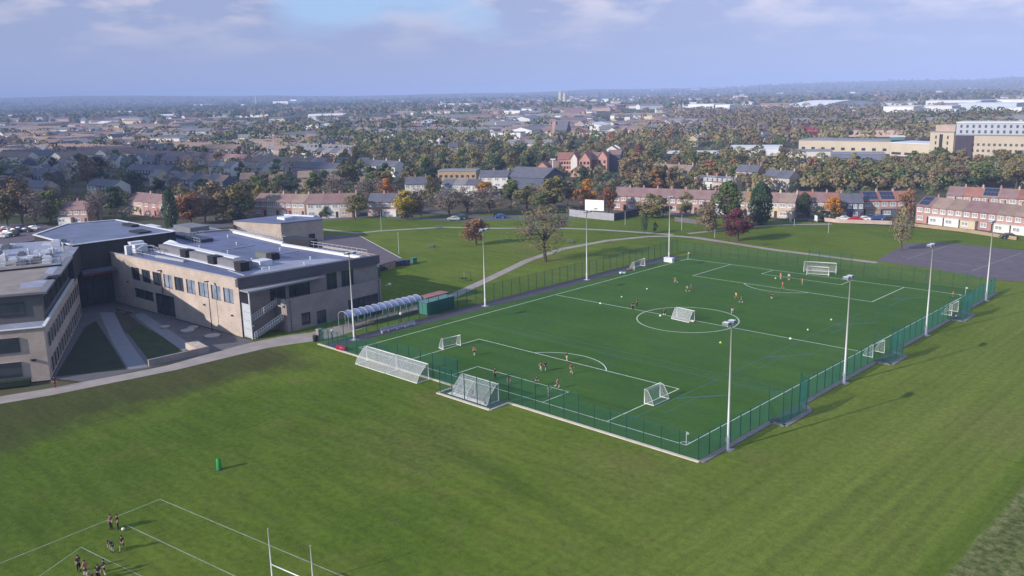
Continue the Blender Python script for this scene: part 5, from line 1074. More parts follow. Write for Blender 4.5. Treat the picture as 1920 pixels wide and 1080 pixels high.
tree(908, 374, 6.6, 9, 'orange', 'low orange tree before the white house pair', n=1500, leaf=.65)
tree(842, 402, 8.6, 13.5, 'bare', 'wide bare mauve-brown tree at the lawn edge, the leftmost of three', n=1600, group='bare trees at the lawn edge')
tree(876, 402, 9.0, 13, 'bare', 'wide bare mauve-brown tree at the lawn edge, the middle of three', n=1600, group='bare trees at the lawn edge')
tree(918, 400, 8.6, 12.5, 'bare', 'wide bare mauve-brown tree at the lawn edge, the right of three', n=1600, group='bare trees at the lawn edge')
tree(958, 384, 9, 9.5, 'green', 'green-brown tree right of the white house pair', n=1600, leaf=.6)
tree(988, 392, 8.6, 9.5, 'olive', 'rounded olive-green tree above the grey street', n=1600, leaf=.6)
tree(1040, 392, 11, 12.5, 'olive', 'large olive tree above the grey street, left of the orange tree', n=1900, leaf=.6)
tree(1016, 396, 6.5, 8, 'green', 'low green tree below the large olive one', n=1400, leaf=.6, z0f=.8)
tree(1064, 386, 9, 8.5, 'brown', 'brown tree between the large olive and the orange tree', n=1500, leaf=.6)
tree(1562, 412, 7.0, 6.5, 'orange', 'orange-brown tree before the red-brick trio of houses', n=1500, leaf=.55, sparse=.25)
tree(1572, 412, 6, 5, 'green', 'green tree right of the orange-brown one at the trio of houses', n=1200, leaf=.6)
tree(1537, 412, 4, 6, 'dark', 'dark shrub beside the low garden wall', n=1200, leaf=.7, z0f=.5)
tree(1507, 408, 8, 4.5, 'dark', 'narrow dark tree before the timber-gabled house', 'tall', n=1200, leaf=.6)
tree(1700, 412, 9, 7.5, 'rust', 'rusty thin tree between the two solar-roofed rows', n=1500, leaf=.5, sparse=.35)
tree(1795, 352, 9, 13, 'brown', 'wide bronze tree behind the houses with solar roofs', n=1600, leaf=.65)
tree(1842, 352, 10, 13, 'green', 'wide green tree right of the bronze one behind the solar roofs', n=1600, leaf=.65)
tree(1905, 354, 11, 13, 'olive', 'pale olive tree at the right edge behind the last houses', n=1600, leaf=.65)
tree(1760, 312, 9, 11, 'green', 'green tree at the foot of the cream tower', n=1500, leaf=.7)
tree(1795, 318, 9, 12, 'dark', 'dark tree at the foot of the dark-fronted block', n=1500, leaf=.7)
tree(1880, 316, 9, 12, 'olive', 'olive tree before the pale flats', n=1500, leaf=.7)
tree(1914, 318, 9, 10, 'dark', 'dark tree at the right edge before the pale flats', n=1500, leaf=.7)
tree(1048, 283, 11, 7, 'dark', 'dark conifer behind the red-roofed gables', 'cone', n=1500, leaf=.8, z0f=1)

# ------------------------------------------------------------------ houses
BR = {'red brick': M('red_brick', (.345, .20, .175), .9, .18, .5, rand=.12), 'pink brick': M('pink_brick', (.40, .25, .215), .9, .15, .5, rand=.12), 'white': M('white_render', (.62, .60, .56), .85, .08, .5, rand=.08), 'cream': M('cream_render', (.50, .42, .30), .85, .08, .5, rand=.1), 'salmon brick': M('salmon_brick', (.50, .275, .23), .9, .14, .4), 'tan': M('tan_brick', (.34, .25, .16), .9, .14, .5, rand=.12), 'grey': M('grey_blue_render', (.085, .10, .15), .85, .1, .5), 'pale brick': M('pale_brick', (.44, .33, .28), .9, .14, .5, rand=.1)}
RF = {'plum': M('plum_tiles', (.215, .135, .132), .85, .2, .7, rand=.1), 'brown': M('brown_tiles', (.235, .17, .14), .85, .2, .7, rand=.12), 'slate': M('slate', (.105, .104, .13), .7, .18, .7, rand=.12), 'red': M('red_tiles', (.27, .125, .10), .85, .2, .7, rand=.12), 'grey': M('grey_tiles', (.19, .18, .19), .85, .15, .7, rand=.1), 'pink': M('pink_tiles', (.34, .17, .14), .85, .15, .5), 'ochre': M('ochre_tiles', (.28, .17, .08), .85, .18, .7)}
MSOL = M('solar_cells', (.012, .02, .06), .15, .2, 1.2, spec=.8)
WIN = {}
def gable_wall(mb, w, d, he, hr, m=0):
    mb.face([(-w/2, -d/2, -.2), (w/2, -d/2, -.2), (w/2, -d/2, he), (-w/2, -d/2, he)], m); mb.face([(-w/2, d/2, -.2), (w/2, d/2, -.2), (w/2, d/2, he), (-w/2, d/2, he)], m)
    for s in (-1, 1): mb.face([(s*w/2, -d/2, -.2), (s*w/2, d/2, -.2), (s*w/2, d/2, he), (s*w/2, 0, hr), (s*w/2, -d/2, he)], m)
def gable_roof(mb, w, d, he, hr, m=0, oe=.35, og=.0, th=.16):
    for s in (-1, 1):
        k = (hr-he)/(d/2); e = (d/2+oe); z = he-oe*k
        a = [(-w/2-og, s*e, z), (w/2+og, s*e, z), (w/2+og, 0, hr), (-w/2-og, 0, hr)]; b = [(x, y, zz+th) for x, y, zz in a]
        mb.face(b, m); mb.face(a, m); mb.face([a[0], a[1], b[1], b[0]], m); mb.face([a[0], a[3], b[3], b[0]], m); mb.face([a[1], a[2], b[2], b[1]], m)
def add_window(root, x, z, w, h, y, glass=MGLASS):
    key = (w, h)
    if key not in WIN:
        f = MB(); e = .13
        f.box(-w/2, -.06, -h/2, w/2, .03, -h/2+e).box(-w/2, -.06, h/2-e, w/2, .03, h/2).box(-w/2, -.06, -h/2+e, -w/2+e, .03, h/2-e).box(w/2-e, -.06, -h/2+e, w/2, .03, h/2-e).box(-.06, -.06, -h/2+e, .06, .03, h/2-e)
        f.box(-w/2-.08, -.12, -h/2-.1, w/2+.08, .03, -h/2-.002)
        WIN[key] = (f.mesh('window', MWF), MB().face([(-w/2+.1, -.02, -h/2+.1), (w/2-.1, -.02, -h/2+.1), (w/2-.1, -.02, h/2-.1), (-w/2+.1, -.02, h/2-.1)]).mesh('pane', M('bright_pane', (.30, .31, .34), .12, .35, 1.0, spec=.8)))
    o = bpy.data.objects.new('window', WIN[key][0]); COL.objects.link(o); o.parent = root; o.location = (x, y, z)
    p = bpy.data.objects.new('pane', WIN[key][1]); COL.objects.link(p); p.parent = o
def house(x, y, rz, w, wall, roof, label, group=None, d=8.0, he=5.0, hr=7.4, solar=False, porch=None, chim=True, og=0.0, name='terraced_house', end=0):
    r = thing(name, label, 'house', (x, y, 0), rz, group); mb = MB(); gable_wall(mb, w, d, he, hr); mb.build('wall', BR[wall], r)
    mb = MB(); gable_roof(mb, w, d, he, hr, og=og); rf = mb.build('roof', RF[roof], r)
    if chim: c = MB(); c.box(w/2-.55, -.35, hr-.5, w/2-.02, .35, hr+.95); c.tube([(w/2-.3, -.15, hr+.95), (w/2-.3, -.15, hr+1.25)], .1, 6); c.build('chimney', BR[wall if wall != 'white' else 'red brick'], rf)
    if solar:
        mb = MB(); k = (hr-he)/(d/2); n = max(2, int((w-.8)/1.05))
        for i in range(n):
            for j in range(2):
                y0 = -d/2+.35+j*1.75; y1 = y0+1.6; f = lambda yy: hr+yy*k+.24; x0 = -w/2+.4+i*1.05; mb.face([(x0, y0, f(y0)), (x0+.97, y0, f(y0)), (x0+.97, y1, f(y1)), (x0, y1, f(y1))])
        mb.build('solar_panel', MSOL, rf)
    for sx in (-1, 1): add_window(r, sx*w*.25, 3.9, round(min(1.9, w*.34), 1), 1.3, -d/2)
    add_window(r, -w*.2, 1.45, round(min(2.2, w*.38), 1), 1.3, -d/2)
    MB().box(w*.26, -d/2-.05, 0, w*.26+.9, -d/2+.02, 2.05).build('door', MWF if porch else M('dark_door', (.06, .03, .03), .5, .1), r)
    if porch: MB().prism([(-w*.46, -d/2-1.4), (w*.46, -d/2-1.4), (w*.46, -d/2-.003), (-w*.46, -d/2-.003)], 0, 2.3).prism([(-w*.48, -d/2-1.5), (w*.48, -d/2-1.5), (w*.48, -d/2-.004), (-w*.48, -d/2-.004)], 2.32, 2.45).build('front_extension', BR[porch], r); add_window(r, -w*.16, 1.35, round(min(2.4, w*.42), 1), 1.2, -d/2-1.4)
    KEEP.append((x, y, max(w, d)*.62)); return r
def row(pl, pr, n, walls, roofs, desc, group, solar=(), porch=(), **k):
    a, b = at(*pl), at(*pr); d = b-a; w = d.length/n; rz = atan2(d.y, d.x); nrm = Vector((-d.y, d.x, 0)).normalized(); dd = k.get('d', 8.0)
    for i in range(n):
        c = a+d*((i+.5)/n)+nrm*dd/2; wl = walls[i % len(walls)]; rfn = roofs[i % len(roofs)]
        lab = '%s house, %s roof, %s in %s' % (wl, rfn, ORD[i], desc)
        if i in solar: lab = lab.replace(' roof,', ' solar-panelled roof,')
        house(c.x, c.y, rz, w-.03, wl, rfn, lab, group, solar=i in solar, porch=porch[i % len(porch)] if porch else None, og=0.0, **k)
row((1150, 393), (1336, 402), 7, ['red brick', 'red brick', 'pink brick'], ['plum'], 'the long terrace by the hoarding', 'houses of the long terrace')
row((1338, 402), (1490, 409), 5, ['pale brick', 'tan', 'pale brick', 'cream'], ['plum', 'brown', 'ochre'], 'the terrace behind the egg-shaped evergreen', 'houses behind the big green tree', porch=[None, 'cream', None])
row((1492, 405), (1572, 409), 3, ['red brick', 'pink brick', 'red brick'], ['red', 'plum'], 'the trio behind the low wall', 'houses of the trio', porch=[None, None, 'white'])
row((1576, 410), (1618, 410), 2, ['grey'], ['slate'], 'the shade-darkened pair behind the parked cars', 'houses of the dark pair')  # shade on the gable front is put into the dark blue-grey wall colour
row((1618, 406), (1712, 405), 3, ['pale brick', 'pink brick', 'red brick'], ['red'], 'the row behind the blue van', 'houses of the row behind the van', solar=(0, 1), porch=['tan', 'grey', None])
row((1716, 416), (1932, 442), 7, ['red brick', 'red brick', 'pink brick'], ['plum', 'brown', 'brown', 'plum'], 'the terrace facing the tarmac court', 'houses facing the tarmac court', solar=(0,), porch=[None, 'white', 'white', 'cream'])
row((1772, 394), (1940, 404), 5, ['red brick', 'pale brick'], ['plum', 'red', 'brown'], 'the row behind the court-facing terrace', 'houses of the second row', solar=(2,))
row((478, 404), (572, 407), 4, ['red brick', 'pale brick'], ['plum', 'brown'], 'the brick terrace behind the sports hall', 'houses behind the sports hall')
row((576, 409), (668, 407), 3, ['white', 'white', 'pale brick'], ['plum'], 'the white-gabled terrace at the lawn edge', 'houses of the white-gabled terrace', hr=7.8)
row((690, 405), (746, 405), 2, ['pink brick', 'red brick'], ['slate'], 'the pair left of the golden yellow tree', 'houses by the golden yellow tree', porch=[None, 'white'])
row((113, 420), (166, 420), 2, ['red brick', 'pink brick'], ['plum'], 'the red-brick pair behind the hall', 'houses of the red-brick pair', porch=['white', None])
row((243, 400), (326, 410), 3, ['pale brick', 'red brick', 'red brick'], ['plum', 'plum', 'brown'], 'the pink-roofed row behind the hall', 'houses of the pink-roofed row')
row((828, 369), (896, 370), 3, ['white'], ['slate', 'grey'], 'the white row below the flat-roofed block', 'white houses below the cream block', hr=6.8)
row((898, 353), (952, 353), 2, ['white'], ['slate'], 'the pair right of the flat-roofed block', 'white houses right of the cream block')
row((760, 368), (800, 367), 2, ['white'], ['slate'], 'the white pair behind the golden tree', 'small white houses')
row((268, 304), (388, 309), 8, ['pale brick', 'white', 'pink brick'], ['brown', 'plum'], 'the far long terrace on the left', 'houses of the far left terrace')
row((470, 318), (562, 322), 6, ['pale brick', 'cream'], ['brown'], 'the brown-roofed terrace in the middle distance', 'houses of the brown-roofed terrace')
row((468, 291), (576, 298), 7, ['white', 'pale brick'], ['grey', 'brown'], 'the pale terrace under the wooded belt', 'houses under the wooded belt')
row((576, 298), (662, 303), 6, ['pale brick', 'pink brick'], ['grey', 'slate'], 'the grey-roofed terrace under the wooded belt', 'grey-roofed houses under the wooded belt')
row((80, 323), (132, 327), 3, ['white'], ['brown', 'plum'], 'the white trio below the green field', 'white houses below the field')
row((325, 355), (420, 362), 6, ['pale brick', 'grey'], ['slate', 'brown'], 'the slate-roofed row behind the rust-red tree', 'slate-roofed houses')
row((165, 368), (215, 372), 3, ['white', 'grey'], ['slate'], 'the slate trio below the big brown tree', 'slate houses on the left')
row((1300, 352), (1372, 357), 4, ['cream', 'white', 'pale brick'], ['slate', 'grey'], 'the low row above the long terrace', 'low pale houses above the terrace', he=3.2, hr=5.0)
row((1378, 342), (1420, 344), 2, ['red brick'], ['slate'], 'the pair above the egg-shaped evergreen', 'dark-roofed houses above the evergreen')

# blocks: larger buildings further off
def block(name, px0, px1, py, h, d, wall, roof, label, cat='building', win=None, gable=False, parapet=True, group=None, py1=None, hr=None):
    a, b = at(px0, py), at(px1, py if py1 is None else py1); dv = b-a; L = dv.length; rz = atan2(dv.y, dv.x); n = Vector((-dv.y, dv.x, 0)).normalized(); c = (a+b)/2+n*d/2
    r = thing(name, label, cat, (c.x, c.y, 0), rz, group); mb = MB(); hr = hr or h+d*.35
    if gable:
        front = gable == 'front'; a_, b_ = (d, L) if front else (L, d); gable_wall(mb, a_, b_, h, hr); m2 = MB(); gable_roof(m2, a_, b_, h, hr, og=.3, th=.3)
        if front:
            for m_ in (mb, m2): m_.v = [(-y, x, z) for x, y, z in m_.v]
        mb.build('wall', wall, r); m2.build('roof', roof, r)
    else: mb.prism([(-L/2, -d/2), (L/2, -d/2), (L/2, d/2), (-L/2, d/2)], -.2, h, top=False); mb.build('wall', wall, r); mb = MB(); mb.prism([(-L/2-.2, -d/2-.2), (L/2+.2, -d/2-.2), (L/2+.2, d/2+.2), (-L/2-.2, d/2+.2)], h, h+.5); mb.build('roof', roof, r)
    if win:
        nx, nz, ww, wh, z0, dz = win[:6]; gl = win[6] if len(win) > 6 else MGLASS
        for j in range(nz):
            for i in range(nx):
                x = -L/2+L*(i+.5)/nx; z = z0+dz*j; w_ = MB().box(x-ww/2, -d/2-.08, z, x+ww/2, -d/2+.02, z+wh).build('window', gl, r)
    KEEP.append((c.x, c.y, max(L, d)*.55)); r['L'] = L; r['d'] = d; return r
del_keys = []
CREAM, WHI, BUFFW = BR['cream'], M('white_sheeting', (.66, .66, .67), .6, .06, .1), M('buff_panels', (.47, .405, .315), .85, .1, .1)
GREYR, PALER = M('grey_flat_roof', (.22, .22, .24), .8, .12, .1), M('pale_sheet_roof', (.58, .59, .62), .6, .08, .1)
block('flat_block', 822, 893, 352, 7.2, 9, BR['tan'], GREYR, 'flat-roofed cream-brown block above the small white row', win=(7, 2, 1.2, 1.1, 1.6, 2.9))
block('warehouse', 950, 1020, 352, 5.0, 16, BR['grey'], RF['slate'], 'wide dark slate roof right of the white pair of houses', gable=True, hr=8.4, py1=356)
# the red-brick group of gabled buildings
RG = 'red-roofed gabled buildings'; PB = BR['salmon brick']
def gabled(x0, x1, py, h, *a, **k):
    k['hr'] *= .74
    if k.get('win'): k['win'] = tuple(v*.78 if q > 3 and q < 6 else v for q, v in enumerate(k['win']))
    r = block('gabled_building', x0, x1, py, h*.74, *a, **k); KEEP.append((r.location.x+4, r.location.y-9, 7)); KEEP.append((r.location.x+9, r.location.y-18, 7)); return r
gabled(1006, 1026, 333, 7.0, 9, PB, RF['red'], 'small salmon brick house, leftmost of the gabled red group', gable='front', hr=10, group=RG, win=(2, 2, .9, 1.1, 1.5, 2.7))
gabled(1027, 1046, 331, 6.0, 9, BR['red brick'], RF['plum'], 'shadowed plum-roofed wing behind the pale mast', gable=True, hr=9.5, group=RG)
gabled(1046, 1072, 322, 8.5, 12, PB, RF['red'], 'salmon wing with a white end in the gabled red group', gable=True, hr=12.5, group=RG, win=(5, 2, 1, 1.3, 2, 3))
gabled(1070, 1082, 323, 9.5, 11, BR['white'], RF['red'], 'narrow white gable in the gabled red group', gable='front', hr=13, group=RG)
gabled(1086, 1106, 325, 9.0, 14, PB, RF['red'], 'central tall salmon gable of the gabled red group', gable='front', hr=14, group=RG, win=(3, 2, 1, 1.4, 2.5, 3.2))
gabled(1070, 1100, 331, 3.4, 8, PB, RF['pink'], 'low pink-roofed front wing of the gabled red group', gable='front', hr=7, group=RG)
gabled(1106, 1124, 322, 8.0, 12, BR['red brick'], RF['plum'], 'plum roof between two gables of the gabled red group', gable=True, hr=12.5, group=RG)
gabled(1120, 1138, 323, 10.0, 12, PB, RF['red'], 'right-hand salmon gable of the gabled red group', gable='front', hr=14.5, group=RG, win=(2, 2, 1, 1.4, 2.5, 3.4))
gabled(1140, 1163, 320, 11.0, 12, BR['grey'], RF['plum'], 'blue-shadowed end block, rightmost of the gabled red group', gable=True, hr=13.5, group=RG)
p = at(1037, 336); fp = thing('mast', 'pale T-shaped floodlight mast before the gabled red group', 'mast', (p.x, p.y, 0)); MB().tube([(0, 0, 0), (0, 0, 9)], .25, 6).build('pole', MWF, fp); MB().box(-1.2, -.3, 9, 1.2, .3, 9.7).build('head', MWF, fp).rotation_euler = (0, 0, YAW*-1)
# long cream shed and flats on the right
block('cream_building', 1497, 1668, 284, 7.0, 22, BUFFW, GREYR, 'long low cream building with a dark band', 'building', win=(9, 1, 2.2, 1.6, 1.4, 1), py1=288)
block('cream_building', 1668, 1742, 291, 7.0, 20, BUFFW, PALER, 'cream shed with a pale roof left of the tower', win=(3, 1, 6, 1.4, .6, 1), py1=295)
block('green_glass_hall', 1668, 1694, 287, 9.5, 10, M('green_glass', (.10, .20, .18), .3, .2, .2), PALER, 'small green glazed hall above the cream shed', win=(4, 2, 2.0, 2.6, 1.5, 3.6))
fa, fb = at(1740, 309), at(1930, 313)
fl1 = block('flats', 1786, 1960, 312, 15.2, 16, BUFFW, GREYR, 'long six-storey block of cream and pale blue-white flats', 'flats', win=(17, 4, 1.1, 1.2, 1.6, 2.9, M('dull_glass', (.09, .10, .12), .2, .3, .4)), py1=317)
L_ = fl1['L']; mb = MB(); mb.prism([(-L_/2+.3, -8.3), (L_/2, -8.3), (L_/2, 8), (-L_/2+.3, 8)], 15.7, 21.2); up_ = mb.build('upper_storeys', M('pale_blue_panel', (.38, .41, .47), .5, .06, .1), fl1)
MB().prism([(-L_/2, -8.6), (L_/2+.3, -8.6), (L_/2+.3, 8.3), (-L_/2, 8.3)], 21.2, 21.7).build('upper_roof', PALER, fl1)
for i in range(14):
    for j in range(2): x = -L_/2+2.5+i*(L_-5)/13; MB().box(x-.5, -8.4, 16.4+j*2.6, x+.5, -8.29, 17.8+j*2.6).build('window', MATS['dull_glass'], up_)
MB().box(-L_/2+.2, -8.7, 0, -L_/2+8.2, -8.01, 15.2).build('dark_stair_front', M('dark_plum_cladding', (.05, .04, .06), .7, .15, .3), fl1)
tw_ = block('flats', 1740, 1784, 309, 16.4, 12, BUFFW, GREYR, 'cream tower with a recessed dark strip left of the long flats', 'flats', win=(2, 5, .7, 1.6, 2, 2.8), py1=311)
Lt = tw_['L']; MB().box(-1.2, -6.12, 1, .4, -6.01, 15.5).build('recess_strip', MBLACK, tw_); MB().prism([(-Lt/2+2, -5), (Lt/2, -5), (Lt/2, 5), (-Lt/2+2, 5)], 16.9, 20).build('roof_storey', BR['pale brick'], tw_)
# retail sheds, long pale roofs and white plants
SH = [(1368, 1466, 292, 4.5, 24, PALER, PALER, 'long white-roofed shed beyond the houses behind the evergreens'), (1250, 1346, 299, 3.4, 18, BR['grey'], PALER, 'low shed with a pale green-grey roof in the middle of the town'), (1465, 1560, 296, 3.6, 14, BR['white'], GREYR, 'low pale unit before the long cream building'), (1560, 1660, 301, 3.4, 14, M('van_blue', (.16, .17, .24), .6), GREYR, 'low blue-grey unit before the long cream building'),
      (1500, 1555, 252, 5, 20, M('crimson_sheet', (.26, .04, .08), .7), M('crimson_sheet', (.26, .04, .08), .7), 'crimson-roofed unit above the long cream building'), (1570, 1700, 256, 5, 14, BR['pale brick'], RF['red'], 'row of pink and red-roofed units above the long cream building'),
      (1290, 1338, 208, 11, 40, WHI, WHI, 'bright white factory, the larger half of a pair'), (1341, 1368, 208, 10, 40, WHI, WHI, 'bright white factory, the smaller half of a pair'), (1372, 1392, 207, 5, 30, WHI, PALER, 'low white unit right of the paired white factory'),
      (1655, 1712, 219, 12, 50, WHI, PALER, 'white plant building with a lower front at the right'), (1680, 1784, 212, 9, 40, PALER, PALER, 'long pale plant shed behind the white plant'), (1712, 1792, 217, 7, 30, WHI, PALER, 'low white plant front between two sheds'), (1735, 1838, 201, 10, 60, PALER, PALER, 'far long pale warehouse above the white plant'), (1796, 1905, 208, 10, 50, M('pale_blue_sheet', (.44, .50, .58), .6), PALER, 'pale blue warehouse at the far right'), (1840, 1925, 198, 9, 60, WHI, PALER, 'far white warehouse at the right edge'), (1840, 1915, 211, 6, 30, WHI, PALER, 'low cream-fronted warehouse at the right edge'),
      (1508, 1602, 207, 4, 40, PALER, PALER, 'low pale-roofed depot left of the curved white hall'),
      (826, 880, 200, 8, 60, WHI, PALER, 'cluster of distant white sheds below the brown ridge'), (364, 386, 201, 12, 60, WHI, WHI, 'lone distant white shed on the left skyline'), (452, 462, 200, 9, 40, WHI, WHI, 'small distant white block on the left'), (512, 540, 197, 16, 60, WHI, PALER, 'distant white mill buildings near the chimney'), (545, 556, 196, 22, 40, WHI, WHI, 'tall distant white mill block right of the mill buildings'),
      (1140, 1152, 206, 9, 30, M('pinkish_sheet', (.4, .2, .22), .7), PALER, 'pink-roofed shed in the middle of the far town'), (930, 966, 230, 7, 25, BR['cream'], PALER, 'cream block in the middle of the far town'), (945, 975, 216, 7, 25, WHI, PALER, 'white block above the cream one in the far town'), (918, 976, 262, 6, 12, WHI, GREYR, 'long white low block left of the pink-gabled church'), (284, 338, 279, 8.5, 12, BR['white'], GREYR, 'long pinkish-white flats on the left of the town'), (402, 421, 283, 7.5, 10, BR['cream'], GREYR, 'small cream block left of its twin on the estate'), (431, 452, 283, 7.5, 10, BR['pale brick'], GREYR, 'small pale block right of its twin on the estate'), (426, 456, 295, 4, 9, BR['white'], GREYR, 'low white block below the small twin blocks'), (88, 118, 268, 6.5, 10, BR['cream'], RF['plum'], 'cream house above the green field'), (1080, 1146, 258, 4.5, 20, PALER, GREYR, 'long grey shed right of the pink-gabled church')]
for x0, x1, py, h, d, wl, rf_, lab in SH: block('shed' if h < 6 else 'warehouse', x0, x1, py, h, d, wl, rf_, lab, 'shed' if h < 6 else 'warehouse', win=(max(3, int((x1-x0)/9)), 2, 1.3, 1.3, 1.2, 3.2) if 'flats on' in lab or 'twin' in lab else None)
# curved white hall
a, b = at(1532, 203), at(1640, 199); dv = b-a; L = dv.length; ch = thing('curved_hall', 'distant hall with a long shallow curved white roof', 'hall', tuple((a+b)/2), atan2(dv.y, dv.x)); mb = MB(); n = 14
prf = [(-L/2+L*i/n, 1+11*sin(pi*(.02+.75*i/n))) for i in range(n+1)]
for (x0, z0), (x1, z1) in zip(prf, prf[1:]): mb.face([(x0, 0, z0), (x1, 0, z1), (x1, 90, z1), (x0, 90, z0)])
mb.build('roof', WHI, ch); mb = MB()
for (x0, z0), (x1, z1) in zip(prf, prf[1:]): mb.face([(x0, .5, -.2), (x1, .5, -.2), (x1, .5, z1-.1), (x0, .5, z0-.1)])
mb.build('wall', PALER, ch)
# church, chimney stacks, cathedral-like twin spires
r = block('church', 1040, 1062, 262, 8, 12, BR['grey'], RF['slate'], 'slate-roofed church with a pink gable beyond the conifer', 'church', gable=True, hr=15); MB().prism([(-r['L']/2-3, -3), (-r['L']/2-.1, -3), (-r['L']/2-.1, 3), (-r['L']/2-3, 3)], 0, 15).build('tower', BR['pink brick'], r)
for (px, py, h, w_, lab) in ((481, 199, 42, 3.4, 'tall pale factory chimney on the left skyline'), (1051, 194, 34, 7, 'distant pale church tower, the left of a pair on the skyline'), (1059, 194, 30, 6, 'distant pale church tower, the right of a pair on the skyline')):
    p = at(px, py); t_ = thing('tower', lab, 'tower', (p.x, p.y, 0)); MB().tube([(0, 0, 0), (0, 0, h*.8), (0, 0, h)], [w_, w_*.85, w_*.6], 8).build('shaft', BR['cream'], t_); MB().tube([(0, 0, h), (0, 0, h+3)], [w_*.7, w_*.3], 8).build('cap', BR['pale brick'], t_)

# hoarding, fences and walls at the street
a, b = at(1097, 405), at(1132, 407); dv = b-a; hb = thing('hoarding', 'big plain white hoarding with a small dark mark low on its face', 'hoarding', tuple((a+b)/2), atan2(dv.y, dv.x)); L = dv.length
MB().box(-L/2, 0, 2.0, L/2, .25, 5.5).build('board', M('hoarding_white', (.78, .78, .78), .7, .03), hb)
for s in (-.8, 0, .8): MB().box(s*L/2-.12, .26, 0, s*L/2+.12, .5, 5.6).build('post', MFRAME, hb)
mb = MB()
for k in range(4): mb.tube([(.05+k*.32, -.02, 2.45), (.05+k*.32, -.02, 2.75+.1*(k % 2))], .12, 5)
mb.build('dark_mark', MBLACK, hb)
def wallrun(name, pts, h, w_, mat, lab, cat='fence'):
    P = [at(*p) for p in pts]; r = thing(name, lab, cat, tuple(P[0])); off = Vector(r.location); mb = MB()
    for p, q in zip(P, P[1:]): mb.bar(p+Vector((0, 0, h/2)), q+Vector((0, 0, h/2)), w_, h)
    mb.build('panel', mat, r, off)
    if cat == 'hedge': return r
    for p, q in zip(P, P[1:]):
        n = max(1, int((q-p).length/2.6))
        for k in range(n+1 if q == P[-1] else n): s = p+(q-p)*k/n; MB().box(s.x-.09, s.y-.09, 0, s.x+.09, s.y+.09, h+.1).build('post', mat, r, off)
    return r
wallrun('board_fence', [(1068, 405), (1100, 409), (1152, 414)], 2.3, .1, M('weathered_boards', (.30, .30, .33), .9, .2, 1.5), 'pale grey board fence in front of the white hoarding')
wallrun('board_fence', [(1152, 414), (1195, 404), (1226, 401)], 2.2, .1, M('dark_boards', (.045, .05, .07), .9, .2, 1.5), 'dark board fence running back from the pale grey one')
wallrun('railings', [(1265, 415), (1305, 420), (1345, 424)], 1.4, .05, M('grey_rail', (.12, .11, .12), .8), 'low grey railings below the olive tree')
wallrun('garden_wall', [(1546, 415), (1575, 418), (1640, 420), (1672, 421)], 1.1, .25, BR['pale brick'], 'low pale garden wall in front of the parked cars', 'wall')
wallrun('garden_wall', [(1715, 425), (1800, 434), (1905, 450)], .9, .2, BR['tan'], 'low tan garden wall below the terrace facing the court', 'wall')
wallrun('hedge', [(1060, 399), (985, 402), (925, 404)], 1.6, 1.6, M('clipped_hedge', (.018, .034, .014), .95, .4, 2.5), 'straggling hedge along the grey side street', 'hedge')

# ------------------------------------------------------------------ cars
def car_proto():
    r = thing('parked_car', '', 'car'); prof = [(-2.1, .35), (-2.1, .72), (-1.95, .88), (-1.15, .95), (-.65, 1.42), (.85, 1.45), (1.5, 1.0), (2.05, .92), (2.12, .6), (2.12, .35)]; mb = MB(); n = len(prof)
    def yw(z): return .86 if z < 1.0 else .70
    for (x0, z0), (x1, z1) in zip(prof, prof[1:]+prof[:1]): mb.face([(x0, -yw(z0), z0), (x1, -yw(z1), z1), (x1, yw(z1), z1), (x0, yw(z0), z0)])
    for s in (-1, 1): mb.face([(x, s*yw(z), z) for x, z in prof[:4]+prof[6:]]); mb.face([(x, s*yw(z), z) for x, z in prof[3:7]])
    mb.build('body', M('car_white', (.6, .6, .6), .3, .03, spec=.6), r)
    for s in (-1, 1): MB().face([(-1.0, s*.845, 1.0), (1.35, s*.845, 1.03), (.8, s*.725, 1.36), (-.6, s*.725, 1.34)]).build('window', MGLASS, r)
    MB().face([(-1.14, -.78, .98), (-1.14, .78, .98), (-.70, .66, 1.40), (-.70, -.66, 1.40)]).build('windscreen', MGLASS, r)
    for x in (-1.3, 1.3):
        for s in (-1, 1): w_ = MB().tube([(x, s*.72, .32), (x, s*.90, .32)], .32, 10).build('wheel', MBLACK, r); MB().tube([(x, s*.88, .32), (x, s*.915, .32)], .18, 8).build('rim', MGALV, w_)
    for s in (-1, 1): MB().box(-2.13, s*.6-.18, .62, -2.05, s*.6+.18, .78).build('headlight', MLENS, r)
    return r
CARP = car_proto(); first = [True]
CC = {'white': (.6, .6, .6), 'red': (.32, .015, .03), 'blue': (.02, .045, .20), 'dark green': (.015, .04, .035), 'silver': (.38, .39, .41), 'dark grey': (.035, .037, .042), 'black': (.012, .012, .014), 'crimson': (.30, .01, .06)}
def car(px, py, deg, col, lab, group=None, sc=1.0):
    c = CARP if first[0] else copy_tree(CARP); first[0] = False; p = at(px, py); place(c, p.x, p.y, 0, radians(deg), sc); tag(c, lab, 'car', group)
    for ch in c.children:
        if ch.name.startswith('body'): remat(ch, M('car_'+col.replace(' ', '_'), CC[col], .3, .03, spec=.6))
G1, G2, G3 = 'cars parked before the dark houses', 'cars on the side street', 'cars in the school car park'
car(1581, 413, 20, 'white', 'white car parked before the dark pair of houses', G1); car(1603, 414, 20, 'red', 'red car parked between two white ones', G1); car(1619, 413.5, 20, 'white', 'white car parked right of the red one', G1)
car(1645, 412, 15, 'blue', 'blue van-sized car below the solar roofs', G1, 1.15); car(1890, 447, 40, 'dark grey', 'dark grey car before the terrace facing the court', None)
car(863, 411, 35, 'dark green', 'dark green car on the side street above the russet tree', G2, 1.2); car(851, 413, 35, 'silver', 'silver car beside the dark green one', G2); car(937, 409, 30, 'blue', 'blue car on the side street', G2); car(762, 409, 60, 'black', 'black car under the golden yellow tree', None)
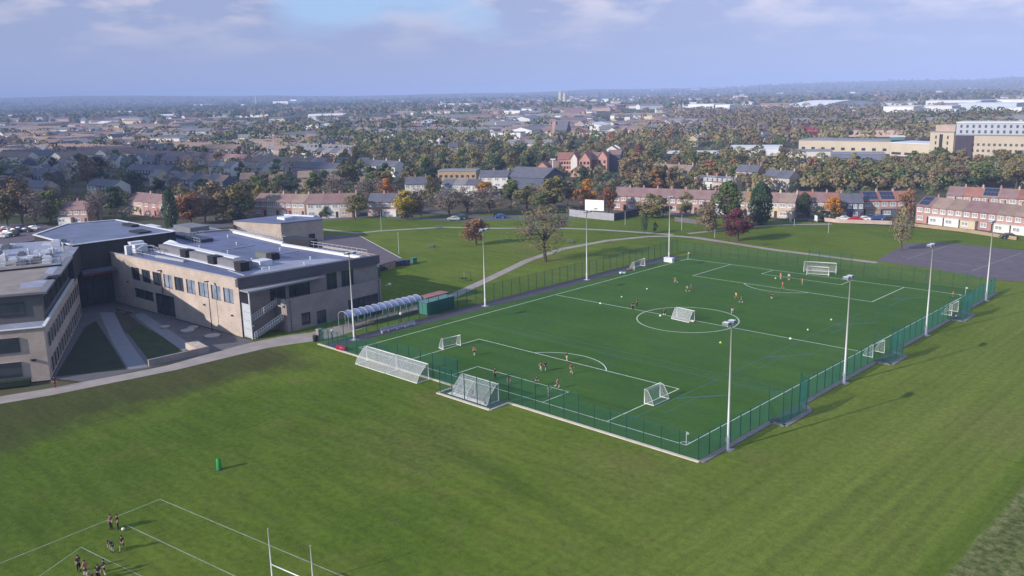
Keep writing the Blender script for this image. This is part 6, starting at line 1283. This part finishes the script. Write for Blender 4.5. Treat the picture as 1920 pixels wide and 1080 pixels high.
for i, (px, py, cl) in enumerate(((4, 437, 'crimson'), (14, 440, 'white'), (10, 432, 'silver'), (28, 436, 'dark grey'), (38, 433, 'blue'), (50, 435, 'dark grey'), (62, 431, 'white'), (2, 446, 'white'), (24, 443, 'black'))):
    car(px, py, 30+RND.uniform(-6, 6), cl, '%s car in the school car park, %s' % (cl, ['by a white one', 'beside the crimson one', 'in the back row', 'in the middle', 'in the back row', 'right of centre', 'at the right end', 'lowest of all', 'by the roof plant'][i]), G3)
me_ = None
def small_car(x, y, rz, col, grp, lab):
    global me_
    if me_ is None:
        q = MB(); q.box(-2.1, -.85, .3, 2.1, .85, .95, 0); q.prism([(-1.2, -.75), (1.6, -.75), (1.6, .75), (-1.2, .75)], .95, 1.45, 1, 0)
        for a_ in (-1.3, 1.3):
            for b_ in (-.8, .8): q.tube([(a_, b_-.08, .32), (a_, b_+.08, .32)], .32, 8, 2)
        me_ = q.mesh('parked_car', [M('car_white', CC['white'], .3, .03, spec=.6), MGLASS, MBLACK])
    o = bpy.data.objects.new('parked_car', me_); COL.objects.link(o); place(o, x, y, 0, rz); remat(o, M('car_'+col.replace(' ', '_'), CC[col], .3, .03, spec=.6)); tag(o, lab, 'car', grp)
for (x0, x1, yy, n_) in ((1505, 1660, 303, 18), (1560, 1725, 308, 16), (1690, 1735, 302, 5)):
    a_, b_ = at(x0, yy), at(x1, yy+2.5); dv = b_-a_; rz_ = atan2(dv.y, dv.x)+pi/2
    for k in range(n_):
        if RND.random() < .15: continue
        p = a_+dv*(k+.5)/n_; cl = RND.choice(['white', 'silver', 'dark grey', 'blue', 'white', 'red', 'silver', 'black']); small_car(p.x, p.y, rz_, cl, cl+' cars before the long cream building', 'small %s parked car in the rows before the long cream building' % cl)
sheet('car_park', [at(*p)[:2] for p in ((1495, 302), (1740, 299), (1745, 311), (1495, 308))], -.1, M('pale_tarmac', (.16, .155, .17), .95, .12, .3), 'tarmac car park before the long cream building')
sheet('car_park', [at(*p)[:2] for p in ((-60, 470), (-60, 420), (80, 420), (120, 432), (60, 452))], .004, MTA, 'tarmac car park behind the classroom block')
for nm, pts, zz, lab in (('green_field', ((30, 290), (60, 277), (150, 278), (155, 296), (40, 299)), -.2, 'bright green recreation field in the left of the town'), ('green_field', ((-30, 300), (-20, 284), (22, 284), (25, 300)), -.2, 'pale recreation field at the left edge of the town')):
    sheet(nm, [at(*p)[:2] for p in pts], zz, M('town_grass', (.085, .15, .04), .95, .2, .03), lab)

# ------------------------------------------------------------------ the estate in the middle distance, one object a house
def clear(x, y, r):
    return all((x-a)**2+(y-b)**2 > (r+c)**2 for a, b, c in KEEP)
HM = {}
def midhouse_mesh(wall, roof, w, v):
    key = (wall, roof, round(w, 1), v)
    if key in HM: return HM[key]
    mb = MB(); gable_wall(mb, w, 8, 5, 7.5, 0); gable_roof(mb, w, 8, 5, 7.5, 1, og=.05)
    for x in (-.25, .25):
        for z in (1.2, 3.7): mb.box(x*w-.7, -4.06, z, x*w+.7, -3.98, z+1.15, 2)
    for z in (1.2, 3.7): mb.box(-.8, 3.98, z, .8, 4.06, z+1.15, 2)
    if v: mb.box(w/2-.6, -.35, 7.0, w/2-.05, .35, 8.5, 0)
    HM[key] = mb.mesh('house', [BR[wall], RF[roof], M('pale_windows', (.40, .41, .43), .3, .2, 1)]); return HM[key]
def zone_name(px): return ['on the far left', 'left of centre', 'in the centre', 'right of centre', 'on the far right'][min(4, max(0, int(px/384)))]
ANG = [0.46, 0.46+pi/2, .9, 0.1, -.35]
def mid_row(px, dy, n, wall, roof, ang):
    p = at(px, hx(px)+dy); w = 6.4; d = Vector((cos(ang), sin(ang), 0)); ok = 0
    for i in range(n):
        c = p+d*((i-n/2)*w)
        if not clear(c.x, c.y, 4.5): continue
        o = bpy.data.objects.new('house', midhouse_mesh(wall, roof, w, i % 2)); COL.objects.link(o); place(o, c.x, c.y, 0, ang)
        z = zone_name(px); tag(o, '%s town house with a %s roof, in a row %s' % (wall, roof, z), 'house', '%s houses with %s roofs %s' % (wall, roof, z)); ok += 1
        KEEP.append((c.x, c.y, 2.4))
    return ok
def mid_px(pl, pr, n, wall, roof, desc):
    a, b = at(*pl), at(*pr); d = b-a; w = d.length/n; ang = atan2(d.y, d.x); k = 0
    for i in range(n):
        c = a+d*((i+.5)/n)
        o = bpy.data.objects.new('house', midhouse_mesh(wall, roof, w, i % 2)); COL.objects.link(o); place(o, c.x, c.y, 0, ang)
        tag(o, '%s house, %s roof, %s in %s' % (wall, roof, ORD[i], desc), 'house', 'houses of '+desc); KEEP.append((c.x, c.y, 2.2)); k += 1
    return k
NH = 0; rh = random.Random(5); tries = 0
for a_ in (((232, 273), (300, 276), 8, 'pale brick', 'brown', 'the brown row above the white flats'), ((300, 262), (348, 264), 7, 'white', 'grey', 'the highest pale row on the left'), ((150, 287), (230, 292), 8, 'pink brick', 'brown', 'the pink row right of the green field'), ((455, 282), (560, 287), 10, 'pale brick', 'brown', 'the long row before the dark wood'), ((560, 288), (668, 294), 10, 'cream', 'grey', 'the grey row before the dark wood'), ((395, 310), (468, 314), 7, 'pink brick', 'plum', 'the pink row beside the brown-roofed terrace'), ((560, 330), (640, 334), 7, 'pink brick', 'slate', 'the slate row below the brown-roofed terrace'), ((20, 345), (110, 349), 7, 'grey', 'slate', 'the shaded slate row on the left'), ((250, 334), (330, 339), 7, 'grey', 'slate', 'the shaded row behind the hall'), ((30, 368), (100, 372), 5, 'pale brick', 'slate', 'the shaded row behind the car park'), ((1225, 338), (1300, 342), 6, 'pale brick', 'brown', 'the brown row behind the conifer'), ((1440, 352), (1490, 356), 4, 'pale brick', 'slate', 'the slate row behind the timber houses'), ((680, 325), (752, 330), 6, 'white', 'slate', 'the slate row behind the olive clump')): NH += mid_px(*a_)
while NH < 214 and tries < 400:
    tries += 1; px = rh.choice([rh.uniform(0, 640), rh.uniform(0, 640), rh.uniform(0, 1330), rh.uniform(700, 1330), rh.uniform(1250, 1500)]); dy = rh.uniform(88, 178) if px < 700 else rh.uniform(84, 150)
    if px > 1180 and dy > 120: continue
    NH += mid_row(px, dy, rh.randint(4, 7), rh.choice(['white', 'pale brick', 'pink brick', 'cream', 'white', 'red brick', 'grey']), rh.choice(['brown', 'slate', 'grey', 'plum', 'slate']), rh.choice(ANG)+rh.uniform(-.06, .06))
# farther houses read as one mass: one object
FARP = []
def far_houses():
    mb = MB(); r = random.Random(8); walls = ['white', 'pale brick', 'cream', 'white', 'pink brick']; roofs = ['brown', 'slate', 'grey', 'plum']; mats = [BR[w] for w in ('white', 'pale brick', 'cream', 'pink brick')]+[RF[k] for k in roofs]+[WHI]
    for k in range(640):
        px = r.uniform(-60, 1980) if r.random() < .4 else (r.gauss(950, 250) if r.random() < .7 else r.uniform(-40, 520))
        dy = 14+78*r.random()**1.1
        if px > 1330 and dy > 45 and r.random() < .8: continue
        p = at(px, hx(px)+dy); a = r.choice(ANG)+r.uniform(-.1, .1); n = r.randint(3, 9); w = 7.0; wl = r.choice([0, 1, 2, 0, 3, 0]); rf = 4+r.randrange(4); cs, sn = cos(a), sin(a); big = r.random() < .10
        q = MB(); L = n*w; dd = 8.5 if not big else 20; he = 5.2 if not big else 7; gable_wall(q, L, dd, he, he+2.6, wl if not big else 8); gable_roof(q, L, dd, he, he+2.6, rf if not big else (8 if r.random() < .5 else 6))
        if not clear(p.x, p.y, 8): continue
        b = len(mb.v); mb.v += [(p.x+x*cs-y*sn, p.y+x*sn+y*cs, z) for x, y, z in q.v]; mb.f += [tuple(i+b for i in f) for f in q.f]; mb.m += q.m; FARP.append((p.x, p.y, L*.5))
    for k in range(120):                                     # close rows of brown-roofed terraces left of the middle
        px = r.uniform(-50, 640); dy = r.uniform(50, 118); p = at(px, hx(px)+dy)
        if not clear(p.x, p.y, 9) or (px > 430 and dy < 92): continue
        a = r.choice(ANG[:2]+[ANG[0]])+r.uniform(-.06, .06); cs, sn = cos(a), sin(a); L = r.randint(4, 8)*6.5; q = MB(); wl = r.choice([0, 0, 2, 1]); gable_wall(q, L, 8.5, 5.2, 7.9, wl); gable_roof(q, L, 8.5, 5.2, 7.9, 4+r.choice([0, 0, 1, 2, 3]))
        for i in range(int(L/6.5)): x = -L/2+6.5*(i+.5); q.box(x-1.0, -4.36, 3.3, x+1.0, -4.28, 4.5, 8); q.box(x+2.7, -.3, 7.4, x+3.2, .3, 8.8, 3)
        b = len(mb.v); mb.v += [(p.x+x*cs-y*sn, p.y+x*sn+y*cs, z) for x, y, z in q.v]; mb.f += [tuple(i+b for i in f) for f in q.f]; mb.m += q.m; FARP.append((p.x, p.y, L*.45)); KEEP.append((p.x, p.y, 6))
    for k in range(46):
        px = r.uniform(1200, 1960); p = at(px, hx(px)+7.5+5*r.random()); rr = hypot(p.x-CX, p.y-CY); z0 = ground_z(rr, atan2(p.x-CX, p.y-CY)); a = r.choice(ANG); cs, sn = cos(a), sin(a); L = r.uniform(40, 130); q = MB(); wl = r.choice([0, 1, 0, 2]); gable_wall(q, L, 12, 6, 10, wl); gable_roof(q, L, 12, 6, 10, 4+r.randrange(4))
        b = len(mb.v); mb.v += [(p.x+x*cs-y*sn, p.y+x*sn+y*cs, z+z0) for x, y, z in q.v]; mb.f += [tuple(i+b for i in f) for f in q.f]; mb.m += q.m
    return tag(mb.build('distant_houses', mats), 'mass of pale houses and sheds filling the far town', 'houses', kind='stuff')
far_houses()

# ------------------------------------------------------------------ trees of the town: nearest ones singly, the far woods as one mass
TD = {'green': 'green leafy', 'dark': 'dark evergreen', 'olive': 'olive autumn', 'bare': 'bare brown', 'orange': 'orange autumn', 'yellow': 'yellow autumn', 'rust': 'rust-red', 'brown': 'bronze-brown', 'wisp': 'tan-leaved'}
def midtree(px, dy, kind, h, w):
    p = at(px, hx(px)+dy)
    if not clear(p.x, p.y, w*.22): return 0
    shape = SHP[kind]
    me = proto(kind, shape, RND.randrange(3), 950, .80, bare=kind == 'bare', one=True, lumps=15, z0=1.0)[0]
    o = bpy.data.objects.new('tree', me); COL.objects.link(o); place(o, p.x, p.y, -.05, RND.uniform(0, 6.28), (w/7.4, w/7.4, h/10)); z = zone_name(px)
    band = 'among the near houses' if dy > 140 else 'in the belts behind the first houses'
    tag(o, '%s tree %s %s' % (TD[kind], band, z), 'tree', '%s trees %s %s' % (TD[kind], band, z)); KEEP.append((p.x, p.y, w*.16)); return 1
NTR = 0; tries = 0
WT = {0: ['dark', 'bare', 'green', 'brown', 'dark', 'olive'], 1: ['olive', 'dark', 'green', 'green', 'brown', 'olive'], 2: ['olive', 'green', 'dark', 'wisp', 'olive', 'green'], 3: ['olive', 'brown', 'wisp', 'olive', 'rust', 'green', 'wisp'], 4: ['olive', 'wisp', 'olive', 'green', 'brown', 'wisp']}
while NTR < 222 and tries < 1500:
    tries += 1; px = RND.uniform(-10, 1930); dy = RND.uniform(112, 198)
    if px > 1180: dy = RND.uniform(112, 205) if px < 1470 else RND.uniform(174, 207)
    if px < 640 and dy < 172 and RND.random() < .68: continue
    if dy > 185 and RND.random() < .6: continue
    z = min(4, max(0, int(px/384))); NTR += midtree(px, dy, RND.choice(WT[z]), RND.uniform(6.5, 10.5), RND.uniform(6.5, 10.5))
def far_woods():
    mb = MB(); r = random.Random(21); kinds = ['green', 'dark', 'olive', 'bare', 'brown', 'rust', 'wisp']; mats = [MLEAF[k] for k in kinds]
    def belt(px, dy, n, sp, ks, h, q, lf):
        p0 = at(px, hx(px)+dy); dist = (p0-CAM).length
        for i in range(n):
            ang = atan2(p0.x-CX, p0.y-CY)+r.gauss(0, sp)/dist; rr = hypot(p0.x-CX, p0.y-CY)*(1+r.gauss(0, .022)); x, y = CX+rr*sin(ang), CY+rr*cos(ang)
            if not clear(x, y, 2.5) or any((x-a)**2+(y-b)**2 < (c*.8)**2 for a, b, c in FARP): continue
            hh = h*r.uniform(.65, 1.2); w = hh*r.uniform(.45, .65); m = kinds.index(r.choice(ks)); z0 = ground_z(rr, ang) if rr > 4200 else 0
            for k in range(q):
                d = rdir(r); d.z = abs(d.z)*1.0-.15; c = Vector((x+d.x*w, y+d.y*w, z0+hh*.45+d.z*hh*.55)); nn = (d+rdir(r)*.36).normalized(); u = nn.cross(rdir(r)).normalized()*lf*r.uniform(.6, 1.2); v = nn.cross(u).normalized()*lf*r.uniform(.5, 1.0)
                mb.face([c-u*.5-v*.4, c+u*.2-v*.5, c+u*.5+v*.3, c-u*.2+v*.5], m)
    # scattered through the town, thinning with distance
    for k in range(330):
        px = r.uniform(-80, 2000); dy = 38+78*r.random(); z = min(4, max(0, int(px/384))); belt(px, dy, r.randint(3, 9), 34, WT[z][:6] if 'yellow' not in WT[z] else ['olive', 'brown', 'bare', 'green'], 10, 34, 2.3)
    # garden shrubs and the trees behind the nearest ones
    for k in range(330): px = r.uniform(-40, 1960); belt(px, r.uniform(82, 150) if px < 1180 else (r.uniform(95, 190) if px < 1470 else r.uniform(174, 203)), r.randint(2, 6) if px > 640 else r.randint(1, 3), 18, ['olive', 'green', 'brown', 'wisp', 'olive', 'dark'], 7.5, 62, 1.25)
    for k in range(420): px = r.uniform(-40, 1960); belt(px, r.uniform(105, 212) if px > 560 or r.random() < .6 else r.uniform(105, 190), r.randint(3, 6) if px > 640 else r.randint(1, 4), 13, ['olive', 'green', 'brown', 'bare', 'olive', 'green', 'dark'], 3.6, 40, .85)
    for k in range(150): belt(r.uniform(-30, 770), r.uniform(188, 226), r.randint(2, 5), 7, ['olive', 'green', 'bare', 'brown', 'dark', 'wisp'], r.uniform(2.4, 5.5), 62, .62)
    for k in range(60): belt(r.uniform(800, 1090), r.uniform(196, 226), r.randint(2, 4), 6, ['olive', 'green', 'bare', 'brown'], 2.6, 55, .5)
    # dark belt across the left middle, brown wood right of the middle
    for k in range(60): belt(r.uniform(430, 860), r.uniform(58, 92), 9, 40, ['dark', 'green', 'olive', 'bare'], 13, 36, 2.6)
    for k in range(55): belt(r.uniform(1330, 1640), r.uniform(52, 100), 9, 40, ['bare', 'brown', 'bare', 'olive'], 12, 36, 2.6)
    for k in range(40): belt(r.uniform(1480, 1960), r.uniform(174, 203), 6, 15, ['olive', 'wisp', 'olive', 'green', 'brown'], 6.5, 80, 1.05)
    for k in range(40): belt(r.uniform(1480, 1960), r.uniform(72, 96), 7, 40, ['bare', 'dark', 'brown', 'green'], 11, 36, 2.6)
    for k in range(190): belt(r.uniform(-120, 2040), 17+26*r.random(), 12, 130, ['dark', 'bare', 'green', 'brown'], 13, 16, 6.5)
    for k in range(110): belt(r.uniform(-120, 900), 15+13*r.random(), 14, 190, ['dark', 'dark', 'green'], 13, 14, 8)
    for k in range(60): belt(r.uniform(1150, 2060), 8+7*r.random(), 10, 260, ['dark', 'bare', 'green'], 12, 9, 11)
    for k in range(40): belt(r.uniform(-150, 2070), 13+5*r.random(), 14, 330, ['dark', 'bare', 'green'], 13, 9, 15)
    return tag(mb.build('distant_woods', mats), 'mass of autumn trees and woods running to the hills', 'trees', kind='stuff')
far_woods()

# ------------------------------------------------------------------ unseen cloud added to cast the shade on the western streets
cb = MB(); rc = random.Random(3); c0 = Vector((-455, 70, 0))+SUN_DIR*(950/SUN_DIR.z)
for k in range(26):
    a = rc.uniform(0, 2*pi); q = rc.random()**.6; cb.ball(c0+Vector((cos(a)*q*150-sin(a)*q*45, cos(a)*q*50+sin(a)*q*105, rc.uniform(-12, 12))), rc.uniform(26, 48), 12, 0, .55)
tag(cb.build('cloud', M('cloud_white', (.8, .8, .82), 1, .03, .01), smooth=True), 'unseen low cumulus cloud added toward the sun to shade the western streets', 'cloud', kind='structure')

# ------------------------------------------------------------------ the air between here and the hills
hz = MB(); hz.box(CX-13600, CY-13600, -420, CX+13600, CY+13600, 130)
ho = hz.build('haze', bpy.data.materials.new('haze')); tag(ho, 'pale blue autumn haze over the town', 'haze', kind='stuff')
hm = ho.data.materials[0]; hm.use_nodes = True; t = hm.node_tree; t.nodes.clear(); o_ = t.nodes.new('ShaderNodeOutputMaterial'); vp = t.nodes.new('ShaderNodeVolumePrincipled')
vp.inputs['Color'].default_value = (.50, .63, 1.0, 1); vp.inputs['Density'].default_value = 1.95e-4; vp.inputs['Anisotropy'].default_value = -.2
t.links.new(vp.outputs[0], o_.inputs['Volume'])
